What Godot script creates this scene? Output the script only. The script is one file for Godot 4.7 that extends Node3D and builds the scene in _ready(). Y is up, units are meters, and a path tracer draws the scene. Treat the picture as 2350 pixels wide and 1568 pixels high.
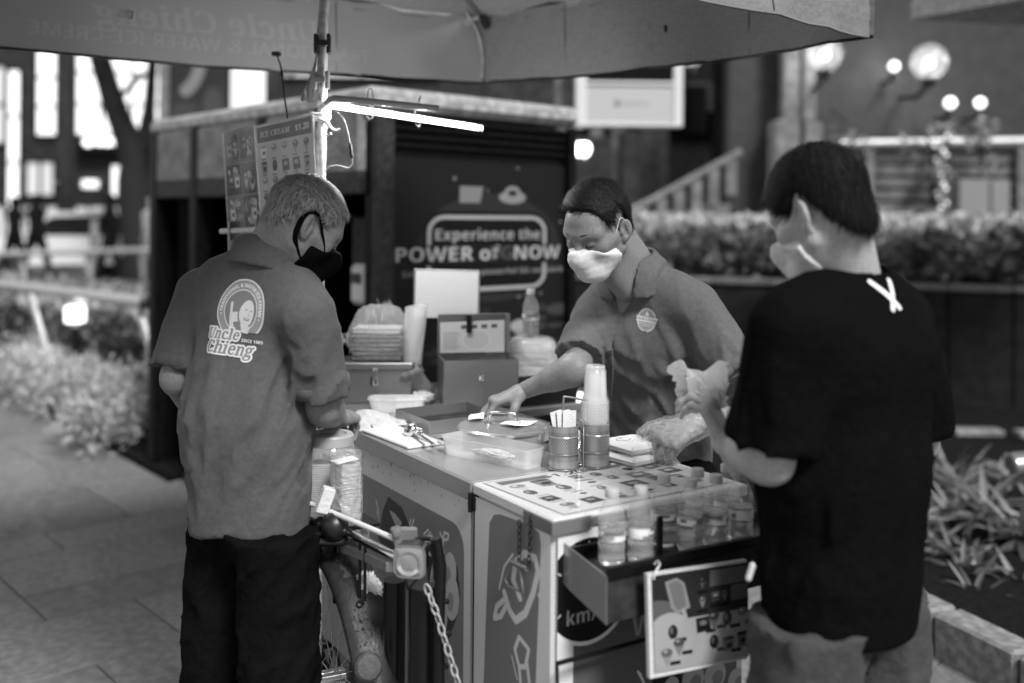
extends Node3D
# A night street scene in greys: an ice cream cart under an umbrella with two vendors and a customer.

var CART := Transform3D(Basis(Vector3.UP, deg_to_rad(31.85)), Vector3(0.093, 0, -2.12))
var rng := RandomNumberGenerator.new()
var mats := {}
var taken := {}


func _ready() -> void:
	rng.seed = 7
	setup_view()
	make_textures()
	make_materials()
	build_setting()
	build_background()
	build_kiosk()
	build_umbrella()
	build_cart()
	build_bike()
	build_table_items()
	build_people()


func setup_view() -> void:
	var cam := Camera3D.new()
	cam.name = "camera"
	cam.projection = Camera3D.PROJECTION_FRUSTUM
	cam.near = 0.05
	cam.far = 200.0
	cam.size = 0.05 * 1568.0 / 2350.0
	cam.frustum_offset = Vector2(0, -0.05 * 284.0 / 2350.0)
	cam.position = Vector3(0, 1.57, 0)
	cam.rotation.z = 0.0082
	var at := CameraAttributesPhysical.new()
	at.frustum_focal_length = 36.0
	at.frustum_focus_distance = 2.62
	at.exposure_aperture = 1.2
	at.frustum_near = 0.05
	at.frustum_far = 200.0
	cam.attributes = at
	add_child(cam)
	cam.current = true
	var env := Environment.new()
	env.background_mode = Environment.BG_SKY
	var sky := Sky.new()
	var sm := ProceduralSkyMaterial.new()
	sm.sky_top_color = grey(0.13)
	sm.sky_horizon_color = grey(0.30)
	sm.sky_curve = 0.35
	sm.ground_horizon_color = grey(0.20)
	sm.ground_bottom_color = grey(0.06)
	sky.sky_material = sm
	env.sky = sky
	env.tonemap_mode = Environment.TONE_MAPPER_LINEAR
	env.tonemap_exposure = 3.2
	env.sdfgi_enabled = true
	env.ssao_enabled = true
	env.ssil_enabled = true
	var we := WorldEnvironment.new()
	we.name = "world_environment"
	we.environment = env
	add_child(we)
	var sun := DirectionalLight3D.new()
	sun.name = "dusk_light"
	sun.light_energy = 0.5
	sun.light_angular_distance = 14.0
	sun.shadow_enabled = true
	add_child(sun)
	sun.look_at_from_position(Vector3(1.6, 3.4, 3.0), Vector3.ZERO)


# ---------------------------------------------------------------- helpers
func grey(v: float, a := 1.0) -> Color:
	var c := Color(v, v, v).linear_to_srgb()
	c.a = a
	return c

func numbered(called: String) -> String:
	if not taken.has(called):
		taken[called] = 0
		return called
	taken[called] += 1
	return "%s_%03d" % [called, taken[called]]

func thing(called: String, label: String, category: String, at := Vector3.ZERO, turn := 0.0, group := "") -> Node3D:
	var o := Node3D.new()
	o.name = numbered(called)
	add_child(o)
	o.position = at
	o.rotation.y = turn
	return tag(o, label, category, group)

func tag(o: Node3D, label: String, category: String, group := "") -> Node3D:
	o.set_meta("label", label)
	o.set_meta("category", category)
	if group:
		o.set_meta("group", group)
	return o

func copy(root: Node3D, label: String, at: Vector3, turn := 0.0) -> Node3D:
	var r: Node3D = root.duplicate()
	var base := String(root.name)
	r.name = numbered(base)
	add_child(r)
	r.position = at
	r.rotation.y = turn
	r.set_meta("label", label)
	return r

func B() -> SurfaceTool:
	var st := SurfaceTool.new()
	st.begin(Mesh.PRIMITIVE_TRIANGLES)
	st.set_uv(Vector2.ZERO)
	return st

func part(called: String, st, m: Material, parent: Node = self) -> MeshInstance3D:
	var o := MeshInstance3D.new()
	if st is SurfaceTool:
		st.generate_normals()
		o.mesh = st.commit()
	else:
		o.mesh = st
	o.material_override = m
	o.name = numbered(called) if parent == self else called
	parent.add_child(o, true)
	return o

func structure(called: String, st, m: Material) -> MeshInstance3D:
	var o := part(called, st, m)
	o.set_meta("kind", "structure")
	return o

func tri(st: SurfaceTool, a: Vector3, b: Vector3, c: Vector3) -> void:
	st.add_vertex(a); st.add_vertex(b); st.add_vertex(c)

# a, b, c, d run clockwise as seen from the front
func quad(st: SurfaceTool, a: Vector3, b: Vector3, c: Vector3, d: Vector3) -> void:
	st.set_smooth_group(-1)
	st.set_uv(Vector2(0, 0)); st.add_vertex(a)
	st.set_uv(Vector2(1, 0)); st.add_vertex(b)
	st.set_uv(Vector2(1, 1)); st.add_vertex(c)
	st.set_uv(Vector2(0, 0)); st.add_vertex(a)
	st.set_uv(Vector2(1, 1)); st.add_vertex(c)
	st.set_uv(Vector2(0, 1)); st.add_vertex(d)

# a box with chamfered edges
func box(st: SurfaceTool, c: Vector3, s: Vector3, bev := 0.004, bs := Basis.IDENTITY) -> void:
	st.set_smooth_group(-1)
	st.set_uv(Vector2.ZERO)
	var h := s * 0.5
	bev = minf(bev, minf(h.x, minf(h.y, h.z)) * 0.9)
	if bev <= 0.0:
		bev = 0.0001
	var v := {}
	for sx in [-1, 1]:
		for sy in [-1, 1]:
			for sz in [-1, 1]:
				var p := Vector3(sx * h.x, sy * h.y, sz * h.z)
				for ax in 3:
					var q := p
					for k in 3:
						if k != ax:
							q[k] -= signf(p[k]) * bev
					v[[sx, sy, sz, ax]] = c + bs * q
	var face := func(pts: Array):
		var n: Vector3 = (pts[2] - pts[0]).cross(pts[1] - pts[0])
		var mid: Vector3 = Vector3.ZERO
		for p in pts:
			mid += p
		if n.dot(mid / pts.size() - c) < 0:
			pts.reverse()
		for k in range(1, pts.size() - 1):
			tri(st, pts[0], pts[k], pts[k + 1])
	for ax in 3:
		var u := (ax + 1) % 3
		var w := (ax + 2) % 3
		for sgn in [-1, 1]:
			var pts := []
			for e in [[-1, -1], [1, -1], [1, 1], [-1, 1]]:
				var k := [0, 0, 0, ax]
				k[ax] = sgn; k[u] = e[0]; k[w] = e[1]
				pts.append(v[k])
			face.call(pts)
		for e in [[-1, -1], [1, -1], [1, 1], [-1, 1]]:
			var pts := []
			for q in [[-1, u], [1, u], [1, w], [-1, w]]:
				var k := [0, 0, 0, q[1]]
				k[ax] = q[0]; k[u] = e[0]; k[w] = e[1]
				pts.append(v[k])
			face.call(pts)
	for sx in [-1, 1]:
		for sy in [-1, 1]:
			for sz in [-1, 1]:
				face.call([v[[sx, sy, sz, 0]], v[[sx, sy, sz, 1]], v[[sx, sy, sz, 2]]])

# a swept round tube; r is a number or an array of radii
func tube(st: SurfaceTool, pts: Array, r, sides := 10, caps := true, squash := 1.0) -> void:
	var n := pts.size()
	var rings := []
	var prev := Vector3.ZERO
	for i in n:
		var t: Vector3
		if i == 0:
			t = pts[1] - pts[0]
		elif i == n - 1:
			t = pts[n - 1] - pts[n - 2]
		else:
			t = (pts[i + 1] - pts[i]).normalized() + (pts[i] - pts[i - 1]).normalized()
		t = t.normalized() if t.length() > 1e-9 else Vector3.UP
		if prev == Vector3.ZERO:
			prev = t.cross(Vector3.UP if absf(t.y) < 0.9 else Vector3.RIGHT).normalized()
		var u := (prev - t * prev.dot(t)).normalized()
		prev = u
		var w := t.cross(u)
		var rad: float = r[i] if r is Array else r
		var ring := []
		for k in sides:
			var a := TAU * k / sides
			ring.append(pts[i] + (u * cos(a) + w * sin(a) * squash) * rad)
		rings.append(ring)
	st.set_smooth_group(1)
	for i in n - 1:
		for k in sides:
			var k2 := (k + 1) % sides
			var us := [Vector2(float(k) / sides, float(i) / (n - 1)), Vector2(float(k + 1) / sides, float(i) / (n - 1)), Vector2(float(k + 1) / sides, float(i + 1) / (n - 1)), Vector2(float(k) / sides, float(i + 1) / (n - 1))]
			var q := [rings[i][k], rings[i][k2], rings[i + 1][k2], rings[i + 1][k]]
			for j in [0, 1, 2, 0, 2, 3]:
				st.set_uv(us[j])
				st.add_vertex(q[j])
	if caps:
		st.set_smooth_group(-1)
		for k in range(1, sides - 1):
			tri(st, rings[0][0], rings[0][k + 1], rings[0][k])
			tri(st, rings[n - 1][0], rings[n - 1][k], rings[n - 1][k + 1])

# a turned shape: profile of Vector2(radius, height) from the bottom to the top
func lathe(st: SurfaceTool, prof: Array, xf := Transform3D.IDENTITY, sides := 28, crease := 35.0) -> void:
	var g := 1
	for i in prof.size() - 1:
		if i > 0:
			var a: Vector2 = (prof[i] - prof[i - 1]).normalized()
			var b: Vector2 = (prof[i + 1] - prof[i]).normalized()
			if absf(a.angle_to(b)) > deg_to_rad(crease):
				g = g % 30 + 1
		st.set_smooth_group(g)
		for k in sides:
			var a0 := TAU * k / sides
			var a1 := TAU * (k + 1) / sides
			var p: Vector2 = prof[i]
			var q: Vector2 = prof[i + 1]
			var v := [Vector3(cos(a0) * p.x, p.y, sin(a0) * p.x), Vector3(cos(a1) * p.x, p.y, sin(a1) * p.x), Vector3(cos(a1) * q.x, q.y, sin(a1) * q.x), Vector3(cos(a0) * q.x, q.y, sin(a0) * q.x)]
			var uv := [Vector2(float(k) / sides, float(i) / prof.size()), Vector2(float(k + 1) / sides, float(i) / prof.size()), Vector2(float(k + 1) / sides, float(i + 1) / prof.size()), Vector2(float(k) / sides, float(i + 1) / prof.size())]
			for t in [[0, 1, 2], [0, 2, 3]]:
				if (v[t[0]] - v[t[1]]).length() < 1e-7 or (v[t[1]] - v[t[2]]).length() < 1e-7 or (v[t[0]] - v[t[2]]).length() < 1e-7:
					continue
				for j in t:
					st.set_uv(uv[j])
					st.add_vertex(xf * v[j])

# a flat outline in the xy plane pushed out to z = +-depth/2
func prism(st: SurfaceTool, poly: PackedVector2Array, depth: float, xf := Transform3D.IDENTITY) -> void:
	if Geometry2D.is_polygon_clockwise(poly):
		poly.reverse()
	st.set_smooth_group(-1)
	var ids := Geometry2D.triangulate_polygon(poly)
	var h := depth * 0.5
	for i in range(0, ids.size(), 3):
		var p := poly[ids[i]]; var q := poly[ids[i + 1]]; var r := poly[ids[i + 2]]
		if (q - p).cross(r - p) < 0:
			var t := q
			q = r
			r = t
		tri(st, xf * Vector3(p.x, p.y, h), xf * Vector3(r.x, r.y, h), xf * Vector3(q.x, q.y, h))
		tri(st, xf * Vector3(p.x, p.y, -h), xf * Vector3(q.x, q.y, -h), xf * Vector3(r.x, r.y, -h))
	for i in poly.size():
		var p := poly[i]; var q := poly[(i + 1) % poly.size()]
		quad(st, xf * Vector3(p.x, p.y, h), xf * Vector3(q.x, q.y, h), xf * Vector3(q.x, q.y, -h), xf * Vector3(p.x, p.y, -h))

# a sheet given by a function of u and v, with uvs
func sheet(st: SurfaceTool, nu: int, nv: int, f: Callable) -> void:
	st.set_smooth_group(1)
	var g := []
	for i in nu + 1:
		var row := []
		for j in nv + 1:
			row.append(f.call(float(i) / nu, float(j) / nv))
		g.append(row)
	for i in nu:
		for j in nv:
			for e in [[0, 0], [1, 0], [1, 1], [0, 0], [1, 1], [0, 1]]:
				st.set_uv(Vector2(float(i + e[0]) / nu, float(j + e[1]) / nv))
				st.add_vertex(g[i + e[0]][j + e[1]])

func smooth_path(pts: Array, n := 6) -> Array:
	var c := Curve3D.new()
	for i in pts.size():
		var a: Vector3 = pts[maxi(i - 1, 0)]
		var b: Vector3 = pts[mini(i + 1, pts.size() - 1)]
		c.add_point(pts[i], -(b - a) / 6.0, (b - a) / 6.0)
	var out := []
	for i in pts.size() - 1:
		for k in n:
			out.append(c.sample(i, float(k) / n))
	out.append(pts[-1])
	return out

func rounded(w: float, h: float, r: float, n := 5) -> PackedVector2Array:
	var p := PackedVector2Array()
	for c in [[1, 1, 0], [-1, 1, 1], [-1, -1, 2], [1, -1, 3]]:
		for k in n + 1:
			var a: float = PI / 2 * (c[2] + float(k) / n)
			p.append(Vector2(c[0] * (w / 2 - r), c[1] * (h / 2 - r)) + Vector2(cos(a), sin(a)) * r)
	return p

# an open tray: outline swept up from a floor, with a wall thickness
func tray(st: SurfaceTool, w: float, d: float, h: float, r: float, t: float, taper := 0.0, xf := Transform3D.IDENTITY, lip := 0.0) -> void:
	var ring := func(ww: float, dd: float, rr: float, y: float) -> Array:
		var out := []
		for p in rounded(ww, dd, maxf(rr, 0.0005), 4):
			out.append(xf * Vector3(p.x, y, -p.y))
		return out
	var rs := [ring.call(w - 2 * taper, d - 2 * taper, r, 0.0), ring.call(w, d, r, h)]
	if lip > 0:
		rs.append(ring.call(w + 2 * lip, d + 2 * lip, r + lip, h))
		rs.append(ring.call(w + 2 * lip, d + 2 * lip, r + lip, h + 0.002))
	rs.append(ring.call(w - 2 * t, d - 2 * t, r - t, h + (0.002 if lip > 0 else 0.0)))
	rs.append(ring.call(w - 2 * t - 2 * taper, d - 2 * t - 2 * taper, r - t, t))
	var n: int = rs[0].size()
	for i in rs.size() - 1:
		for k in n:
			quad(st, rs[i][k], rs[i + 1][k], rs[i + 1][(k + 1) % n], rs[i][(k + 1) % n])
	for k in range(1, n - 1):
		st.set_smooth_group(-1)
		tri(st, rs[0][0], rs[0][k], rs[0][k + 1])
		tri(st, rs[-1][0], rs[-1][k + 1], rs[-1][k])

func noise(freq: float, sd := 1, oct := 3) -> FastNoiseLite:
	var n := FastNoiseLite.new()
	n.seed = sd
	n.frequency = freq
	n.fractal_octaves = oct
	n.noise_type = FastNoiseLite.TYPE_SIMPLEX_SMOOTH
	return n

func lamp(called: String, at: Vector3, energy: float, size: float) -> void:
	var l := OmniLight3D.new()
	l.name = numbered(called)
	l.light_energy = energy
	l.light_size = size
	l.omni_range = 30.0
	l.omni_attenuation = 2.0
	l.shadow_enabled = true
	l.light_color = Color(1, 1, 1)
	add_child(l)
	l.position = at


# ---------------------------------------------------------------- prints and materials
var fonts := {}
var tex := {}

func font(kind: String) -> Font:
	if not fonts.has(kind):
		var f := SystemFont.new()
		f.font_names = PackedStringArray(["Droid Serif" if kind.begins_with("serif") else "Droid Sans"])
		f.font_weight = 700 if kind.ends_with("bold") else 400
		fonts[kind] = f
	return fonts[kind]

func fill_poly(im: Image, pts: PackedVector2Array, c: Color) -> void:
	var y0 := 1e9
	var y1 := -1e9
	for p in pts:
		y0 = minf(y0, p.y)
		y1 = maxf(y1, p.y)
	var n := pts.size()
	for y in range(maxi(0, int(floor(y0))), mini(im.get_height() - 1, int(ceil(y1))) + 1):
		var yy := y + 0.5
		var xs := []
		for i in n:
			var a := pts[i]
			var b := pts[(i + 1) % n]
			if (a.y <= yy) != (b.y <= yy):
				xs.append(a.x + (yy - a.y) / (b.y - a.y) * (b.x - a.x))
		xs.sort()
		for k in range(0, xs.size() - 1, 2):
			var xa := int(round(xs[k]))
			var xb := int(round(xs[k + 1]))
			if xb > xa:
				im.fill_rect(Rect2i(xa, y, xb - xa, 1), c)

func stroke(im: Image, pts: Array, w: float, c: Color, closed := false) -> void:
	var n := pts.size()
	for i in (n if closed else n - 1):
		var a: Vector2 = pts[i]
		var b: Vector2 = pts[(i + 1) % n]
		var d := (b - a).normalized().orthogonal() * w * 0.5
		fill_poly(im, PackedVector2Array([a + d, b + d, b - d, a - d]), c)
		disc(im, a, Vector2(w, w) * 0.5, c)
		disc(im, b, Vector2(w, w) * 0.5, c)

func disc(im: Image, o: Vector2, r: Vector2, c: Color, turn := 0.0) -> void:
	var p := PackedVector2Array()
	var n := 12 if r.x < 8 else 40
	for k in n:
		p.append(o + (Vector2(cos(TAU * k / n), sin(TAU * k / n)) * r).rotated(turn))
	fill_poly(im, p, c)

func arc(o: Vector2, r: Vector2, a0: float, a1: float, n := 24) -> Array:
	var out := []
	for k in n + 1:
		var a := deg_to_rad(lerpf(a0, a1, float(k) / n))
		out.append(o + Vector2(cos(a), sin(a)) * r)
	return out

# lettering: size is the letter height in pixels; warp maps (x, y) in letter heights to pixels
func letters(im: Image, s: String, kind: String, c: Color, warp: Callable, grow := 0.0) -> void:
	var tm := TextMesh.new()
	tm.text = s
	tm.font = font(kind)
	tm.font_size = 64
	tm.pixel_size = 1.0 / 46.0
	tm.depth = 0.0
	tm.curve_step = 3.0
	tm.horizontal_alignment = HORIZONTAL_ALIGNMENT_CENTER
	tm.vertical_alignment = VERTICAL_ALIGNMENT_CENTER
	var ar := tm.get_mesh_arrays()
	var vs: PackedVector3Array = ar[Mesh.ARRAY_VERTEX]
	var idx: PackedInt32Array = ar[Mesh.ARRAY_INDEX]
	for i in range(0, idx.size(), 3):
		var p := PackedVector2Array()
		for k in 3:
			var v := vs[idx[i + k]]
			p.append(warp.call(v.x, v.y))
		if grow > 0.0:
			stroke(im, [p[0], p[1], p[2]], grow, c, true)
		fill_poly(im, p, c)

func put(im: Image, s: String, kind: String, c: Color, o: Vector2, size: float, skew := 0.0, turn := 0.0, squeeze := 1.0, grow := 0.0) -> void:
	letters(im, s, kind, c, func(x: float, y: float) -> Vector2: return o + Vector2((x * squeeze + y * skew) * size, -y * size).rotated(turn), grow)

func put_arc(im: Image, s: String, kind: String, c: Color, o: Vector2, r: Vector2, size: float, mid: float, squeeze := 1.0) -> void:
	letters(im, s, kind, c, func(x: float, y: float) -> Vector2:
		var a := deg_to_rad(mid) + x * size * squeeze / r.x
		return o + Vector2(cos(a), sin(a)) * (r + Vector2(y, y) * size))

func canvas(w: int, h: int, v: float, a := 1.0) -> Image:
	var im := Image.create(w, h, false, Image.FORMAT_RGBA8)
	im.fill(Color(v, v, v, a))
	return im

func done(called: String, im: Image) -> ImageTexture:
	im.resize(im.get_width() / 2, im.get_height() / 2, Image.INTERPOLATE_BILINEAR)
	tex[called] = ImageTexture.create_from_image(im)
	return tex[called]

func W(v: float) -> Color:
	return Color(v, v, v)

func noise_tex(called: String, freq: float, lo: float, hi: float, normal := false, strength := 4.0, kind := FastNoiseLite.TYPE_SIMPLEX_SMOOTH, oct := 4) -> void:
	var t := NoiseTexture2D.new()
	var n := noise(freq, hash(called) % 1000, oct)
	n.noise_type = kind
	t.noise = n
	t.width = 512
	t.height = 512
	t.seamless = true
	if normal:
		t.as_normal_map = true
		t.bump_strength = strength
	else:
		var g := Gradient.new()
		g.set_color(0, Color(lo, lo, lo))
		g.set_color(1, Color(hi, hi, hi))
		t.color_ramp = g
	tex[called] = t

# small product pictures scattered on a menu: rounded blobs, cones, packets, each with a dark caption bar
func product(im: Image, o: Vector2, s: float, r: RandomNumberGenerator) -> void:
	var v := r.randf_range(0.15, 0.55)
	match r.randi() % 4:
		0:
			fill_poly(im, PackedVector2Array([o + Vector2(-0.3, -0.35) * s, o + Vector2(0.3, -0.4) * s, o + Vector2(0.36, 0.3) * s, o + Vector2(-0.26, 0.36) * s]), W(v))
			disc(im, o + Vector2(0.02, -0.1) * s, Vector2(0.16, 0.12) * s, W(v + 0.3))
			fill_poly(im, PackedVector2Array([o + Vector2(-0.26, 0.1) * s, o + Vector2(0.34, 0.06) * s, o + Vector2(0.34, 0.18) * s, o + Vector2(-0.26, 0.2) * s]), W(v * 0.5))
		1:
			fill_poly(im, PackedVector2Array([o + Vector2(-0.22, -0.1) * s, o + Vector2(0.22, -0.1) * s, o + Vector2(0.0, 0.48) * s]), W(v + 0.2))
			disc(im, o + Vector2(0, -0.2) * s, Vector2(0.24, 0.2) * s, W(v))
			disc(im, o + Vector2(-0.05, -0.27) * s, Vector2(0.08, 0.06) * s, W(v + 0.35))
		2:
			disc(im, o + Vector2(0, -0.08) * s, Vector2(0.2, 0.34) * s, W(v * 0.7))
			disc(im, o + Vector2(-0.06, -0.16) * s, Vector2(0.06, 0.16) * s, W(v + 0.2))
			fill_poly(im, PackedVector2Array([o + Vector2(-0.04, 0.24) * s, o + Vector2(0.04, 0.24) * s, o + Vector2(0.04, 0.46) * s, o + Vector2(-0.04, 0.46) * s]), W(0.8))
		3:
			fill_poly(im, PackedVector2Array([o + Vector2(-0.26, -0.3) * s, o + Vector2(0.26, -0.3) * s, o + Vector2(0.2, 0.34) * s, o + Vector2(-0.2, 0.34) * s]), W(v + 0.25))
			disc(im, o + Vector2(0, -0.3) * s, Vector2(0.26, 0.09) * s, W(v))
			disc(im, o + Vector2(0.03, 0.06) * s, Vector2(0.14, 0.12) * s, W(v * 0.6))

func make_textures() -> void:
	noise_tex("grime", 0.012, 0.62, 1.0)
	noise_tex("pave_var", 0.02, 0.70, 1.0)
	noise_tex("speckle", 0.09, 0.78, 1.0)
	noise_tex("rough", 0.02, 0.45, 1.0)
	noise_tex("weave_n", 0.22, 0, 1, true, 5.0, FastNoiseLite.TYPE_CELLULAR, 2)
	noise_tex("cloth_n", 0.016, 0, 1, true, 10.0, FastNoiseLite.TYPE_SIMPLEX_SMOOTH, 5)
	noise_tex("cloth_var", 0.05, 0.86, 1.0)
	noise_tex("skin_var", 0.02, 0.84, 1.0)
	noise_tex("crumple_n", 0.02, 0, 1, true, 14.0, FastNoiseLite.TYPE_SIMPLEX_SMOOTH, 4)
	noise_tex("skin_n", 0.16, 0, 1, true, 3.0, FastNoiseLite.TYPE_SIMPLEX_SMOOTH, 3)
	noise_tex("stone_n", 0.06, 0, 1, true, 5.0)
	noise_tex("wear", 0.016, 0.0, 1.0)
	var r := RandomNumberGenerator.new()
	r.seed = 21
	# the round badge on the back of the polo shirt
	var im := canvas(1024, 1280, 0.75, 0.0)
	var lt := Color(0.72, 0.72, 0.72)
	var clear := Color(0.72, 0.72, 0.72, 0)
	var bg := Color(0.5, 0.5, 0.5)
	disc(im, Vector2(540, 480), Vector2(420, 440), lt)
	disc(im, Vector2(540, 480), Vector2(396, 416), bg)
	disc(im, Vector2(540, 490), Vector2(290, 300), lt)
	disc(im, Vector2(540, 490), Vector2(272, 282), Color(0.42, 0.42, 0.42))
	put_arc(im, "• TRADITIONAL & WAFER ICE-CREME •", "sans_bold", Color(0.82, 0.82, 0.82), Vector2(540, 485), Vector2(340, 352), 54, -90, 0.95)
	fill_poly(im, PackedVector2Array([Vector2(60, 830), Vector2(1020, 760), Vector2(1020, 1000), Vector2(60, 1000)]), clear)
	# a pale bald head and a raised hand, as plain shapes
	disc(im, Vector2(650, 520), Vector2(118, 190), lt, 0.12)
	disc(im, Vector2(640, 470), Vector2(26, 9), bg, -0.1)
	disc(im, Vector2(722, 480), Vector2(20, 9), bg, 0.1)
	disc(im, Vector2(655, 600), Vector2(50, 26), Color(0.5, 0.5, 0.5), 0.1)
	disc(im, Vector2(655, 590), Vector2(34, 10), lt, 0.1)
	stroke(im, [Vector2(690, 500), Vector2(678, 548), Vector2(700, 552)], 8, bg)
	fill_poly(im, PackedVector2Array([Vector2(560, 680), Vector2(720, 700), Vector2(700, 800), Vector2(600, 800)]), lt)
	stroke(im, [Vector2(372, 410), Vector2(396, 560)], 44, lt)
	for k in 3:
		stroke(im, [Vector2(410 + k * 8, 560 + k * 44), Vector2(490 + k * 4, 540 + k * 46)], 46, lt)
		stroke(im, [Vector2(420 + k * 8, 584 + k * 44), Vector2(490 + k * 4, 564 + k * 46)], 7, bg)
	stroke(im, [Vector2(400, 560), Vector2(430, 720)], 60, lt)
	for pass_ in 2:
		var gw: float = [52.0, 6.0][pass_]
		var cc: Color = [Color(0.78, 0.78, 0.78), Color(0.46, 0.46, 0.46)][pass_]
		put(im, "Uncle", "serif_bold", cc, Vector2(300, 860), 150, 0.28, -0.06, 0.92, gw)
		put(im, "Chieng", "serif_bold", cc, Vector2(430, 1050), 175, 0.28, -0.04, 0.92, gw)
	put(im, "SINCE 1985", "sans_bold", Color(0.8, 0.8, 0.8), Vector2(770, 900), 44, 0, -0.04)
	done("back_badge", im)
	# the small oval badge on the chest
	im = canvas(512, 640, 0.7, 0.0)
	disc(im, Vector2(256, 320), Vector2(230, 300), lt)
	disc(im, Vector2(256, 320), Vector2(216, 284), bg)
	disc(im, Vector2(256, 320), Vector2(202, 268), lt)
	disc(im, Vector2(256, 320), Vector2(192, 256), bg)
	fill_poly(im, PackedVector2Array([Vector2(0, 236), Vector2(512, 236), Vector2(500, 370), Vector2(12, 370)]), lt)
	put(im, "Uncle Chieng", "serif_bold", Color(0.42, 0.42, 0.42), Vector2(256, 300), 72, 0.2, 0, 0.85)
	disc(im, Vector2(256, 180), Vector2(44, 36), lt)
	disc(im, Vector2(250, 140), Vector2(26, 40), lt)
	put(im, "TRADITIONAL & WAFER", "sans_bold", lt, Vector2(256, 412), 34, 0, 0, 0.85)
	put(im, "ICE-CREME", "sans_bold", lt, Vector2(256, 460), 30)
	done("chest_badge", im)
	# the two menu sheets on the pole
	im = canvas(640, 1024, 0.42)
	for row in 3:
		for col in 2:
			var o := Vector2(30 + col * 300, 30 + row * 330)
			im.fill_rect(Rect2i(int(o.x), int(o.y), 280, 310), W(r.randf_range(0.2, 0.4)))
			for k in 9:
				disc(im, o + Vector2(r.randf_range(50, 230), r.randf_range(50, 260)), Vector2(r.randf_range(18, 60), r.randf_range(20, 80)), W(r.randf_range(0.08, 0.75)), r.randf() * 3)
			for k in 2:
				product(im, o + Vector2(80 + k * 120, 170), 190, r)
	done("photo_menu", im)
	im = canvas(1024, 1280, 0.66)
	im.fill_rect(Rect2i(30, 30, 964, 190), W(0.22))
	put(im, "ICE CREAM", "serif_bold", W(0.75), Vector2(350, 125), 66, 0.2)
	put(im, "$1.20", "sans_bold", W(0.8), Vector2(830, 125), 70)
	for row in 5:
		for col in 5:
			var o := Vector2(130 + col * 190, 340 + row * 195)
			product(im, o, 205, r)
			im.fill_rect(Rect2i(int(o.x) - 50, int(o.y) + 84, 84, 12), W(0.2))
	done("price_menu", im)
	# the flavour board hung on the front of the cart
	im = canvas(1024, 1120, 0.72)
	im.fill_rect(Rect2i(0, 0, 1024, 520), W(0.2))
	fill_poly(im, PackedVector2Array([Vector2(0, 470), Vector2(1024, 500), Vector2(1024, 540), Vector2(0, 540)]), W(0.2))
	disc(im, Vector2(40, 620), Vector2(300, 330), W(0.42))
	disc(im, Vector2(170, 760), Vector2(250, 310), W(0.74))
	fill_poly(im, PackedVector2Array([Vector2(130, 90), Vector2(250, 60), Vector2(330, 130), Vector2(390, 420), Vector2(250, 480), Vector2(190, 400)]), W(0.62))
	fill_poly(im, PackedVector2Array([Vector2(165, 110), Vector2(250, 90), Vector2(310, 150), Vector2(350, 395), Vector2(260, 440), Vector2(220, 380)]), W(0.5))
	stroke(im, [Vector2(320, 450), Vector2(345, 560)], 40, W(0.72))
	im.fill_rect(Rect2i(600, 30, 424, 190), W(0.45))
	im.fill_rect(Rect2i(830, 240, 194, 180), W(0.42))
	for e in [[520, 160], [520, 380], [660, 340], [760, 340]]:
		product(im, Vector2(e[0], e[1]), 150, r)
		im.fill_rect(Rect2i(e[0] - 60, e[1] + 90, 120, 34), W(0.1))
	for e in [[520, 650], [640, 620], [790, 640], [960, 620], [640, 890], [800, 930], [960, 900], [200, 700], [260, 860], [130, 960]]:
		product(im, Vector2(e[0], e[1]), 250, r)
		im.fill_rect(Rect2i(e[0] + 30, e[1] + 60, 110, 44), W(0.14))
	done("flavour_board", im)
	# the printed sheet glued on the front lid
	im = canvas(1280, 1024, 0.74)
	im.fill_rect(Rect2i(20, 20, 1240, 8), W(0.3))
	im.fill_rect(Rect2i(60, 60, 330, 100), W(0.35))
	put(im, "$1.20", "sans_bold", W(0.25), Vector2(520, 110), 90)
	im.fill_rect(Rect2i(650, 60, 300, 90), W(0.45))
	put(im, "ICE CREAM", "sans_bold", W(0.2), Vector2(1110, 90), 50)
	for row in 4:
		for col in 6:
			product(im, Vector2(130 + col * 200 + r.randf_range(-40, 40), 260 + row * 195 + r.randf_range(-30, 30)), r.randf_range(150, 260), r)
			if r.randf() < 0.6:
				im.fill_rect(Rect2i(90 + col * 200, 350 + row * 190, 90, 14), W(0.35))
	for k in 3:
		stroke(im, arc(Vector2(800 + k * 90, 250), Vector2(180, 130), 0, 180), 8, W(0.5))
	done("lid_sheet", im)
	# advertisement on the booth
	im = canvas(1024, 1280, 0.13)
	for k in 60:
		disc(im, Vector2(r.randf() * 1024, 900 + r.randf() * 380), Vector2(r.randf_range(20, 120), r.randf_range(10, 40)), W(r.randf_range(0.10, 0.3)))
	for k in 26:
		disc(im, Vector2(r.randf() * 1024, r.randf() * 1280), Vector2(r.randf_range(4, 14), r.randf_range(4, 14)), W(r.randf_range(0.3, 0.6)))
	disc(im, Vector2(560, 520), Vector2(430, 330), W(0.2))
	for e in [[0, 0.09, 0], [22, 0.72, 0], [46, 0.09, 0]]:
		var ins: float = e[0]
		fill_poly(im, Transform2D(0, Vector2(540, 552)) * rounded(770 - ins * 2, 500 - ins * 2, 120 - ins), W(e[1]))
	im.fill_rect(Rect2i(60, 500, 940, 120), W(0.11))
	put(im, "Experience the", "sans_bold", W(0.7), Vector2(540, 440), 66, 0, 0, 0.98)
	put(im, "POWER of", "sans_bold", W(0.78), Vector2(300, 555), 82, 0, 0, 1.12)
	put(im, "5G", "sans_bold", W(0.34), Vector2(615, 555), 82, 0, 0, 1.1)
	put(im, "NOW", "sans_bold", W(0.78), Vector2(840, 555), 82, 0, 0, 1.12)
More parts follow.
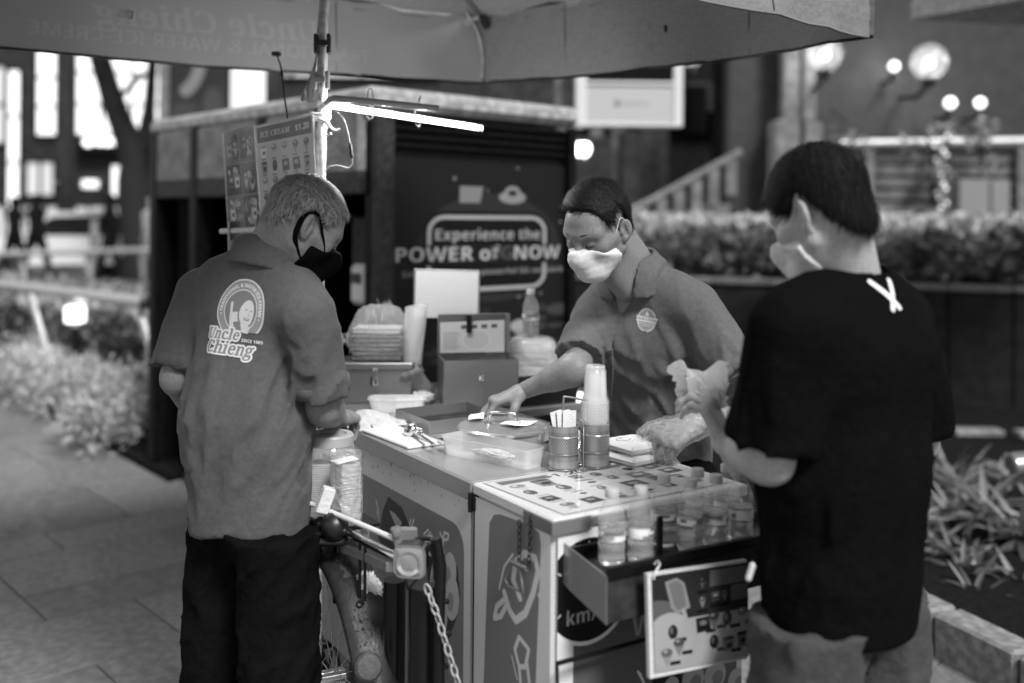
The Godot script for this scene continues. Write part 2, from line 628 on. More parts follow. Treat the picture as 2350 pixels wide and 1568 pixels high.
	put(im, "Singapore's most powerful 5G network", "sans_bold", W(0.62), Vector2(530, 665), 34, 0, 0, 1.1)
	fill_poly(im, PackedVector2Array([Vector2(360, 150), Vector2(500, 150), Vector2(480, 250), Vector2(360, 250)]), W(0.55))
	disc(im, Vector2(680, 210), Vector2(85, 40), W(0.6))
	disc(im, Vector2(680, 180), Vector2(50, 40), W(0.6))
	disc(im, Vector2(680, 185), Vector2(28, 18), W(0.16))
	disc(im, Vector2(740, 1010), Vector2(70, 40), W(0.7))
	fill_poly(im, PackedVector2Array([Vector2(700, 1040), Vector2(780, 1040), Vector2(750, 1120), Vector2(800, 1160), Vector2(680, 1160), Vector2(725, 1120)]), W(0.6))
	done("booth_ad", im)
	# banner and lit sign far behind
	im = canvas(512, 768, 0.16)
	disc(im, Vector2(210, 160), Vector2(300, 330), W(0.1))
	stroke(im, arc(Vector2(60, 60), Vector2(220, 360), -10, 70), 110, W(0.6))
	disc(im, Vector2(380, 520), Vector2(90, 150), W(0.3))
	disc(im, Vector2(120, 600), Vector2(130, 100), W(0.26))
	done("banner", im)
	im = canvas(1024, 512, 0.8)
	im.fill_rect(Rect2i(330, 200, 60, 90), W(0.5))
	for k in 16:
		stroke(im, [Vector2(410 + k * 20, 230 + r.randf_range(-8, 8)), Vector2(415 + k * 20, 275 + r.randf_range(-8, 8))], 9, W(0.6))
	done("sign_print", im)
	# mirror-read lettering that shows through the umbrella cloth
	im = canvas(2048, 256, 1.0, 1.0)
	im.fill(W(0.60))
	letters(im, "Uncle Chieng", "serif_bold", W(0.65), func(x: float, y: float) -> Vector2: return Vector2(1130 - (x * 1.25 + y * 0.25) * 58, 120 - y * 70))
	letters(im, "TRADITIONAL & WAFER ICE-CREME", "sans", W(0.66), func(x: float, y: float) -> Vector2: return Vector2(1130 - x * 46, 188 - y * 40))
	done("valance", im)
	# paper packets with faint print
	im = canvas(512, 512, 0.86)
	stroke(im, arc(Vector2(150, 220), Vector2(90, 60), 0, 300), 10, W(0.4))
	stroke(im, arc(Vector2(170, 240), Vector2(50, 90), 60, 330), 8, W(0.45))
	for row in 3:
		for k in 12:
			im.fill_rect(Rect2i(240 + k * 20, 260 + row * 60, 12, 24), W(0.45 if r.randf() < 0.8 else 0.8))
	done("packet", im)
	im = canvas(512, 128, 0.82)
	for k in 14:
		disc(im, Vector2(r.randf() * 512, r.randf() * 128), Vector2(r.randf_range(8, 60), r.randf_range(6, 30)), W(r.randf_range(0.35, 0.8)))
	im.fill_rect(Rect2i(60, 36, 150, 50), W(0.42))
	im.fill_rect(Rect2i(330, 20, 90, 90), W(0.86))
	done("bottle_label", im)
	# label sheet in the lid pocket
	im = canvas(768, 512, 0.72)
	for row in 9:
		im.fill_rect(Rect2i(40, 170 + row * 34, 150 + r.randi() % 50, 12), W(0.5))
	disc(im, Vector2(430, 300), Vector2(170, 170), W(0.8))
	disc(im, Vector2(430, 300), Vector2(160, 160), W(0.7))
	for k in 4:
		im.fill_rect(Rect2i(250 + k * 120, 60, 70, 60), W(0.3))
	done("pocket_sheet", im)
	cart_prints(r)

func cart_prints(r: RandomNumberGenerator) -> void:
	# long side: u runs along z from -1.635 to the seam at -0.335, v down from 0.95; 1000 px per metre
	var to_a := func(p: Vector2) -> Vector2: return Vector2((p.x + 1.635) * 1000.0, (0.95 - p.y) * 1000.0)
	var white := W(0.80)
	var mid := W(0.46)
	var im := canvas(1300, 760, 0.80)
	fill_poly(im, Transform2D(0, Vector2(660, 480)) * rounded(1200, 720, 60), mid)
	var pa := func(a: Array) -> Array: return a.map(to_a)
	stroke(im, pa.call([Vector2(-0.881, 0.776), Vector2(-0.860, 0.745)]), 5, white)
	stroke(im, pa.call([Vector2(-0.877, 0.748), Vector2(-0.860, 0.730)]), 4, white)
	stroke(im, pa.call([Vector2(-0.661, 0.778), Vector2(-0.674, 0.752)]), 5, white)
	stroke(im, pa.call([Vector2(-0.644, 0.782), Vector2(-0.663, 0.749)]), 6, white)
	stroke(im, pa.call([Vector2(-0.562, 0.777), Vector2(-0.586, 0.760)]), 6, white)
	stroke(im, pa.call([Vector2(-0.550, 0.774), Vector2(-0.578, 0.744)]), 7, white)
	stroke(im, pa.call([Vector2(-0.498, 0.787), Vector2(-0.480, 0.773), Vector2(-0.457, 0.781), Vector2(-0.453, 0.795), Vector2(-0.476, 0.793), Vector2(-0.484, 0.754)]), 7, white)
	stroke(im, pa.call([Vector2(-0.479, 0.749), Vector2(-0.475, 0.744)]), 8, white)
	stroke(im, pa.call([Vector2(-0.448, 0.743), Vector2(-0.443, 0.736)]), 9, white)
	# dark swirl and the pale bitten ice creams
	fill_poly(im, PackedVector2Array(pa.call([Vector2(-0.801, 0.805), Vector2(-0.837, 0.754), Vector2(-0.864, 0.674), Vector2(-0.778, 0.632), Vector2(-0.621, 0.678), Vector2(-0.661, 0.752), Vector2(-0.714, 0.796)])), W(0.08))
	fill_poly(im, PackedVector2Array(pa.call([Vector2(-0.795, 0.770), Vector2(-0.759, 0.770), Vector2(-0.713, 0.756), Vector2(-0.739, 0.726), Vector2(-0.767, 0.748)])), W(0.62))
	fill_poly(im, PackedVector2Array(pa.call([Vector2(-0.561, 0.756), Vector2(-0.517, 0.763), Vector2(-0.497, 0.725), Vector2(-0.408, 0.729), Vector2(-0.394, 0.671), Vector2(-0.410, 0.603), Vector2(-0.453, 0.535), Vector2(-0.522, 0.543), Vector2(-0.572, 0.681)])), W(0.10))
	for q in [[Vector2(-0.447, 0.702), 34.0, 52.0], [Vector2(-0.433, 0.643), 34.0, 55.0], [Vector2(-0.481, 0.579), 24.0, 50.0], [Vector2(-0.549, 0.743), 26.0, 30.0], [Vector2(-0.524, 0.662), 24.0, 60.0]]:
		disc(im, to_a.call(q[0]), Vector2(q[1], q[2]), W(0.72), 0.2)
		disc(im, to_a.call(q[0]) + Vector2(-8, 10), Vector2(q[1], q[2]) * 0.45, W(0.55), 0.2)
	# half hidden heart and name at the far end
	var hc: Vector2 = to_a.call(Vector2(-1.083, 0.767))
	for e in [[105.0, 0.8], [84.0, 0.4], [60.0, 0.8], [38.0, 0.4]]:
		disc(im, hc, Vector2(e[0], e[0]), W(e[1]))
	put(im, "WALL'S", "sans_bold", white, to_a.call(Vector2(-1.062, 0.681)), 60, 0, 0, 1.0)
	var stain := func(n: int):
		for k in n:
			disc(im, Vector2(r.randf() * im.get_width(), r.randf() * im.get_height()), Vector2(r.randf_range(1.5, 4), r.randf_range(1.5, 8)), W(r.randf_range(0.3, 0.5)))
	for k in 60:
		disc(im, Vector2(r.randf() * 1300, r.randf() * 50 + 45), Vector2(r.randf_range(1, 3), r.randf_range(1.5, 6)), W(r.randf_range(0.3, 0.55)))
	done("cart_side", im)
	# narrow side of the front box: u along z from -0.335 to 0
	var to_b := func(p: Vector2) -> Vector2: return Vector2((p.x + 0.335) * 2000.0, (0.95 - p.y) * 2000.0)
	var pb := func(a: Array) -> Array: return a.map(to_b)
	im = canvas(670, 1500, 0.80)
	fill_poly(im, PackedVector2Array(pb.call([Vector2(-0.264, 0.781), Vector2(-0.258, 0.873), Vector2(-0.239, 0.896), Vector2(-0.212, 0.904), Vector2(-0.083, 0.912), Vector2(-0.052, 0.905), Vector2(-0.045, 0.882), Vector2(-0.061, 0.583), Vector2(-0.066, 0.459), Vector2(-0.301, 0.356), Vector2(-0.279, 0.498)])), mid)
	var heart := [Vector2(-0.126, 0.744), Vector2(-0.155, 0.775), Vector2(-0.145, 0.816), Vector2(-0.110, 0.845), Vector2(-0.068, 0.847), Vector2(-0.055, 0.822), Vector2(-0.074, 0.770), Vector2(-0.104, 0.717), Vector2(-0.143, 0.689), Vector2(-0.179, 0.698)]
	stroke(im, pb.call(heart.slice(0, 9)), 34, white)
	stroke(im, pb.call([Vector2(-0.213, 0.737), Vector2(-0.192, 0.793), Vector2(-0.156, 0.830)]), 12, white)
	stroke(im, pb.call([Vector2(-0.143, 0.689), Vector2(-0.168, 0.703), Vector2(-0.191, 0.735)]), 34, white)
	stroke(im, pb.call([Vector2(-0.191, 0.719), Vector2(-0.224, 0.693), Vector2(-0.233, 0.664), Vector2(-0.205, 0.678), Vector2(-0.179, 0.713)]), 26, white)
	stroke(im, pb.call([Vector2(-0.031, 0.831), Vector2(-0.034, 0.802), Vector2(-0.054, 0.771)]), 12, white)
	stroke(im, pb.call([Vector2(-0.128, 0.658), Vector2(-0.145, 0.625), Vector2(-0.127, 0.594), Vector2(-0.102, 0.603), Vector2(-0.089, 0.645), Vector2(-0.128, 0.658)]), 22, white)
	stroke(im, pb.call([Vector2(-0.127, 0.594), Vector2(-0.108, 0.497)]), 22, white)
	stroke(im, pb.call([Vector2(-0.096, 0.615), Vector2(-0.070, 0.513)]), 22, white)
	stroke(im, pb.call([Vector2(-0.158, 0.606), Vector2(-0.134, 0.563)]), 9, white)
	done("cart_narrow", im)
	# front: u from x 0 to 0.541
	var to_c := func(p: Vector2) -> Vector2: return Vector2(p.x * 1800.0, (0.95 - p.y) * 1800.0)
	var pc := func(a: Array) -> Array: return a.map(to_c)
	im = canvas(974, 1350, 0.78)
	fill_poly(im, PackedVector2Array([Vector2(90, 330), Vector2(110, 250), Vector2(180, 190), Vector2(930, 190), Vector2(930, 1350), Vector2(84, 1350)]), W(0.30))
	im.fill_rect(Rect2i(120, 90, 800, 14), W(0.3))
	var dc: Vector2 = to_c.call(Vector2(0.088, 0.786))
	disc(im, dc, Vector2(212, 212), white)
	disc(im, dc, Vector2(196, 196), W(0.03))
	put(im, "km/h", "sans_bold", W(0.6), to_c.call(Vector2(0.084, 0.733)), 56)
	for k in 8:
		var a := deg_to_rad(150 + k * 30)
		stroke(im, [dc + Vector2(cos(a), sin(a)) * 150, dc + Vector2(cos(a), sin(a)) * 180], 8, W(0.6))
	put(im, "WALL'S", "sans_bold", W(0.55), to_c.call(Vector2(0.317, 0.682)), 84)
	for k in 3:
		stroke(im, pc.call([Vector2(0.222, 0.582)]) + [to_c.call(Vector2(0.232, 0.571)) + Vector2(k * 10, k * 22)], 8, white)
	fill_poly(im, PackedVector2Array(pc.call([Vector2(0.268, 0.567), Vector2(0.344, 0.555), Vector2(0.371, 0.470), Vector2(0.245, 0.481)])), W(0.04))
	for q in [[Vector2(0.319, 0.526), 40.0], [Vector2(0.383, 0.526), 60.0], [Vector2(0.450, 0.521), 60.0], [Vector2(0.518, 0.495), 50.0]]:
		disc(im, to_c.call(q[0]), Vector2(q[1], q[1]), W(0.62))
		disc(im, to_c.call(q[0]) + Vector2(14, 12), Vector2(q[1], q[1]) * 0.5, W(0.45))
	done("cart_front", im)

func M(called: String, v: float, rough := 0.6, metal := 0.0, var_tex := "", normal := "", scale := 3.0, nscale := 1.0) -> StandardMaterial3D:
	var m := StandardMaterial3D.new()
	m.resource_name = called
	m.albedo_color = grey(v)
	m.roughness = rough
	m.metallic = metal
	if var_tex or normal:
		m.uv1_triplanar = true
		m.uv1_scale = Vector3.ONE * scale
	if var_tex:
		m.albedo_texture = tex[var_tex]
	if normal:
		m.normal_enabled = true
		m.normal_texture = tex[normal]
		m.normal_scale = nscale
	mats[called] = m
	return m

func printed(called: String, rough := 0.5, cut := false, tint := 1.0) -> StandardMaterial3D:
	var m := StandardMaterial3D.new()
	m.resource_name = called
	m.albedo_texture = tex[called]
	m.albedo_color = Color(tint, tint, tint)
	m.roughness = rough
	m.texture_repeat = false
	if cut:
		m.transparency = BaseMaterial3D.TRANSPARENCY_ALPHA_SCISSOR
		m.alpha_scissor_threshold = 0.5
	mats[called] = m
	return m

func clear_mat(called: String, a: float, rough := 0.05, v := 0.9) -> StandardMaterial3D:
	var m := StandardMaterial3D.new()
	m.resource_name = called
	m.transparency = BaseMaterial3D.TRANSPARENCY_ALPHA
	m.albedo_color = grey(v, a)
	m.roughness = rough
	mats[called] = m
	return m

func glow(called: String, e: float, v := 1.0) -> StandardMaterial3D:
	var m := StandardMaterial3D.new()
	m.resource_name = called
	m.albedo_color = grey(0.5)
	m.emission_enabled = true
	m.emission = grey(v)
	m.emission_energy_multiplier = e
	mats[called] = m
	return m

func make_materials() -> void:
	M("skin_old", 0.20, 0.5, 0, "skin_var", "skin_n", 9.0, 0.22)
	M("skin_mid", 0.205, 0.48, 0, "skin_var", "skin_n", 9.0, 0.22)
	M("skin_pale", 0.37, 0.5, 0, "skin_var", "skin_n", 9.0, 0.35)
	for k in ["skin_old", "skin_mid", "skin_pale"]:
		mats[k].metallic_specular = 0.4
	var cloth := func(n: String, v: float, sh: float):
		var m := M(n, v, 0.85, 0, "cloth_var", "cloth_n", 2.3, 0.12 if n.ends_with("mask") else 0.28 if n.begins_with("polo") else 0.6)
		m.metallic_specular = 0.22 if v > 0.05 else 0.08
		if v > 0.05:
			m.rim_enabled = true
			m.rim = sh
			m.rim_tint = 0.6
	cloth.call("polo", 0.088, 0.25)
	cloth.call("polo_dark", 0.115, 0.25)
	cloth.call("black_tee", 0.005, 0.12)
	cloth.call("shorts", 0.006, 0.15)
	cloth.call("jeans", 0.055, 0.2)
	cloth.call("black_mask", 0.004, 0.05)
	cloth.call("white_mask", 0.56, 0.1)
	cloth.call("towel", 0.5, 0.3)
	cloth.call("umbrella_cloth", 0.24, 0.1)
	M("hair_black", 0.005, 0.8)
	M("hair_brown", 0.009, 0.7)
	M("hair_grey", 0.27, 0.5)
	for k in ["hair_black", "hair_brown", "hair_grey"]:
		mats[k].vertex_color_use_as_albedo = true
		mats[k].metallic_specular = 0.3
	M("hair_grey_base", 0.085, 0.7)
	M("dark_line", 0.01, 0.6)
	M("white_paint", 0.72, 0.4, 0, "speckle", "", 4.0)
	M("roof_rim", 0.42, 0.5, 0, "grime", "", 2.0)
	M("seam", 0.10, 0.9)
	M("off_white", 0.6, 0.6, 0, "grime", "", 3.0)
	M("paper", 0.74, 0.8, 0, "speckle", "crumple_n", 5.0, 0.25)
	M("steel", 0.42, 0.24, 0.65)
	M("dull_steel", 0.27, 0.30, 0.6)
	M("chrome", 0.75, 0.12, 1.0)
	M("galvanised", 0.62, 0.4, 0.3, "grime", "stone_n", 4.0, 0.2)
	M("black_metal", 0.007, 0.32, 0.3, "speckle")
	M("black_plastic", 0.006, 0.4)
	M("rubber", 0.012, 0.75)
	M("fender_paint", 0.03, 0.38, 0.0, "grime", "stone_n", 5.0, 0.3)
	M("fender_worn", 0.075, 0.5, 0.2, "grime", "stone_n", 9.0, 0.8)
	M("wafer", 0.45, 0.8, 0, "speckle", "weave_n", 12.0, 0.5)
	M("bread", 0.34, 0.85, 0, "grime", "stone_n", 9.0, 0.8)
	M("bread_face", 0.62, 0.9, 0, "speckle", "stone_n", 12.0, 0.8)
	M("booth_dark", 0.007, 0.35, 0.0, "grime")
	M("booth_grey", 0.045, 0.45, 0.0, "grime")
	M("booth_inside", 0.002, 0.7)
	M("slat_paint", 0.12, 0.5)
	M("pavement", 0.19, 0.72, 0, "pave_var", "stone_n", 0.9, 0.5)
	M("slab", 0.20, 0.66, 0, "grime", "stone_n", 1.7, 0.5)
	M("slab_light", 0.23, 0.66, 0, "grime", "stone_n", 1.3, 0.5)
	M("joint", 0.05, 0.9)
	M("soil", 0.012, 0.95, 0, "grime", "stone_n", 3.0)
	M("asphalt", 0.14, 0.85, 0, "speckle")
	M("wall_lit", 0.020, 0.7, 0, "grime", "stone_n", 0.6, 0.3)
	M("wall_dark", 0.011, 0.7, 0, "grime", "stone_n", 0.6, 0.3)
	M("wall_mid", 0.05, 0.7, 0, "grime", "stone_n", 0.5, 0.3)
	M("stone_light", 0.2, 0.6, 0, "grime", "stone_n", 0.8, 0.3)
	M("planter", 0.026, 0.6, 0, "grime", "stone_n", 0.9, 0.4)
	M("kerb_stone", 0.30, 0.7, 0, "grime", "stone_n", 3.0, 0.6)
	M("bark", 0.012, 0.9, 0, "grime", "stone_n", 2.0, 1.0)
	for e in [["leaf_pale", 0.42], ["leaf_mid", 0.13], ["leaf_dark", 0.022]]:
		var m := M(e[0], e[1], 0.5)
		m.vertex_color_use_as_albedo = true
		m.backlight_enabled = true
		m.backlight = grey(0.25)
	for k in 4:
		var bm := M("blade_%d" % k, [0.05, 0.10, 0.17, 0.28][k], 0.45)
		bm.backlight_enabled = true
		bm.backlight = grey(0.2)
	M("car_white", 0.6, 0.25)
	M("car_grey", 0.25, 0.25)
	M("car_glass", 0.015, 0.08)
	M("cloth_far", 0.008, 0.9)
	M("cloth_far_pale", 0.2, 0.9)
	for k in ["booth_dark", "booth_grey", "wall_dark", "wall_mid", "planter", "booth_inside", "soil", "cloth_far", "umbrella_cloth"]:
		mats[k].metallic_specular = 0.2
	var wp := M("wrapper_paper", 0.85, 0.7, 0, "speckle", "crumple_n", 6.0, 0.4)
	wp.backlight_enabled = true
	wp.backlight = grey(1.0)
	clear_mat("film", 0.16, 0.12)
	clear_mat("clear_plastic", 0.16, 0.10)
	clear_mat("milky", 0.42, 0.22)
	clear_mat("bottle", 0.10, 0.04, 0.95)
	clear_mat("glove_film", 0.10, 0.14)
	clear_mat("cup_plastic", 0.20, 0.12, 0.85)
	for k in ["film", "glove_film", "milky", "cup_plastic"]:
		mats[k].uv1_triplanar = true
		mats[k].uv1_scale = Vector3.ONE * 5.0
		mats[k].normal_enabled = k != "cup_plastic"
		if k != "cup_plastic":
			mats[k].normal_texture = tex["crumple_n"]
			mats[k].normal_scale = 1.4 if k != "milky" else 0.4
	clear_mat("globe", 0.012, 0.2, 1.0)
	var water := M("water", 0.9, 0.02)
	water.refraction_enabled = true
	water.refraction_scale = 0.033
	water.transparency = BaseMaterial3D.TRANSPARENCY_ALPHA
	water.albedo_color = grey(0.95, 0.06)
	clear_mat("lamp_lens", 0.85, 0.12, 0.22)
	M("milky_paper", 0.62, 0.4, 0, "speckle", "crumple_n", 6.0, 0.6)
	M("lid_plastic", 0.30, 0.4)
	M("white_board", 0.55, 0.45, 0, "", "", 2.0)
	M("foil", 0.6, 0.3, 0.6, "grime", "crumple_n", 7.0, 0.8)
	M("bottle_cap", 0.40, 0.5)
	var bl := printed("bottle_label", 0.5)
	bl.texture_repeat = true
	glow("tube_glow", 3.6)
	glow("window_glow", 0.40)
	glow("window_dim", 0.10)
	glow("bulb_glow", 0.8)
	glow("lamp_head", 0.8)
	glow("sign_glow", 0.19)
	glow("head_lamp", 1.6)
	glow("globe_glow", 0.1)
	for k in ["photo_menu", "price_menu", "flavour_board"]:
		printed(k, 0.22)
		mats[k].clearcoat_enabled = true
		mats[k].clearcoat = 0.8
		mats[k].clearcoat_roughness = 0.12
	mats.flavour_board.albedo_color = Color(0.8, 0.8, 0.8)
	for k in ["lid_sheet", "cart_side", "cart_narrow", "cart_front"]:
		printed(k, 0.35)
	for k in ["packet", "pocket_sheet", "banner", "valance"]:
		printed(k, 0.7)
	mats.valance.albedo_color = Color(0.86, 0.86, 0.86)
	for k in ["umbrella_cloth", "valance"]:
		mats[k].backlight_enabled = true
		mats[k].backlight = grey(0.4)
	mats.banner.albedo_color = Color(0.7, 0.7, 0.7)
	printed("booth_ad", 0.4, false, 0.74)
	mats.booth_ad.metallic_specular = 0.25
	printed("sign_print", 0.5)
	mats.sign_print.emission_enabled = true
	mats.sign_print.emission = Color.BLACK
	mats.sign_print.emission_texture = tex["sign_print"]
	mats.sign_print.emission_energy_multiplier = 0.05
	mats.sign_print.albedo_color = Color(0.74, 0.74, 0.74)
	printed("back_badge", 0.7, true)
	printed("chest_badge", 0.7, true)


# ---------------------------------------------------------------- the setting
func between(st: SurfaceTool, a: Vector3, b: Vector3, t: float, bev := 0.01) -> void:
	box(st, (a + b) * 0.5 + Vector3(0, 0, -t * 0.5), Vector3(absf(a.x - b.x), absf(a.y - b.y), t), bev)

func leaf(st: SurfaceTool, o: Vector3, dir: Vector3, side: Vector3, len_: float, wid: float, shade: float) -> void:
	st.set_color(Color(shade, shade, shade))
	var m := o + dir * len_ * 0.45
	var n := dir.cross(side) * len_ * 0.08
	tri(st, o, m + side * wid + n, m)
	tri(st, m, m + side * wid + n, o + dir * len_ - n)
	tri(st, o, m, m - side * wid + n)
	tri(st, m, o + dir * len_ - n, m - side * wid + n)

func leaves(st: SurfaceTool, o: Vector3, r: Vector3, n: int, size: float, lo: float, hi: float, up := 0.3, slim := 0.3) -> void:
	st.set_smooth_group(-1)
	for i in n:
		var d := Vector3(rng.randfn(), rng.randfn(), rng.randfn()).normalized()
		var p := o + d * r * pow(rng.randf(), 0.4)
		var dir := (d + Vector3(rng.randfn(), rng.randfn(), rng.randfn()) * 0.7 + Vector3.UP * up).normalized()
		var side := dir.cross(Vector3(rng.randfn(), rng.randfn(), rng.randfn())).normalized()
		var s := size * rng.randf_range(0.6, 1.3)
		leaf(st, p, dir, side, s, s * slim, rng.randf_range(lo, hi))

# a tufted plant: rosettes of long narrow leaves, each a bent blade of its own
var blades := []

func blade(droop: float) -> ArrayMesh:
	var st := B()
	st.set_smooth_group(1)
	var p := Vector3.ZERO
	var d := Vector3(1, 0, 0)
	var prev := []
	for k in 6:
		var w: float = [0.028, 0.05, 0.056, 0.046, 0.028, 0.002][k]
		var cur := [p + Vector3(0, 0, -w), p + Vector3(0, -w * 0.35, 0), p + Vector3(0, 0, w)]
		if k > 0:
			for e in 2:
				for v in [prev[e], cur[e], cur[e + 1], prev[e], cur[e + 1], prev[e + 1]]:
					st.add_vertex(v)
		prev = cur
		p += d * 0.2
		d = (d + Vector3(0, -droop, 0)).normalized()
	return commit(st)

func rosette(parent: Node3D, o: Vector3, n: int, l: float, up: float) -> void:
	if blades.is_empty():
		for k in 5:
			blades.append(blade(0.06 + 0.09 * k))
	for i in n:
		var a := rng.randf() * TAU
		var el := rng.randf_range(-0.35, 1.25) + up
		var b := part("leaf", blades[rng.randi() % 5], mats["blade_%d" % (rng.randi() % 4)], parent)
		b.transform = Transform3D(Basis(Vector3.UP, a) * Basis(Vector3.BACK, el) * Basis(Vector3.RIGHT, rng.randf_range(-0.5, 0.5)), o).scaled_local(Vector3.ONE * l * rng.randf_range(0.7, 1.15))

func build_setting() -> void:
	var st := B()
	quad(st, Vector3(-90, -0.03, -90), Vector3(90, -0.03, -90), Vector3(90, -0.03, 30), Vector3(-90, -0.03, 30))
	structure("ground", st, mats.joint)
	# paving slabs: parallel courses of two widths
	var pave := Node3D.new()
	pave.name = "pavement"
	add_child(pave)
	pave.set_meta("kind", "structure")
	var d1 := Vector3(0.667, 0, 0.745)
	var d2 := Vector3(0.745, 0, -0.667)
	var o := Vector3(-1.91, 0, -4.10)
	var tones := []
	for k in 5:
		var m := M("slab_tone_%d" % k, 0.185 + 0.014 * k, 0.62, 0, "pave_var", "stone_n", 1.3 + 0.2 * k, 0.4)
		m.uv1_offset = Vector3(k * 0.37, 0, k * 0.21)
		m.uv1_world_triplanar = true
		tones.append(m)
	var meshes := {}
	for wd in [0.30, 0.52]:
		st = B()
		box(st, Vector3(0, -0.02, 0), Vector3(0.782, 0.04, wd - 0.008), 0.003)
		st.generate_normals()
		meshes[wd] = st.commit()
	var bas := Basis(d2, Vector3.UP, d1)
	var along := -7.5
	var row := 0
	while along < 4.5:
		var wd: float = 0.30 if row % 2 == 0 else 0.52
		for k in range(-9, 9):
			var c := o + d1 * (along + wd / 2) + d2 * (0.395 + k * 0.79 + (0.34 if row % 3 == 1 else 0.0))
			if c.z > -1.2 or c.z < -9.5 or c.x < c.z * 0.56 - 0.4 or c.x > 3.4 or c.z < -4.2 and c.x > -1.0 and c.x < 1.0:
				continue
			var s := part("paving_slab", meshes[wd], tones[rng.randi() % 5], pave)
			s.transform = Transform3D(bas, c + Vector3(0, rng.randf_range(-0.002, 0.002), 0))
		along += wd
		row += 1
	st = B()
	quad(st, Vector3(-60, -0.012, -22), Vector3(60, -0.012, -22), Vector3(60, -0.012, 20), Vector3(-60, -0.012, 20))
	structure("plaza", st, mats.pavement).mesh.surface_get_arrays(0)
	st = B()
	quad(st, Vector3(-60, -0.008, -33), Vector3(40, -0.008, -33), Vector3(40, -0.008, -22), Vector3(-60, -0.008, -22))
	structure("road", st, mats.asphalt)
	st = B()
	for k in 10:
		box(st, Vector3(-40 + k * 6.0, 0.06, -21.9), Vector3(5.99, 0.14, 0.3), 0.02)
	structure("road_kerb", st, mats.stone_light)
	# planting bed on the left with its low clipped plants
	st = B()
	prism(st, PackedVector2Array([Vector2(-2.0, 6.0), Vector2(-4.6, 9.2), Vector2(-9.5, 14.0), Vector2(-14, 18), Vector2(-6, 19), Vector2(-2.4, 9.0), Vector2(-1.7, 6.6)]), 0.05, Transform3D(Basis(Vector3.RIGHT, -PI / 2), Vector3(0, 0.02, 0)))
	structure("planting_bed", st, mats.soil)
	st = B()
	for k in 90:
		var f := rng.randf()
		var p := Vector3(-2.35, 0, -6.35).lerp(Vector3(-5.6, 0, -10.6), f) + Vector3(rng.randf_range(-0.15, 0.35), 0, rng.randf_range(-0.7, 0.1))
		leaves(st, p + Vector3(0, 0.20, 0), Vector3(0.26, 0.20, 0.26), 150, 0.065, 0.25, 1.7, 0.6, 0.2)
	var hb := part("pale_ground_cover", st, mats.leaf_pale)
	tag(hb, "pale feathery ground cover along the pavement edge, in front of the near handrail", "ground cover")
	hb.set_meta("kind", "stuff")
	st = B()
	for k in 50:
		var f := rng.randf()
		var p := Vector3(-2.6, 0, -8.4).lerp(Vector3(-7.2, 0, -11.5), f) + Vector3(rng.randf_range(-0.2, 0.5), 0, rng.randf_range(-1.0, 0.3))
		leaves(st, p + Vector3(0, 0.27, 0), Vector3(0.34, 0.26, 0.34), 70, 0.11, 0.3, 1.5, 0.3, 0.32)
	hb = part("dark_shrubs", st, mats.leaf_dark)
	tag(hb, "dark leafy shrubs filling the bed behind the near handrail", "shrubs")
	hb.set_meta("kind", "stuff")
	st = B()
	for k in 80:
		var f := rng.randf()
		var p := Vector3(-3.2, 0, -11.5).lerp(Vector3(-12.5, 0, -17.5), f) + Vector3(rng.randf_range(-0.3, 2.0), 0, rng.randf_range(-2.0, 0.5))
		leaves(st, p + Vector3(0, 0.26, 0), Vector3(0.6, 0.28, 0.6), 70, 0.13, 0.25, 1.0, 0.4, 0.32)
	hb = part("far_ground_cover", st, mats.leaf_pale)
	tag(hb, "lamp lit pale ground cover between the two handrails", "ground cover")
	hb.set_meta("kind", "stuff")
	# handrails
	var rail := thing("handrail", "near galvanised handrail with a black end cap, slanting across the planting bed", "handrail", Vector3(-2.835, 0.895, -7.900))
	var far_end := Vector3(-5.790, 0.941, -10.200)
	st = B()
	tube(st, [Vector3.ZERO, far_end - rail.position], 0.05, 12)
	part("top_rail", st, mats.galvanised, rail)
	st = B()
	lathe(st, [Vector2(0, 0), Vector2(0.044, 0), Vector2(0.046, 0.03), Vector2(0.03, 0.045), Vector2(0, 0.045)], Transform3D(Basis(Quaternion(Vector3.UP, (-far_end + rail.position).normalized())), Vector3.ZERO), 16)
	part("end_cap", st, mats.black_plastic, rail)
	for e in [[Vector3(-4.336, 0.892, -9.200), Vector3(-4.078, -0.049, -9.200)], [Vector3(-2.912, 0.858, -8.000), Vector3(-2.552, -0.040, -7.700)], [Vector3(-5.463, 0.921, -10.000), Vector3(-5.200, 0.038, -10.000)]]:
		st = B()
		var foot: Vector3 = e[1]
		foot.y = 0.0
		tube(st, [e[0] - rail.position, foot - rail.position], 0.032, 10)
		part("post", st, mats.galvanised, rail)
	rail = thing("handrail", "farther pale handrail in front of the passers-by and cars", "handrail", Vector3(-6.568, 0.926, -19.000))
	far_end = Vector3(-9.064, 0.902, -15.500)
	st = B()
	tube(st, [Vector3.ZERO, far_end - rail.position], 0.05, 10)
	part("top_rail", st, mats.galvanised, rail)
	for e in [Vector3(-6.649, 0.901, -19.000), Vector3(-7.463, 0.888, -18.000), Vector3(-8.147, 0.888, -17.000)]:
		st = B()
		tube(st, [e - rail.position, Vector3(e.x + 0.12, 0, e.z) - rail.position], 0.05, 8)
		part("post", st, mats.galvanised, rail)
	# the square bollard lamp in the bed
	var bl := thing("bollard_lamp", "square glowing bollard lamp standing in the bed behind the near handrail", "lamp", Vector3(Vector3(-3.791, 0.630, -8.900).x, 0, -8.9))
	st = B()
	box(st, Vector3(0, 0.30, 0), Vector3(0.07, 0.6, 0.07), 0.01)
	part("post", st, mats.black_metal, bl)
	st = B()
	box(st, Vector3(0, 0.70, 0), Vector3(0.14, 0.15, 0.14), 0.015)
	part("lamp_head", st, mats.lamp_head, bl)
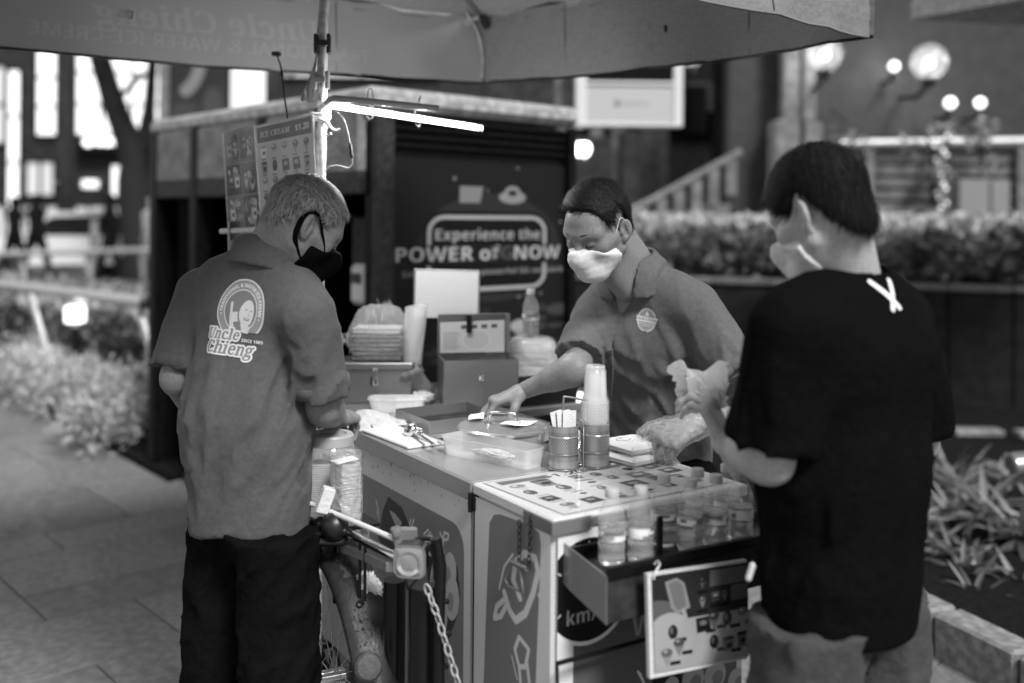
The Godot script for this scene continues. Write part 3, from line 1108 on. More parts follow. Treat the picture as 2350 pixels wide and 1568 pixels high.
	lamp("bollard_light", bl.position + Vector3(0, 0.70, 0), 0.16, 0.04)
	# kerb stones on the right, with the bed and its tufted plants
	var kerb := Node3D.new()
	kerb.name = "kerb"
	add_child(kerb)
	kerb.set_meta("kind", "structure")
	var k0 := Vector3(1.517, 0.160, -3.698)
	var k1 := Vector3(1.665, 0.160, -3.306)
	var kd := (k1 - k0).normalized()
	var kn := Vector3(kd.z, 0, -kd.x)
	if kn.x < 0:
		kn = -kn
	for k in range(-3, 6):
		st = B()
		box(st, Vector3.ZERO, Vector3(0.36, 0.17, 0.13), 0.012)
		var s := part("kerb_stone", st, mats.kerb_stone, kerb)
		s.transform = Transform3D(Basis(kd, Vector3.UP, kd.cross(Vector3.UP)), k0 + kd * (0.19 + k * 0.372) + kn * (0.075 + 0.006 * sin(k * 2.3)) + Vector3(0, -0.085 + 0.004 * sin(k * 5.0), 0))
	st = B()
	prism(st, PackedVector2Array([Vector2(1.45, 4.1), Vector2(2.2, 2.6), Vector2(6.0, 2.6), Vector2(6.0, 8.8), Vector2(0.6, 8.8), Vector2(1.0, 5.4)]), 0.08, Transform3D(Basis(Vector3.RIGHT, -PI / 2), Vector3(0, 0.04, 0)))
	structure("right_planting_bed", st, mats.soil)
	var spots := [[Vector3(2.455, 0.113, -5.600), 0.30, "tall pale spiky plant at the far end of the right bed"], [Vector3(2.150, 0.119, -5.000), 0.22, "spiky plant half hidden behind the customer's black shirt"], [Vector3(2.284, 0.171, -4.900), 0.30, "bright spiky plant with the fullest pale rosette in the right bed"], [Vector3(2.352, 0.119, -4.700), 0.27, "spiky plant cut by the right edge of the view"], [Vector3(1.990, 0.050, -4.600), 0.2, "small spiky plant low beside the customer's hip"], [Vector3(1.998, 0.004, -4.400), 0.25, "dark low spiky plant just behind the kerb stones"], [Vector3(2.838, 0.088, -5.800), 0.26, "spiky plant next to the steel spotlight"], [Vector3(2.163, -0.004, -4.300), 0.22, "low spiky plant above the nearest kerb stone"], [Vector3(2.338, -0.058, -4.900), 0.24, "spiky plant in the middle of the right bed, under the brightest one"], [Vector3(2.436, 0.008, -5.900), 0.26, "spiky plant at the back of the right bed beside the customer's arm"]]
	for e in spots:
		var at: Vector3 = e[0]
		var pl := thing("spiky_plant", e[2], "plant", Vector3(at.x, 0.08, at.z), 0.0, "spiky plants in the right bed")
		st = B()
		var top := Vector3(0, at.y - 0.08, 0)
		var off := Vector3(rng.randf_range(-0.1, 0.1), 0, rng.randf_range(-0.1, 0.1))
		tube(st, smooth_path([off, top * 0.5 + off * 0.8, top], 4), 0.007, 6)
		tube(st, smooth_path([off, top * 0.4 + off * 2.0, top * 0.6 + off * 3.0], 4), 0.005, 6)
		part("stem", st, mats.bark, pl)
		rosette(pl, top, 30, e[1], 0.0)
		rosette(pl, top * 0.6 + off * 3.0, 20, e[1] * 0.8, 0.1)
		rosette(pl, top * 0.75, 14, e[1] * 0.8, -0.2)
	var sp := thing("garden_spotlight", "brushed steel spotlight can cut by the right edge, above the spiky plants", "spotlight", Vector3(Vector3(2.535, 0.391, -5.000).x, 0.08, -5.0))
	var hy := Vector3(2.535, 0.391, -5.000).y - 0.08
	st = B()
	tube(st, [Vector3(0, 0, 0), Vector3(0, hy, 0)], 0.012, 8)
	part("stake", st, mats.black_metal, sp)
	st = B()
	lathe(st, [Vector2(0, -0.09), Vector2(0.05, -0.09), Vector2(0.058, -0.08), Vector2(0.058, 0.07), Vector2(0.05, 0.085), Vector2(0, 0.085)], Transform3D(Basis(Vector3.FORWARD, PI / 2 - 0.1), Vector3(0, hy, 0)), 24)
	part("can", st, mats.dull_steel, sp)
	# pale edging stones at the foot of the planter wall
	var pw := thing("planter_wall", "long dark stone faced planter wall behind the customer", "wall", Vector3(0, 0, 0))
	var w0 := Vector3(0.474, 1.035, -9.600)
	var w1 := Vector3(4.447, 1.035, -8.000)
	var wd3 := Vector3(w1.x - w0.x, 0, w1.z - w0.z)
	var wl := wd3.length()
	wd3 = wd3.normalized()
	var wn := Vector3(-wd3.z, 0, wd3.x)
	var wb := Basis(wd3, Vector3.UP, wn)
	var n := 9
	for k in n:
		st = B()
		box(st, Vector3(w0.x, 0.51, w0.z) + wd3 * (wl * (k + 0.5) / n) + wn * 0.0, Vector3(wl / n - 0.012, 0.98, 0.10), 0.008, wb)
		part("stone_panel", st, mats.planter, pw)
		st = B()
		box(st, Vector3(w0.x, 1.03, w0.z) + wd3 * (wl * (k + 0.5) / n) - wn * 0.06, Vector3(wl / n - 0.008, 0.05, 0.28), 0.008, wb)
		part("coping", st, mats.stone_light, pw)
	st = B()
	box(st, Vector3(w0.x, 0.55, w0.z) + wd3 * wl * 0.5 - wn * 0.75, Vector3(wl, 1.0, 1.35), 0.01, wb)
	part("core", st, mats.soil, pw)
	var edging := Node3D.new()
	edging.name = "path_edging"
	add_child(edging)
	edging.set_meta("kind", "structure")
	st = B()
	box(st, Vector3.ZERO, Vector3(0.34, 0.05, 0.12), 0.01)
	var es := commit(st)
	for k in 11:
		part("edging_stone", es, mats.kerb_stone, edging).position = Vector3(2.0 + k * 0.42, 0.10, -7.3 + 0.05 * k)
	# clipped hedge on the planter: pale flat top over dark gaps
	st = B()
	for k in 120:
		var f := rng.randf()
		var p := Vector3(w0.x, 1.1, w0.z) + wd3 * wl * f - wn * rng.randf_range(0.1, 1.2)
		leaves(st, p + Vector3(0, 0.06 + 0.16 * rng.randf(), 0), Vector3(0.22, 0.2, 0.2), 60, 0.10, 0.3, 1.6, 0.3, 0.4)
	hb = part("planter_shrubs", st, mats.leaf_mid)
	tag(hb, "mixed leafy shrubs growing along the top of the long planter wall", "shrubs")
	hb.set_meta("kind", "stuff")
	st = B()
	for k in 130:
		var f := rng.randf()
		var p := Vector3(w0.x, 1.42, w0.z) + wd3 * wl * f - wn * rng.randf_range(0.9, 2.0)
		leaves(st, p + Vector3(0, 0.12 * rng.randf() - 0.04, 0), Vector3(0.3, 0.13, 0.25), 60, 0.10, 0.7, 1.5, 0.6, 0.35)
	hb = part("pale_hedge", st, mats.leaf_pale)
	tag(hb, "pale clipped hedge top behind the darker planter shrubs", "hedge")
	hb.set_meta("kind", "stuff")


# ---------------------------------------------------------------- behind the cart
func window_block(parent: Node3D, a: Vector3, b: Vector3, nx: int, ny: int, m: Material, fm: Material) -> void:
	var st := B()
	var t := 0.12
	var lo := Vector3(minf(a.x, b.x), minf(a.y, b.y), a.z)
	var hi := Vector3(maxf(a.x, b.x), maxf(a.y, b.y), a.z)
	for i in nx + 1:
		var x := lerpf(lo.x, hi.x, float(i) / nx)
		box(st, Vector3(x, (lo.y + hi.y) / 2, lo.z + 0.03), Vector3(0.07, hi.y - lo.y, t), 0.01)
	for j in ny + 1:
		var y := lerpf(lo.y, hi.y, float(j) / ny)
		box(st, Vector3((lo.x + hi.x) / 2, y, lo.z + 0.025), Vector3(hi.x - lo.x, 0.07, t - 0.02), 0.01)
	var fr := part("window_frame", st, fm, parent)
	for i in nx:
		for j in ny:
			st = B()
			var c := Vector3(lerpf(lo.x, hi.x, (i + 0.5) / nx), lerpf(lo.y, hi.y, (j + 0.5) / ny), lo.z)
			box(st, c, Vector3((hi.x - lo.x) / nx - 0.06, (hi.y - lo.y) / ny - 0.06, 0.02), 0.0)
			part("pane", st, m, fr)

func far_person(label: String, at: Vector3, h: float, m: Material, turn: float, stride: float) -> void:
	var p := thing("person", label, "person", at, turn, "passers-by beyond the far handrail")
	var s := h / 1.72
	var bones := [
		bone(Vector3(0, 0.98, 0), Vector3(0, 1.36, 0), 0.15, 0.17, 0.05, Vector3.BACK, 1.5),
		bone(Vector3(-0.16, 1.40, 0), Vector3(0.16, 1.40, 0), 0.065, 0.065, 0.06),
		bone(Vector3(0, 1.40, 0), Vector3(0, 1.55, 0.02), 0.055, 0.05, 0.04),
		bone(Vector3(0, 1.58, 0.01), Vector3(0, 1.63, 0.0), 0.088, 0.092, 0.02),
		bone(Vector3(-0.09, 0.95, 0), Vector3(-0.1, 0.5, -stride), 0.10, 0.065, 0.05), bone(Vector3(-0.1, 0.5, -stride), Vector3(-0.1, 0.06, -stride * 0.8), 0.06, 0.042, 0.03),
		bone(Vector3(0.09, 0.95, 0), Vector3(0.1, 0.5, stride), 0.10, 0.065, 0.05), bone(Vector3(0.1, 0.5, stride), Vector3(0.1, 0.06, stride * 1.5), 0.06, 0.042, 0.03),
		bone(Vector3(-0.1, 0.04, -stride * 0.8 + 0.04), Vector3(-0.1, 0.035, -stride * 0.8 - 0.16), 0.045, 0.035, 0.02), bone(Vector3(0.1, 0.04, stride * 1.5 + 0.04), Vector3(0.1, 0.035, stride * 1.5 - 0.16), 0.045, 0.035, 0.02),
		bone(Vector3(-0.2, 1.38, 0), Vector3(-0.25, 1.10, stride * 0.6), 0.055, 0.045, 0.03), bone(Vector3(-0.25, 1.10, stride * 0.6), Vector3(-0.24, 0.86, stride * 0.4 - 0.06), 0.042, 0.034, 0.02),
		bone(Vector3(0.2, 1.38, 0), Vector3(0.25, 1.10, -stride * 0.6), 0.055, 0.045, 0.03), bone(Vector3(0.25, 1.10, -stride * 0.6), Vector3(0.24, 0.86, -stride * 0.4 - 0.1), 0.042, 0.034, 0.02)]
	var mesh := surf_mesh(bones, 0.03)
	var b := part("body", mesh, m, p)
	b.scale = Vector3.ONE * s

func car(label: String, at: Vector3, turn: float, m: Material, van: bool) -> void:
	var c := thing("parked_car", label, "car", at, turn, "cars on the road behind the passers-by")
	var prof := PackedVector2Array([Vector2(-2.2, 0.35), Vector2(-2.25, 0.7), Vector2(-2.1, 0.95), Vector2(-1.2, 1.05), Vector2(-0.5, 1.62 if van else 1.45), Vector2(1.2, 1.70 if van else 1.45), Vector2(1.9, 1.55 if van else 1.0), Vector2(2.2, 0.95), Vector2(2.2, 0.35)])
	var st := B()
	prism(st, prof, 1.7)
	part("body", st, m, c)
	st = B()
	prism(st, PackedVector2Array([Vector2(-1.05, 1.06), Vector2(-0.45, 1.5 if van else 1.38), Vector2(1.1, 1.56 if van else 1.38), Vector2(1.6, 1.06)]), 1.72)
	part("side_windows", st, mats.car_glass, c)
	st = B()
	quad(st, Vector3(-1.16, 1.09, 0.76), Vector3(-0.53, 1.58 if van else 1.42, 0.7), Vector3(-0.53, 1.58 if van else 1.42, -0.7), Vector3(-1.16, 1.09, -0.76))
	part("windscreen", st, mats.car_glass, c).position = Vector3(-0.03, 0.03, 0)
	for x in [-1.35, 1.35]:
		for z in [-0.78, 0.78]:
			st = B()
			lathe(st, [Vector2(0, -0.1), Vector2(0.2, -0.1), Vector2(0.31, -0.09), Vector2(0.33, 0), Vector2(0.31, 0.09), Vector2(0.2, 0.1), Vector2(0, 0.1)], Transform3D(Basis(Vector3.RIGHT, PI / 2), Vector3(x, 0.33, z)), 20)
			part("wheel", st, mats.rubber, c)
	for z in [-0.6, 0.6]:
		st = B()
		lathe(st, [Vector2(0, 0), Vector2(0.11, 0.0), Vector2(0.11, 0.05), Vector2(0.07, 0.08), Vector2(0, 0.09)], Transform3D(Basis(Vector3.BACK, PI / 2), Vector3(-2.2, 0.72, z)), 16)
		part("headlight", st, mats.head_lamp, c)

func build_background() -> void:
	# department store on the far side of the road
	var sh := thing("store_building", "big dark fronted store across the road with tall lit windows", "building", Vector3(0, 0, 0))
	var st := B()
	box(st, Vector3(-8, 8, -37), Vector3(62, 16, 4), 0.05)
	part("wall", st, mats.wall_mid, sh)
	window_block(sh, Vector3(-16.249, 7.229, -34.900), Vector3(-15.527, 4.235, -34.900), 1, 3, mats.window_glow, mats.wall_dark)
	window_block(sh, Vector3(-15.034, 7.462, -34.900), Vector3(-11.948, 4.264, -34.900), 3, 3, mats.window_glow, mats.wall_dark)
	window_block(sh, Vector3(-18.383, 6.617, -34.900), Vector3(-17.292, 3.953, -34.900), 1, 2, mats.window_dim, mats.wall_dark)
	window_block(sh, Vector3(-17.224, 6.478, -34.900), Vector3(-16.769, 1.730, -34.900), 1, 3, mats.window_glow, mats.wall_dark)
	window_block(sh, Vector3(-13.677, 3.270, -34.900), Vector3(-12.733, 2.178, -34.900), 1, 1, mats.window_glow, mats.wall_dark)
	window_block(sh, Vector3(-12.269, 3.519, -34.900), Vector3(-9.731, 1.936, -34.900), 3, 1, mats.window_glow, mats.wall_dark)
	window_block(sh, Vector3(-16.574, 3.365, -34.900), Vector3(-15.599, 2.185, -34.900), 2, 1, mats.window_dim, mats.wall_dark)
	window_block(sh, Vector3(-18.047, 1.868, -34.900), Vector3(-11.502, 0.585, -34.900), 9, 1, mats.window_dim, mats.wall_mid)
	window_block(sh, Vector3(-9.187, 8.029, -34.900), Vector3(-2.489, 6.302, -34.900), 5, 1, mats.window_dim, mats.wall_dark)
	st = B()
	between(st, Vector3(-15.025, 4.009, -34.400), Vector3(-11.362, 3.643, -34.400), 0.8, 0.05)
	part("awning", st, mats.wall_dark, sh)
	for e in [[205, 325], [226, 323], [250, 325], [270, 322], [365, 326], [130, 422]]:
		pass
	for p in [Vector3(-13.849, 3.930, -33.400), Vector3(-13.480, 3.961, -33.400), Vector3(-13.209, 3.949, -33.400), Vector3(-12.996, 3.979, -33.400), Vector3(-11.347, 3.950, -33.400), Vector3(-14.705, 2.586, -33.400)]:
		st = B()
		lathe(st, [Vector2(0, -0.16), Vector2(0.13, -0.1), Vector2(0.17, 0), Vector2(0.13, 0.1), Vector2(0, 0.16)], Transform3D(Basis.IDENTITY, p), 14)
		part("awning_lamp", st, mats.bulb_glow, sh)
	st = B()
	between(st, Vector3(-14.066, 2.691, -33.400), Vector3(-13.524, 2.426, -33.400), 0.1, 0.05)
	part("shop_light", st, mats.window_glow, sh)
	var c := thing("stone_pillar", "grey pillar in front of the lit windows, left of the forked tree", "pillar", Vector3(Vector3(-13.065, 2.229, -30.000).x, 0, -30.0))
	st = B()
	box(st, Vector3(0, 5, 0), Vector3(0.42, 10, 0.42), 0.03)
	part("shaft", st, mats.wall_mid, c)
	st = B()
	box(st, Vector3(0, 0.2, 0), Vector3(0.56, 0.4, 0.56), 0.03)
	part("plinth", st, mats.wall_mid, c)
	c = thing("pale_pillar", "slim pale pillar rising beside the left end of the booth roof", "pillar", Vector3(Vector3(-5.090, 1.911, -15.000).x, 0, -15.0))
	st = B()
	box(st, Vector3(0, 3, 0), Vector3(0.16, 6, 0.16), 0.02)
	part("shaft", st, mats.stone_light, c)
	st = B()
	box(st, Vector3(0, 0.1, 0), Vector3(0.24, 0.2, 0.24), 0.02)
	part("plinth", st, mats.stone_light, c)
	# the forked tree
	var tr := thing("forked_tree", "dark forked street tree in front of the lit store windows", "tree", Vector3(Vector3(-8.158, 2.065, -22.000).x, 0, -22.6))
	st = B()
	var tb := tr.position
	tube(st, smooth_path([Vector3(0, 0, 0), Vector3(-8.381, 2.078, -22.600) - tb, Vector3(-8.367, 2.752, -22.600) - tb, Vector3(-8.506, 3.251, -22.600) - tb, Vector3(-8.801, 3.998, -22.600) - tb, Vector3(-9.195, 5.245, -22.600) - tb, Vector3(-9.512, 6.301, -22.600) - tb], 5), [0.36, 0.35, 0.34, 0.33, 0.33, 0.33, 0.32, 0.31, 0.30, 0.30, 0.30, 0.30, 0.30, 0.30, 0.30, 0.30, 0.29, 0.28, 0.27, 0.26, 0.26, 0.25, 0.24, 0.24, 0.23, 0.23, 0.22, 0.22, 0.21, 0.2, 0.2], 12)
	tube(st, smooth_path([Vector3(-8.349, 2.848, -22.600) - tb, Vector3(-8.103, 3.331, -22.600) - tb, Vector3(-8.013, 4.101, -22.600) - tb, Vector3(-7.944, 5.063, -22.600) - tb, Vector3(-7.684, 6.219, -22.600) - tb], 4), [0.27, 0.24, 0.22, 0.20, 0.19, 0.18, 0.17, 0.14, 0.13, 0.13, 0.12, 0.12, 0.12, 0.11, 0.11, 0.1, 0.1], 10)
	tube(st, smooth_path([Vector3(-8.801, 3.998, -22.600) - tb, Vector3(-8.477, 4.386, -22.600) - tb, Vector3(-8.152, 4.677, -22.600) - tb], 4), 0.07, 8)
	part("trunk", st, mats.bark, tr)
	st = B()
	for k in 26:
		leaves(st, Vector3(rng.randf_range(-3.5, 3.5), rng.randf_range(5.2, 8.5), rng.randf_range(-2, 2)), Vector3(0.9, 0.6, 0.9), 120, 0.22, 0.4, 1.4, 0.1, 0.35)
	part("crown", st, mats.leaf_dark, tr)
	# people and cars
	far_person("passer-by in black nearest the left edge, beyond the far handrail", Vector3(Vector3(-9.961, 0.267, -20.500).x, 0.12, -20.5), 1.80, mats.cloth_far, 1.5, 0.12)
	far_person("passer-by in black walking second from the left edge", Vector3(Vector3(-9.292, 0.302, -20.000).x, 0.12, -20.0), 1.84, mats.cloth_far, 1.4, 0.16)
	far_person("tall dark passer-by with a child in front of the white cars", Vector3(Vector3(-7.705, 0.339, -19.600).x, 0.12, -19.6), 1.86, mats.cloth_far, -1.2, 0.14)
	far_person("small child in pale clothes beside the tall dark passer-by", Vector3(Vector3(-7.907, 0.349, -19.400).x, 0.12, -19.4), 1.35, mats.cloth_far_pale, -1.2, 0.08)
	far_person("passer-by in pale clothes nearest the booth", Vector3(Vector3(-7.221, 0.289, -20.500).x, 0.12, -20.5), 1.80, mats.cloth_far_pale, 1.2, 0.12)
	car("white van with its headlamps on behind the dark passers-by", Vector3(Vector3(-11.003, 0.178, -25.500).x, 0, -25.5), 0.45, mats.car_white, true)
	car("pale car with its headlamps on next to the booth", Vector3(Vector3(-9.348, 0.140, -26.500).x, 0, -27.0), 0.5, mats.car_grey, false)
	# hoarding and lit sign above the booth
	var bn := thing("picture_banner", "dark picture banner with a pale swoosh behind the booth roof", "banner", Vector3(-3.975, 2.644, -13.000))
	st = B()
	quad(st, Vector3(-4.350, 3.769, -13.000) - bn.position, Vector3(-3.631, 3.775, -13.000) - bn.position, Vector3(-3.621, 2.591, -13.000) - bn.position, Vector3(-4.340, 2.586, -13.000) - bn.position)
	part("print", st, mats.banner, bn)
	st = B()
	between(st, Vector3(-4.379, 3.806, -13.020) - bn.position, Vector3(-3.604, 2.560, -13.020) - bn.position, 0.06, 0.01)
	part("backing", st, mats.wall_dark, bn)
	for x in [Vector3(-4.316, 2.646, -13.060).x, Vector3(-3.677, 2.651, -13.060).x]:
		st = B()
		tube(st, [Vector3(x - bn.position.x, 0, -0.1), Vector3(x - bn.position.x, -bn.position.y, -0.1)], 0.04, 8)
		part("post", st, mats.black_metal, bn)
	var lb := thing("light_box", "plain glowing white light box rising behind the booth roof", "light box", Vector3(-3.488, 2.682, -13.400))
	st = B()
	between(st, Vector3(-3.731, 3.820, -13.400) - lb.position, Vector3(-3.254, 2.684, -13.400) - lb.position, 0.2, 0.02)
	part("lit_face", st, mats.sign_glow, lb)
	st = B()
	between(st, Vector3(-3.257, 3.828, -13.420) - lb.position, Vector3(-3.064, 2.687, -13.420) - lb.position, 0.2, 0.02)
	between(st, Vector3(-0.3, 0, 0), Vector3(0.3, -lb.position.y, 0), 0.16, 0.02)
	part("side_frame", st, mats.wall_mid, lb)
	# white notice sign over the centre vendor
	var sg := thing("notice_sign", "white framed notice sign with a dark upper screen, hung above the centre vendor", "sign", Vector3(1.096, 2.437, -9.600))
	var sp := sg.position
	st = B()
	between(st, Vector3(0.587, 3.209, -9.600) - sp, Vector3(0.692, 2.425, -9.600) - sp, 0.12, 0.01)
	between(st, Vector3(1.506, 3.257, -9.600) - sp, Vector3(1.594, 2.433, -9.600) - sp, 0.12, 0.01)
	between(st, Vector3(0.688, 2.858, -9.595) - sp, Vector3(1.509, 2.824, -9.595) - sp, 0.12, 0.01)
	between(st, Vector3(0.625, 2.465, -9.590) - sp, Vector3(1.564, 2.432, -9.590) - sp, 0.12, 0.01)
	part("frame", st, mats.white_paint, sg)
	st = B()
	between(st, Vector3(0.687, 3.381, -9.640) - sp, Vector3(1.515, 2.862, -9.640) - sp, 0.08, 0.01)
	part("screen", st, mats.booth_dark, sg)
	st = B()
	between(st, Vector3(0.690, 2.821, -9.630) - sp, Vector3(1.517, 2.468, -9.630) - sp, 0.08, 0.01)
	part("panel", st, mats.white_paint, sg)
	st = B()
	quad(st, Vector3(0.690, 2.820, -9.620) - sp, Vector3(1.513, 2.827, -9.620) - sp, Vector3(1.515, 2.471, -9.620) - sp, Vector3(0.693, 2.464, -9.620) - sp)
	part("print", st, mats.sign_print, sg)
	st = B()
	between(st, Vector3(0.405, 3.048, -9.900) - sp, Vector3(0.612, 2.468, -9.900) - sp, 0.2, 0.01)
	part("side_panel", st, mats.stone_light, sg)
	for x in [Vector3(0.478, 2.416, -9.900)]:
		st = B()
		tube(st, [Vector3(x.x, 3.2, -9.95) - sp, Vector3(x.x, 0, -9.95) - sp], 0.05, 10)
		part("post", st, mats.dull_steel, sg)
	# dark mall building on the right
	var bd := thing("mall_building", "dark stone building with tall pillars behind the planter on the right", "building", Vector3.ZERO)
	st = B()
	box(st, Vector3(7.0, 5, -18.5), Vector3(15, 10, 2), 0.05)
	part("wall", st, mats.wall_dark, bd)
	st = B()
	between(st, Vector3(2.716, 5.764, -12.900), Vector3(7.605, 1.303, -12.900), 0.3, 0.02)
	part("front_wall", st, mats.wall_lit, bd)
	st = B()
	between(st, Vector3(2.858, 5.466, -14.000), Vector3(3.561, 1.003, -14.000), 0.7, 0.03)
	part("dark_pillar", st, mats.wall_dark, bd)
	for e in [[Vector3(3.307, 5.055, -12.500), Vector3(3.506, 2.769, -12.500)], [Vector3(3.541, 5.057, -12.500), Vector3(3.698, 2.771, -12.500)]]:
		st = B()
		between(st, e[0], e[1], 0.2, 0.02)
		part("pale_pillar_shaft", st, mats.stone_light, bd)
	for e in [[Vector3(3.182, 2.789, -12.400), Vector3(3.492, 2.390, -12.400)], [Vector3(3.531, 2.760, -12.400), Vector3(3.756, 2.392, -12.400)]]:
		st = B()
		between(st, e[0], Vector3(e[1].x, 0.0, e[1].z), 0.4, 0.03)
		part("pillar_base", st, mats.stone_light, bd)
	for e in [[Vector3(2.672, 3.662, -16.000), Vector3(3.046, 2.889, -16.000)], [Vector3(3.149, 3.638, -16.000), Vector3(3.305, 2.836, -16.000)], [Vector3(3.765, 4.840, -17.300), Vector3(3.853, 3.074, -17.300)]]:
		st = B()
		between(st, e[0], e[1], 0.1, 0.02)
		part("recess", st, mats.booth_inside, bd)
	for e in [Vector3(1.275, 2.900, -15.500), Vector3(1.592, 2.902, -15.500), Vector3(2.055, 2.774, -15.500), Vector3(2.265, 2.908, -15.500)]:
		st = B()
		between(st, Vector3(e.x - 0.10, 3.2, e.z), Vector3(e.x + 0.10, 1.4, e.z), 0.1, 0.02)
		part("pale_strip", st, mats.stone_light, bd)
	st = B()
	between(st, Vector3(0.453, 2.734, -14.500), Vector3(1.391, 1.211, -14.500), 0.3, 0.03)
	between(st, Vector3(1.522, 2.808, -14.400), Vector3(1.811, 1.217, -14.400), 0.4, 0.03)
	part("low_wall", st, mats.wall_mid, bd)
	st = B()
	box(st, Vector3(3.5, 3.6, -17.3), Vector3(8, 0.5, 0.6), 0.03)
	part("canopy", st, mats.wall_mid, bd)
	# stair with pale balusters
	var sr := thing("outdoor_stair", "pale stair with a sloping balustrade rising beside the dark pillar", "stair", Vector3(2.049, 1.480, -12.500))
	for k in 7:
		st = B()
		box(st, Vector3(-0.55 + k * 0.16, -0.35 + k * 0.09, 0), Vector3(0.2, 0.16, 1.0), 0.01)
		part("step", st, mats.stone_light, sr)
	for k in 6:
		st = B()
		box(st, Vector3(-0.5 + k * 0.2, 0.0 + k * 0.115, 0.55), Vector3(0.13, 0.42, 0.06), 0.01)
		part("baluster", st, mats.stone_light, sr)
	st = B()
	tube(st, [Vector3(-0.65, 0.17, 0.55), Vector3(0.62, 0.88, 0.55)], 0.05, 10)
	part("handrail", st, mats.stone_light, sr)
	var gl := thing("wall_lamp", "pair of bright round wall lamps beside the booth's right edge", "lamp", Vector3(0.823, 2.417, -12.500))
	for e in [Vector3(0.764, 2.417, -12.500), Vector3(0.881, 2.423, -12.500)]:
		st = B()
		lathe(st, [Vector2(0, -0.12), Vector2(0.06, -0.06), Vector2(0.075, 0), Vector2(0.06, 0.06), Vector2(0, 0.075)], Transform3D(Basis.IDENTITY, e - gl.position), 16)
		part("bulb", st, mats.bulb_glow, gl)
	st = B()
	box(st, Vector3(0, 0.0, -0.4), Vector3(0.2, 0.08, 0.7), 0.02)
	part("bracket", st, mats.black_metal, gl)
	lamp("wall_light", gl.position + Vector3(0, 0, 0.25), 0.6, 0.03)
	# globe lamps
	var names := ["clear globe lamp whose top is cut by the umbrella edge, beside the notice sign", "clear globe lamp next to the pale pillars", "clear globe lamp rightmost on the dark wall"]
	var globes := [[Vector3(2.052, 3.538, -12.000), 0.19], [Vector3(3.651, 3.520, -12.000), 0.20], [Vector3(4.877, 3.438, -12.000), 0.21]]
	for k in 3:
		var g := thing("globe_lamp", names[k], "lamp", globes[k][0], 0.0, "globe lamps on the mall front")
		var r: float = globes[k][1]
		st = B()
		lathe(st, arc3(r), Transform3D.IDENTITY, 24)
		part("globe", st, mats.globe, g)
		st = B()
		lathe(st, arc3(r * 0.27), Transform3D(Basis.IDENTITY, Vector3(0, -0.02, 0)), 16)
		part("bulb", st, mats.bulb_glow, g)
		st = B()
		lathe(st, [Vector2(0, -r - 0.09), Vector2(0.07, -r - 0.09), Vector2(0.09, -r - 0.02), Vector2(0.09, -r * 0.93), Vector2(0, -r * 0.9)], Transform3D.IDENTITY, 16)
		tube(st, [Vector3(0, -r - 0.05, 0), Vector3(0, -r - 0.16, -0.4), Vector3(0, -r - 0.1, -0.9)], 0.03, 8)
		part("bracket", st, mats.black_metal, g)
		lamp("globe_light", g.position - Vector3(0, 0.02, 0), 0.10, 0.03)
	for e in [[Vector3(4.650, 3.459, -12.500), 0.06, "small bare bulb lamp between the two right globe lamps"], [Vector3(5.126, 2.960, -12.000), 0.065, "bright lamp left of the pair above the slatted balustrade"], [Vector3(5.478, 2.963, -12.000), 0.06, "bright lamp right of the pair above the slatted balustrade"]]:
		var g := thing("bulb_lamp", e[2], "lamp", e[0], 0.0, "small bulb lamps on the mall front")
		st = B()
		lathe(st, arc3(e[1]), Transform3D.IDENTITY, 16)
		part("bulb", st, mats.bulb_glow, g)
		st = B()
		tube(st, [Vector3(0, -e[1], 0), Vector3(0, -e[1] - 0.1, -0.1), Vector3(0, -e[1] - 0.1, -0.45)], 0.03, 8)
		part("bracket", st, mats.black_metal, g)
		lamp("bulb_light", g.position, 0.09, 0.03)
	# slatted balustrade with a fairy-lit post and climbers
	var ba := thing("slatted_balustrade", "balustrade of wide horizontal slats with a steel handrail, behind the customer", "balustrade", Vector3(5.062, 1.612, -12.200))
	var o := ba.position
	for k in 7:
		st = B()
		var y: float = Vector3(5.055, 2.380, -12.200).y - k * 0.148
		between(st, Vector3(Vector3(3.967, 2.122, -12.200).x, y, -12.2) - o, Vector3(Vector3(6.770, 2.145, -12.200).x, y - 0.115, -12.2) - o, 0.04, 0.006)
		part("slat", st, mats.slat_paint, ba)
	st = B()
	tube(st, [Vector3(3.829, 2.472, -12.100) - o, Vector3(6.712, 2.542, -12.100) - o], 0.052, 12)
	part("handrail", st, mats.galvanised, ba)
	for e in [Vector3(4.220, 2.428, -12.100), Vector3(5.065, 2.461, -12.100), Vector3(6.017, 2.495, -12.100)]:
		st = B()
		box(st, Vector3(e.x, 0.85 + 0.4, e.z) - o, Vector3(0.09, 2.4, 0.05), 0.01)
		part("post", st, mats.stone_light, ba)
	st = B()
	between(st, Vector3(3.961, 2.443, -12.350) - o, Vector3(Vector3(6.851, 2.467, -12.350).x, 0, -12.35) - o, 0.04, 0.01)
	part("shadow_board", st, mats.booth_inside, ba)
	var ub := thing("utility_box", "plain grey utility cabinet in front of the slatted balustrade", "cabinet", Vector3(Vector3(5.254, 1.613, -11.400).x, 0, -11.4))
	for e in [[Vector3(4.983, 2.038, -11.400), Vector3(5.321, 1.614, -11.400)], [Vector3(5.337, 2.031, -11.400), Vector3(5.545, 1.615, -11.400)]]:
		st = B()
		between(st, e[0] - ub.position, Vector3(e[1].x, 0, e[1].z) - ub.position, 0.3, 0.01)
		part("door", st, mats.dull_steel, ub)
	var fl := thing("string_lights", "string of small fairy lights wound round the balustrade post", "lights", Vector3(5.016, 2.020, -12.000))
	st = B()
	var pts := []
	for k in 40:
		pts.append(Vector3(cos(k * 0.9) * 0.07, 0.55 - k * 0.028, sin(k * 0.9) * 0.06))
	tube(st, pts, 0.006, 5)
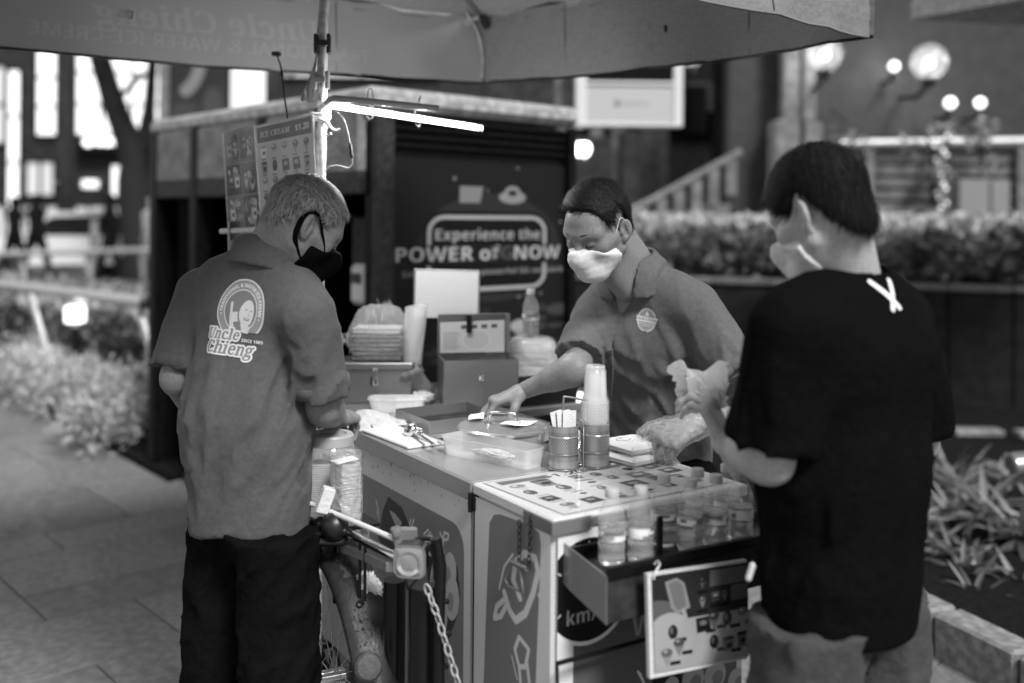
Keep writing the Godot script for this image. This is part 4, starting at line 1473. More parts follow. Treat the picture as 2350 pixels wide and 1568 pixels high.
	part("wire", st, mats.black_plastic, fl)
	for k in range(0, 40, 2):
		st = B()
		lathe(st, arc3(0.022, 6), Transform3D(Basis.IDENTITY, pts[k] + Vector3(0, 0, 0.02)), 8)
		part("bulb", st, mats.window_glow, fl)
	for e in [[Vector3(5.386, 2.424, -11.900), "climbing plant hanging over the balustrade right of the lit post"], [Vector3(4.830, 2.369, -11.900), "thin climber at the left of the fairy lit post"], [Vector3(3.891, 2.564, -11.900), "leafy branch showing above the customer's hair"]]:
		var vn := thing("climber", e[1], "plant", e[0], 0.0, "climbers on the balustrade")
		st = B()
		for k in 5:
			leaves(st, Vector3(rng.randf_range(-0.25, 0.25), rng.randf_range(-0.3, 0.25), 0.05), Vector3(0.08, 0.12, 0.06), 9, 0.13, 0.8, 2.6, 0.0, 0.35)
		part("leaves", st, mats.leaf_mid, vn)
		st = B()
		tube(st, smooth_path([Vector3(-0.2, 0.3, 0), Vector3(0, 0.1, 0.04), Vector3(0.05, -0.3, 0), Vector3(0.12, -0.6, 0.02)], 4), 0.012, 6)
		part("stem", st, mats.bark, vn)
	# dark tree mass at the far right
	var dt := thing("dark_tree", "dark bushy tree filling the night background at the far right", "tree", Vector3(Vector3(7.175, 2.267, -15.000).x, 0, -15.0))
	st = B()
	tube(st, [Vector3(0, 0, 0), Vector3(0.1, 2, 0), Vector3(0.0, 4, 0.1)], [0.18, 0.15, 0.08], 10)
	part("trunk", st, mats.bark, dt)
	st = B()
	for k in 26:
		leaves(st, Vector3(rng.randf_range(-0.9, 1.6), rng.randf_range(1.9, 4.6), rng.randf_range(-0.5, 0.5)), Vector3(0.5, 0.5, 0.4), 110, 0.16, 0.3, 1.1, 0.0, 0.4)
	part("crown", st, mats.leaf_dark, dt)
	# edge of a second parasol
	var pa := thing("second_parasol", "pale edged second parasol in the upper right corner", "parasol", Vector3(Vector3(3.599, 2.872, -6.500).x, 0, -6.5))
	var ppos := pa.position
	st = B()
	var tip := Vector3(2.526, 2.852, -6.500) - ppos
	var nr := Vector3(3.055, 2.790, -5.200) - ppos
	var fr := Vector3(4.468, 2.991, -7.600) - ppos
	var ap := Vector3(0.1, 3.35, 0)
	var bk := Vector3(1.6, tip.y, 0.2)
	var up := Vector3(0, 0.16, 0)
	for e in [[tip, fr], [fr, bk], [bk, nr], [nr, tip]]:
		tri(st, e[0] + up, e[1] + up, ap)
		tri(st, e[0] + up + Vector3(0, 0.012, 0), ap + Vector3(0, 0.012, 0), e[1] + up + Vector3(0, 0.012, 0))
		quad(st, e[0] + up, e[1] + up, e[1], e[0])
	part("canopy", st, mats.off_white, pa)
	st = B()
	tube(st, [Vector3(0.1, 0, 0), Vector3(0.1, 3.3, 0)], 0.03, 10)
	part("pole", st, mats.dull_steel, pa)

func arc3(r: float, n := 12) -> Array:
	var out := []
	for k in n + 1:
		var a := -PI / 2 + PI * k / n
		out.append(Vector2(maxf(cos(a) * r, 0.0), sin(a) * r))
	return out

# the photo booth behind the cart
func build_kiosk() -> void:
	var k := thing("photo_booth", "dark booth with a pale roof rim, an open doorway and a lettered advertisement", "booth", Vector3(-0.635, 0, -4.62), deg_to_rad(41.9))
	# local axes: x along the advertisement face (away to the right), -z ... the doorway face runs along -x of the turned frame
	var w := 1.27
	var l := 2.36
	var hh := 2.08
	var st := B()
	# roof with a rounded pale rim
	for e in [[Vector3(w / 2, hh + 0.03, -l / 2), Vector3(w + 0.08, 0.10, l + 0.08)]]:
		box(st, e[0], e[1], 0.03)
	part("roof", st, mats.roof_rim, k)
	st = B()
	box(st, Vector3(w / 2, hh / 2 - 0.02, -l / 2 - 0.02), Vector3(w - 0.30, hh - 0.06, 0.06), 0.0)
	box(st, Vector3(w - 0.04, hh / 2 - 0.02, -l / 2), Vector3(0.08, hh - 0.06, l), 0.01)
	box(st, Vector3(w / 2, hh / 2 - 0.02, -l + 0.03), Vector3(w, hh - 0.06, 0.06), 0.01)
	part("inner_walls", st, mats.booth_inside, k)
	# the advertisement face
	st = B()
	box(st, Vector3(w / 2, hh / 2 - 0.03, -0.03), Vector3(w, hh - 0.08, 0.06), 0.012)
	part("front_panel", st, mats.booth_dark, k)
	for i in 4:
		st = B()
		box(st, Vector3(w / 2 + 0.02, hh - 0.062 - i * 0.040, 0.012), Vector3(w - 0.16, 0.026, 0.03), 0.006, Basis(Vector3.RIGHT, 0.5))
		part("louvre", st, mats.booth_dark, k)
	st = B()
	quad(st, Vector3(0.12, hh - 0.235, 0.006), Vector3(w - 0.05, hh - 0.235, 0.006), Vector3(w - 0.05, hh - 1.28, 0.006), Vector3(0.12, hh - 1.28, 0.006))
	part("advertisement", st, mats.booth_ad, k)
	for x in [0.05, w - 0.02]:
		st = B()
		box(st, Vector3(x, hh / 2 - 0.01, 0.02), Vector3(0.10 if x < 0.5 else 0.05, hh - 0.04, 0.08), 0.02)
		part("corner_post", st, mats.booth_grey if x < 0.5 else mats.booth_dark, k)
	# the doorway face runs back along -z at x = 0
	st = B()
	box(st, Vector3(-0.005, hh - 0.16, -l / 2), Vector3(0.07, 0.30, l - 0.1), 0.01)
	part("fascia", st, mats.stone_light, k)
	st = B()
	box(st, Vector3(-0.012, hh - 0.36, -l / 2), Vector3(0.06, 0.10, l - 0.1), 0.01)
	part("lower_fascia", st, mats.booth_grey, k)
	for z in [-0.95, -1.75, -l + 0.04]:
		st = B()
		box(st, Vector3(0.0, hh / 2, z), Vector3(0.10, hh, 0.09), 0.01)
		part("door_post", st, mats.booth_dark, k)
	st = B()
	sheet(st, 40, 4, func(u: float, v: float) -> Vector3: return Vector3(0.10 + 0.025 * sin(u * 60.0), lerpf(hh - 0.4, 0.4, v), lerpf(-1.8, -l + 0.1, u)))
	part("curtain", st, mats.booth_dark, k)
	st = B()
	box(st, Vector3(0.35, 0.02, -l / 2), Vector3(0.7, 0.04, l), 0.01)
	part("floor_plate", st, mats.booth_grey, k)
	# inside: screen and card machine
	st = B()
	box(st, Vector3(0.20, 1.44, -0.30), Vector3(0.04, 0.26, 0.28), 0.01)
	part("touch_screen", st, mats.booth_grey, k)
	st = B()
	box(st, Vector3(0.18, 1.24, -0.34), Vector3(0.06, 0.20, 0.14), 0.02)
	var cm := part("card_machine", st, mats.white_paint, k)
	st = B()
	box(st, Vector3(0.146, 1.27, -0.34), Vector3(0.012, 0.05, 0.07), 0.003)
	part("slot", st, mats.black_plastic, cm)


# ---------------------------------------------------------------- smooth bodies: tapered bones joined by a soft minimum, meshed as surface nets
class Blob:
	var kind := 0
	var op := 0
	var k := 0.02
	var a: Vector3
	var ab: Vector3
	var il := 0.0
	var ra := 0.1
	var dr := 0.0
	var flat := Vector3.ZERO
	var fk := 0.0
	var inv: Basis
	var r: Vector3
	var fn: Callable

	func d(p: Vector3) -> float:
		if kind == 0:
			var q := p - a
			if fk != 0.0:
				q += flat * (q.dot(flat) * fk)
			var t := clampf(q.dot(ab) * il, 0.0, 1.0)
			return (q - ab * t).length() - ra - dr * t
		if kind == 1:
			var q := inv * (p - a)
			var u := q / r
			var k0 := u.length()
			if k0 < 1e-5:
				return -minf(r.x, minf(r.y, r.z))
			return k0 * (k0 - 1.0) / (u / r).length()
		if kind == 2:
			return flat.dot(p) - ra
		return fn.call(p)

func bone(a: Vector3, b: Vector3, ra: float, rb: float, k := 0.02, flat := Vector3.ZERO, fk := 1.0) -> Blob:
	var o := Blob.new()
	o.a = a
	o.ab = b - a
	o.flat = flat.normalized()
	o.fk = fk - 1.0
	if o.fk != 0.0:
		o.ab += o.flat * (o.ab.dot(o.flat) * o.fk)
	o.il = 1.0 / maxf(o.ab.length_squared(), 1e-8)
	o.ra = ra
	o.dr = rb - ra
	o.k = k
	return o

func egg(xf: Transform3D, r: Vector3, k := 0.015, op := 0) -> Blob:
	var o := Blob.new()
	o.kind = 1
	o.a = xf.origin
	o.inv = xf.basis.orthonormalized().transposed()
	o.r = r
	o.k = k
	o.op = op
	return o

func cut(n: Vector3, at: Vector3, k := 0.004) -> Blob:
	var o := Blob.new()
	o.kind = 2
	o.op = 2
	o.flat = n.normalized()
	o.ra = o.flat.dot(at)
	o.k = k
	return o

func carve(b: Blob) -> Blob:
	b.op = 1
	return b

func custom(f: Callable, op: int, k := 0.004) -> Blob:
	var o := Blob.new()
	o.kind = 3
	o.fn = f
	o.op = op
	o.k = k
	return o

# ops: 0 join, 1 take away, 2 keep only inside
func field(p: Vector3, bl: Array) -> float:
	var d := 1e3
	for o: Blob in bl:
		var e: float = o.d(p)
		if o.op == 0:
			var h := maxf(o.k - absf(d - e), 0.0)
			d = minf(d, e) - (h * h * 0.25 / o.k if h > 0.0 else 0.0)
		else:
			if o.op == 1:
				e = -e
			var h := maxf(o.k - absf(d - e), 0.0)
			d = maxf(d, e) + (h * h * 0.25 / o.k if h > 0.0 else 0.0)
	return d

func surf(bl: Array, cell: float, disp = null, slack := 1.9) -> Dictionary:
	# bounds of the joined blobs
	var lo := Vector3.ONE * 1e3
	var hi := -lo
	for o: Blob in bl:
		if o.op == 0:
			var r := maxf(o.ra, o.ra + o.dr) if o.kind != 1 else maxf(o.r.x, maxf(o.r.y, o.r.z))
			var b2: Vector3 = o.a + (o.ab if o.kind == 3 or o.kind == 0 and o.fk == 0.0 else Vector3.ZERO)
			if o.kind == 0 and o.fk != 0.0:
				b2 = o.a + o.ab - o.flat * (o.ab.dot(o.flat) * (1.0 - 1.0 / (1.0 + o.fk)))
			for q in [o.a, b2]:
				lo = lo.min(q - Vector3.ONE * r)
				hi = hi.max(q + Vector3.ONE * r)
	lo -= Vector3.ONE * cell * 3
	hi += Vector3.ONE * cell * 3
	var nb := 8
	var bs := cell * nb
	var dims := Vector3i(((hi - lo) / bs).ceil())
	var verts := PackedVector3Array()
	var at := {}
	var edges := []
	var use: bool = disp != null
	var dfn: Callable = disp if use else func(_p: Vector3) -> float: return 0.0
	var vals := PackedFloat32Array()
	vals.resize(729)
	for bx in dims.x:
		for by in dims.y:
			for bz in dims.z:
				var o := lo + Vector3(bx, by, bz) * bs
				var c := o + Vector3.ONE * bs * 0.5
				var rad := bs * 0.87
				var dc := field(c, bl)
				if absf(dc) > rad * slack + 0.012:
					continue
				var some := []
				for q: Blob in bl:
					if q.op != 0 and q.kind != 2 and q.kind != 3:
						if q.d(c) > rad * slack + q.k:
							continue
					elif q.op == 0 and q.d(c) > maxf(dc, 0.0) + rad * 2.0 * slack + q.k:
						continue
					some.append(q)
				var i := 0
				var pos := 0
				for x in 9:
					for y in 9:
						for z in 9:
							var p := o + Vector3(x, y, z) * cell
							var v := field(p, some)
							if use and absf(v) < 0.05:
								v += dfn.call(p)
							vals[i] = v
							if v > 0.0:
								pos += 1
							i += 1
				if pos == 0 or pos == 729:
					continue
				for x in 8:
					for y in 8:
						for z in 8:
							i = x * 81 + y * 9 + z
							var v0 := vals[i]
							var v1 := vals[i + 1]
							var v2 := vals[i + 9]
							var v3 := vals[i + 10]
							var v4 := vals[i + 81]
							var v5 := vals[i + 82]
							var v6 := vals[i + 90]
							var v7 := vals[i + 91]
							var s0 := v0 > 0.0
							if (v1 > 0.0) == s0 and (v2 > 0.0) == s0 and (v3 > 0.0) == s0 and (v4 > 0.0) == s0 and (v5 > 0.0) == s0 and (v6 > 0.0) == s0 and (v7 > 0.0) == s0:
								continue
							var sum := Vector3.ZERO
							var cnt := 0
							for e in EDGES:
								var ea: float = vals[i + e[0]]
								var eb: float = vals[i + e[1]]
								if (ea > 0.0) != (eb > 0.0):
									sum += e[2] + (e[3] - e[2]) * (ea / (ea - eb))
									cnt += 1
							var g := Vector3i(bx * 8 + x, by * 8 + y, bz * 8 + z)
							at[g] = verts.size()
							verts.append(o + (Vector3(x, y, z) + sum / cnt) * cell)
							if (v4 > 0.0) != s0:
								edges.append([g, 0, s0])
							if (v2 > 0.0) != s0:
								edges.append([g, 1, s0])
							if (v1 > 0.0) != s0:
								edges.append([g, 2, s0])
	var idx := PackedInt32Array()
	for e in edges:
		var g: Vector3i = e[0]
		var u := Vector3i.ZERO
		var w := Vector3i.ZERO
		u[(e[1] + 1) % 3] = 1
		w[(e[1] + 2) % 3] = 1
		var a: int = at.get(g, -1)
		var b: int = at.get(g - u, -1)
		var c: int = at.get(g - u - w, -1)
		var d: int = at.get(g - w, -1)
		if a < 0 or b < 0 or c < 0 or d < 0:
			continue
		if e[2]:
			idx.append_array([a, b, c, a, c, d])
		else:
			idx.append_array([a, c, b, a, d, c])
	var nor := PackedVector3Array()
	nor.resize(verts.size())
	for i in range(0, idx.size(), 3):
		var n := (verts[idx[i + 2]] - verts[idx[i]]).cross(verts[idx[i + 1]] - verts[idx[i]])
		nor[idx[i]] += n
		nor[idx[i + 1]] += n
		nor[idx[i + 2]] += n
	for i in nor.size():
		nor[i] = nor[i].normalized()
	return {"v": verts, "n": nor, "i": idx}

const EDGES := [[0, 1, Vector3(0, 0, 0), Vector3(0, 0, 1)], [0, 9, Vector3(0, 0, 0), Vector3(0, 1, 0)], [0, 81, Vector3(0, 0, 0), Vector3(1, 0, 0)], [1, 10, Vector3(0, 0, 1), Vector3(0, 1, 1)], [1, 82, Vector3(0, 0, 1), Vector3(1, 0, 1)], [9, 10, Vector3(0, 1, 0), Vector3(0, 1, 1)], [9, 90, Vector3(0, 1, 0), Vector3(1, 1, 0)], [81, 82, Vector3(1, 0, 0), Vector3(1, 0, 1)], [81, 90, Vector3(1, 0, 0), Vector3(1, 1, 0)], [10, 91, Vector3(0, 1, 1), Vector3(1, 1, 1)], [82, 91, Vector3(1, 0, 1), Vector3(1, 1, 1)], [90, 91, Vector3(1, 1, 0), Vector3(1, 1, 1)]]

func mesh_of(parts: Array) -> ArrayMesh:
	var v := PackedVector3Array()
	var n := PackedVector3Array()
	var ids := PackedInt32Array()
	for s in parts:
		var off := v.size()
		v.append_array(s.v)
		n.append_array(s.n)
		for k in s.i:
			ids.append(k + off)
	var arr := []
	arr.resize(Mesh.ARRAY_MAX)
	arr[Mesh.ARRAY_VERTEX] = v
	arr[Mesh.ARRAY_NORMAL] = n
	arr[Mesh.ARRAY_INDEX] = ids
	var m := ArrayMesh.new()
	m.add_surface_from_arrays(Mesh.PRIMITIVE_TRIANGLES, arr)
	return m

func surf_mesh(bl: Array, cell: float, disp = null) -> ArrayMesh:
	return mesh_of([surf(bl, cell, disp)])

# the piece of a surface that a print covers, lifted a little, with uvs from a frame (origin at the centre, x right, y up)
func print_on(s: Dictionary, xf: Transform3D, size: Vector2, lift := 0.0015) -> ArrayMesh:
	var st := B()
	var inv := xf.affine_inverse()
	for i in range(0, s.i.size(), 3):
		var ok := true
		var uv := []
		for k in 3:
			var j: int = s.i[i + k]
			var q: Vector3 = inv * s.v[j]
			var u := Vector2(q.x / size.x + 0.5, 0.5 - q.y / size.y)
			uv.append(u)
			if s.n[j].dot(xf.basis.z) < 0.1 or u.x < -0.05 or u.y < -0.05 or u.x > 1.05 or u.y > 1.05 or absf(q.z) > 0.2:
				ok = false
		if not ok:
			continue
		for k in 3:
			var j: int = s.i[i + k]
			st.set_uv(uv[k])
			st.set_normal(s.n[j])
			st.add_vertex(s.v[j] + s.n[j] * lift)
	return st.commit()

# ---- head: x to the person's right, y up, -z forwards; origin between the ears
func head_blobs(h: Transform3D, jaw := 1.0) -> Array:
	var sz := h.basis.x.length()
	var q := func(x: float, y: float, z: float) -> Vector3: return h * Vector3(x, y, z)
	var e := func(x: float, y: float, z: float, rx: float, ry: float, rz: float, k: float, op := 0, tilt := 0.0) -> Blob:
		return egg(h * Transform3D(Basis(Vector3.RIGHT, tilt), Vector3(x, y, z)), Vector3(rx, ry, rz) * sz, k, op)
	var out := [
		e.call(0, 0.046, 0.012, 0.077, 0.082, 0.097, 0.01),
		e.call(0, 0.03, -0.045, 0.066, 0.062, 0.052, 0.02),
		e.call(0, -0.035, -0.035, 0.058, 0.075, 0.058, 0.03)]
	for s in [-1.0, 1.0]:
		out.append(bone(q.call(s * 0.056 * jaw, -0.052, 0.0), q.call(s * 0.024, -0.098, -0.062), 0.02 * sz, 0.018 * sz, 0.03))
		out.append(bone(q.call(s * 0.05, -0.018, -0.058), q.call(s * 0.062, -0.01, -0.02), 0.02 * sz, 0.016 * sz, 0.025))
		out.append(bone(q.call(s * 0.012, 0.027, -0.091), q.call(s * 0.052, 0.026, -0.070), 0.011 * sz, 0.01 * sz, 0.02))
		out.append(e.call(s * 0.033, 0.004, -0.094, 0.019, 0.013, 0.014, 0.012, 1))
		out.append(e.call(s * 0.032, 0.002, -0.079, 0.0165, 0.0125, 0.0135, 0.004))
		out.append(bone(q.call(s * 0.014, -0.034, -0.108), q.call(s * 0.009, -0.037, -0.104), 0.009 * sz, 0.008 * sz, 0.01))
	out.append(bone(q.call(0, -0.1, -0.068), q.call(0, -0.096, -0.074), 0.022 * sz, 0.02 * sz, 0.03))
	out.append(bone(q.call(0, 0.012, -0.094), q.call(0, -0.030, -0.116), 0.0075 * sz, 0.0115 * sz, 0.014))
	out.append(bone(q.call(-0.018, -0.066, -0.093), q.call(0.018, -0.066, -0.093), 0.009 * sz, 0.009 * sz, 0.01))
	for s in [-1.0, 1.0]:
		var er := h * Transform3D(Basis(Vector3.UP, s * 0.55) * Basis(Vector3.RIGHT, 0.18), Vector3(s * 0.087, -0.002, 0.016))
		out.append(egg(er, Vector3(0.0085, 0.033, 0.020) * sz, 0.004))
		out.append(egg(er * Transform3D(Basis(), Vector3(0, -0.026, -0.006)), Vector3(0.007, 0.012, 0.009) * sz, 0.008))
		out.append(egg(er * Transform3D(Basis(), Vector3(s * 0.0085, 0.005, -0.002)), Vector3(0.0085, 0.0235, 0.0128) * sz, 0.002, 1))
		out.append(bone(er * Vector3(s * 0.002, 0.019, 0.002), er * Vector3(s * 0.003, -0.006, 0.007), 0.0042 * sz, 0.0045 * sz, 0.004))
		out.append(egg(er * Transform3D(Basis(), Vector3(s * 0.003, -0.006, -0.013)), Vector3(0.0055, 0.008, 0.006) * sz, 0.004))
	return out

# hair: the skull swollen a little and kept above a hair line; front and nape are heights at the brow and the neck
func hair_blobs(h: Transform3D, thick: float, front: float, ear: float, nape: float, vol := 0.0, recede := 0.0) -> Array:
	var inv := h.affine_inverse()
	var sz := h.basis.x.length()
	var out := [
		egg(h * Transform3D(Basis(), Vector3(0, 0.046, 0.012)), (Vector3(0.077, 0.082, 0.097) + Vector3(thick, thick + vol, thick)) * sz, 0.01),
		egg(h * Transform3D(Basis(), Vector3(0, 0.03, -0.045)), (Vector3(0.066, 0.062, 0.052) + Vector3(thick, thick + vol * 0.6, thick)) * sz, 0.02),
		egg(h * Transform3D(Basis(), Vector3(0, -0.03, 0.062)), (Vector3(0.058, 0.05, 0.036) + Vector3.ONE * thick * 0.7) * sz, 0.03)]
	out.append(custom(func(p: Vector3) -> float:
		var q: Vector3 = inv * p
		var y: float
		if q.z < -0.02:
			y = lerpf(front, ear, smoothstep(-0.088, -0.018, q.z)) + recede * exp(-pow((absf(q.x) - 0.045) / 0.02, 2.0)) * smoothstep(-0.02, -0.05, q.z)
		elif q.z < 0.035:
			y = ear + 0.035 * exp(-pow((q.z - 0.014) / 0.022, 2.0)) * clampf(absf(q.x) / 0.06, 0.0, 1.0)
		else:
			y = lerpf(ear, nape, clampf((q.z - 0.035) / 0.05, 0.0, 1.0))
		return (y - q.y) * 0.7, 2, 0.01))
	return out

# locks: many thin tapered strips laid over the hair surface along a combing direction
func locks(s: Dictionary, h: Transform3D, count: int, l: float, w: float, comb: Callable, lo: float, hi: float, lift := 0.10) -> ArrayMesh:
	var st := B()
	var tris: int = s.i.size() / 3
	var inv := h.basis.inverse()
	for k in count:
		var t := rng.randi() % tris * 3
		var a := s.v[s.i[t]] as Vector3
		var n := s.n[s.i[t]] as Vector3
		var p: Vector3 = a.lerp(s.v[s.i[t + 1]], rng.randf()).lerp(s.v[s.i[t + 2]], rng.randf() * 0.5)
		var q: Vector3 = h.affine_inverse() * p
		var dir: Vector3 = h.basis * (comb.call(q) as Vector3) + Vector3(rng.randfn(), rng.randfn(), rng.randfn()) * 0.22
		dir = (dir - n * dir.dot(n)).normalized()
		var ln := l * rng.randf_range(0.5, 1.3)
		var side := dir.cross(n) * w * rng.randf_range(0.6, 1.4)
		var sh := rng.randf_range(lo, hi)
		st.set_color(Color(sh, sh, sh))
		var p1 := p + dir * ln * 0.5 + n * (ln * lift)
		var p2 := p + dir * ln + n * (ln * lift * 0.9)
		var base := p - n * 0.002
		for v in [base - side, p1 - side, p1 + side, base - side, p1 + side, base + side, p1 - side, p2, p1 + side]:
			st.set_normal((n + dir * 0.2).normalized())
			st.add_vertex(v)
	return st.commit()

# ---- hand: x towards the thumb, y out of the back of the hand, -z along the fingers; origin at the wrist
func hand_blobs(xf: Transform3D, curls: Array, thumb: Vector3, s := 1.0, spread := 0.09) -> Array:
	var out := []
	var knuckle := [Vector3(0.030, 0.002, -0.090), Vector3(0.009, 0.005, -0.094), Vector3(-0.012, 0.003, -0.089), Vector3(-0.031, -0.002, -0.080)]
	var lens := [[0.043, 0.026, 0.021], [0.047, 0.030, 0.022], [0.043, 0.028, 0.022], [0.034, 0.021, 0.019]]
	var rad := [0.0096, 0.0099, 0.0094, 0.0083]
	out.append(bone(xf * (Vector3(0.0, 0, 0.065) * s), xf * (Vector3(0, 0, -0.015) * s), 0.0225 * s, 0.0258 * s, 0.02, xf.basis.y, 1.08))
	for f in 4:
		var kn: Vector3 = knuckle[f] * s
		var wr := Vector3(kn.x * 0.55, 0, -0.012 * s)
		out.append(bone(xf * wr, xf * kn, 0.0155 * s, 0.0122 * s, 0.014))
		out.append(bone(xf * (kn + Vector3(0, 0.002, 0) * s), xf * (kn + Vector3(0, 0.0022, -0.003) * s), 0.0122 * s, 0.0115 * s, 0.006))
		var yaw: float = (1.4 - f) * spread
		var ang := 0.0
		var p := kn
		for j in 3:
			ang += curls[f][j]
			var dir := Basis(Vector3.UP, -yaw) * Vector3(0, -sin(ang), -cos(ang))
			var q: Vector3 = p + dir * lens[f][j] * s
			var r0: float = rad[f] * (1.0 - 0.09 * j) * s
			out.append(bone(xf * p, xf * q, r0, r0 * 0.9, 0.005))
			p = q
	# thumb leaves the side of the palm near its base
	var t0 := Vector3(0.018, -0.006, -0.018) * s
	var d0 := Vector3(0.72, -0.28, -0.62).normalized()
	d0 = Basis(Vector3.FORWARD, thumb.z) * d0
	var t1 := t0 + d0 * 0.042 * s
	var d1 := Basis(Vector3.UP, thumb.x) * Basis(Vector3.FORWARD, thumb.y) * d0
	var t2 := t1 + d1 * 0.034 * s
	var d2 := Basis(Vector3.UP, thumb.x * 0.6) * Basis(Vector3.FORWARD, thumb.y) * d1
	var t3 := t2 + d2 * 0.027 * s
	out.append(bone(xf * t0, xf * t1, 0.017 * s, 0.0128 * s, 0.016))
	out.append(bone(xf * t1, xf * t2, 0.0118 * s, 0.0108 * s, 0.005))
	out.append(bone(xf * t2, xf * t3, 0.0112 * s, 0.0092 * s, 0.005))
	return out

# a hand frame from the wrist, the direction of the fingers and the direction out of its back; mirrored for a left hand
func hand_frame(w: Vector3, dir: Vector3, back: Vector3, left: bool) -> Transform3D:
	var z := -dir.normalized()
	var y := (back - z * back.dot(z)).normalized()
	var x := y.cross(z)
	return Transform3D(Basis(x if left else -x, y, z), w)

func head_frame(o: Vector3, face: Vector3, tilt := 0.0, size := 1.0) -> Transform3D:
	var z := -face.normalized()
	var x := Vector3.UP.cross(z).normalized()
	var y := z.cross(x)
	return Transform3D((Basis(x, y, z) * Basis(Vector3.BACK, tilt)).scaled(Vector3.ONE * size), o)


# ---------------------------------------------------------------- the umbrella over the cart, its lamp and the menu sheets
func build_umbrella() -> void:
	var low := 2.12
	var F := Vector3(-0.120, 2.120, -4.177)
	var R := Vector3(1.079, 2.120, -3.057)
	var Lm := Vector3(-1.660, 2.120, -3.311)
	var L := F + (Lm - F) * 1.38
	var N := R + Vector3(-1.62, 0, 1.50)
	var foot := Vector3(-0.582, 1.433, -3.100)
	foot.y = 0.0
	var u := thing("market_umbrella", "large cloth market umbrella over the ice cream cart, with faint mirrored lettering", "umbrella", foot)
	var vh := 0.27
	var top := Vector3(foot.x + 0.05, 2.72, foot.z)
	var corners := [F, R, N, L]
	var names := 0
	for i in 4:
		var a: Vector3 = corners[i] - foot
		var b: Vector3 = corners[(i + 1) % 4] - foot
		var ap := top - foot
		var st := B()
		var up := Vector3(0, vh, 0)
		sheet(st, 14, 10, func(x: float, y: float) -> Vector3:
			var e := a.lerp(b, x) + up
			var sag := 0.05 * sin(PI * x) * sin(PI * y) + 0.012 * sin(x * 23.0 + y * 5.0) * (1.0 - y)
			return e.lerp(ap, y) - Vector3(0, sag, 0))
		part("canopy_panel", st, mats.umbrella_cloth, u)
		# the hanging valance, a little wavy, its lower edge hemmed
		var out := (b - a).cross(Vector3.UP).normalized()
		var wave := func(x: float, y: float) -> Vector3:
			var e := a.lerp(b, x)
			var w := 0.016 * sin(x * 15.0 + i + y * 1.5) * (1.0 - y * 0.7) + 0.008 * sin(x * 43.0 + y * 4.0) * (1.0 - y) + 0.004 * sin(x * 90.0 - y * 9.0)
			return e + Vector3(0, vh * y - 0.02 * sin(PI * x) * (1 - y), 0) + out * w
		st = B()
		if i == 3:
			sheet(st, 40, 4, func(x: float, y: float) -> Vector3: return wave.call(x, 1.0 - y))
			part("valance", st, mats.valance, u)
		else:
			sheet(st, 40, 4, wave)
			part("valance", st, mats.umbrella_cloth, u)
		st = B()
		var hem := []
		for k in 25:
			hem.append(wave.call(k / 24.0, 0.0))
		tube(st, hem, 0.005, 6)
		part("hem", st, mats.black_metal if i != 1 else mats.dull_steel, u)
		st = B()
		for yy in [0.985, 0.90]:
			var line := []
			for k in 25:
				line.append(wave.call(k / 24.0, yy) - out * 0.002)
			tube(st, line, 0.0016, 4)
		part("stitching", st, mats.seam, u).set_meta("kind", "stuff")
		for fx in [0.26, 0.74]:
			st = B()
			tube(st, [wave.call(fx, 0.03), wave.call(fx, 0.4), wave.call(fx, 0.97)], 0.0022, 4)
			part("seam", st, mats.seam, u)
		# ribs to the corner and to the middle of the edge
		st = B()
		tube(st, [ap - Vector3(0, 0.03, 0), a + up - Vector3(0, 0.015, 0)], 0.011, 8)
		part("rib", st, mats.dull_steel, u)
		st = B()
		tube(st, [ap - Vector3(0, 0.03, 0), (a + b) * 0.5 + up - Vector3(0, 0.02, 0)], 0.009, 8)
		part("rib", st, mats.dull_steel, u)
	# corner tape at the far corner and its pocket
	var fc := F - foot
	var st := B()
	var inw := ((R - F).normalized() + (L - F).normalized()).normalized()
	tube(st, smooth_path([fc + inw * 0.02 + Vector3(-0.005, 0.015, 0), fc + inw * 0.03 + Vector3(0.0, 0.10, 0), fc + inw * 0.05 + Vector3(-0.02, 0.2, 0), fc + inw * 0.09 + Vector3(-0.06, 0.27, 0)], 6), [0.011, 0.011, 0.011, 0.011, 0.011, 0.011, 0.011, 0.012, 0.013, 0.013, 0.013, 0.014, 0.014, 0.014, 0.014, 0.014, 0.013, 0.012, 0.011], 8, true, 0.4)
	part("corner_tape", st, mats.off_white, u)
	st = B()
	box(st, fc + inw * 0.07 + Vector3(0.012, 0.235, 0), Vector3(0.03, 0.06, 0.02), 0.006, Basis(Vector3.BACK, 0.4))
	part("corner_clip", st, mats.black_plastic, u)
	# small stitched patches and fittings on the inside of the cloth
	for e in [[Vector3(0.016, 2.238, -4.220), 0.03], [Vector3(0.088, 2.242, -4.150), 0.026], [Vector3(0.491, 2.243, -3.620), 0.024], [Vector3(0.534, 2.233, -3.560), 0.024], [Vector3(-1.641, 2.268, -3.400), 0.03]]:
		st = B()
		var q: Vector3 = e[0] - foot
		box(st, q, Vector3(e[1] * 1.3, e[1], 0.004), 0.001, Basis(Vector3.UP, 0.75 if q.x > 0.3 else -0.5) * Basis(Vector3.BACK, 0.25))
		box(st, q + Vector3(0, 0, 0.004), Vector3(e[1] * 0.4, e[1] * 0.3, 0.006), 0.002)
		part("patch", st, mats.black_plastic if q.x > 0.8 else mats.wall_mid, u)
	st = B()
	box(st, Vector3(-1.250, 2.217, -3.300) - foot, Vector3(0.055, 0.028, 0.004), 0.001, Basis(Vector3.BACK, -0.15))
	part("pale_tape", st, mats.off_white, u)
	# pole with clamps
	st = B()
	tube(st, [Vector3.ZERO, Vector3(-0.582, 1.433, -3.100) - foot, Vector3(-0.577, 2.172, -3.100) - foot, top - foot], 0.0155, 12)
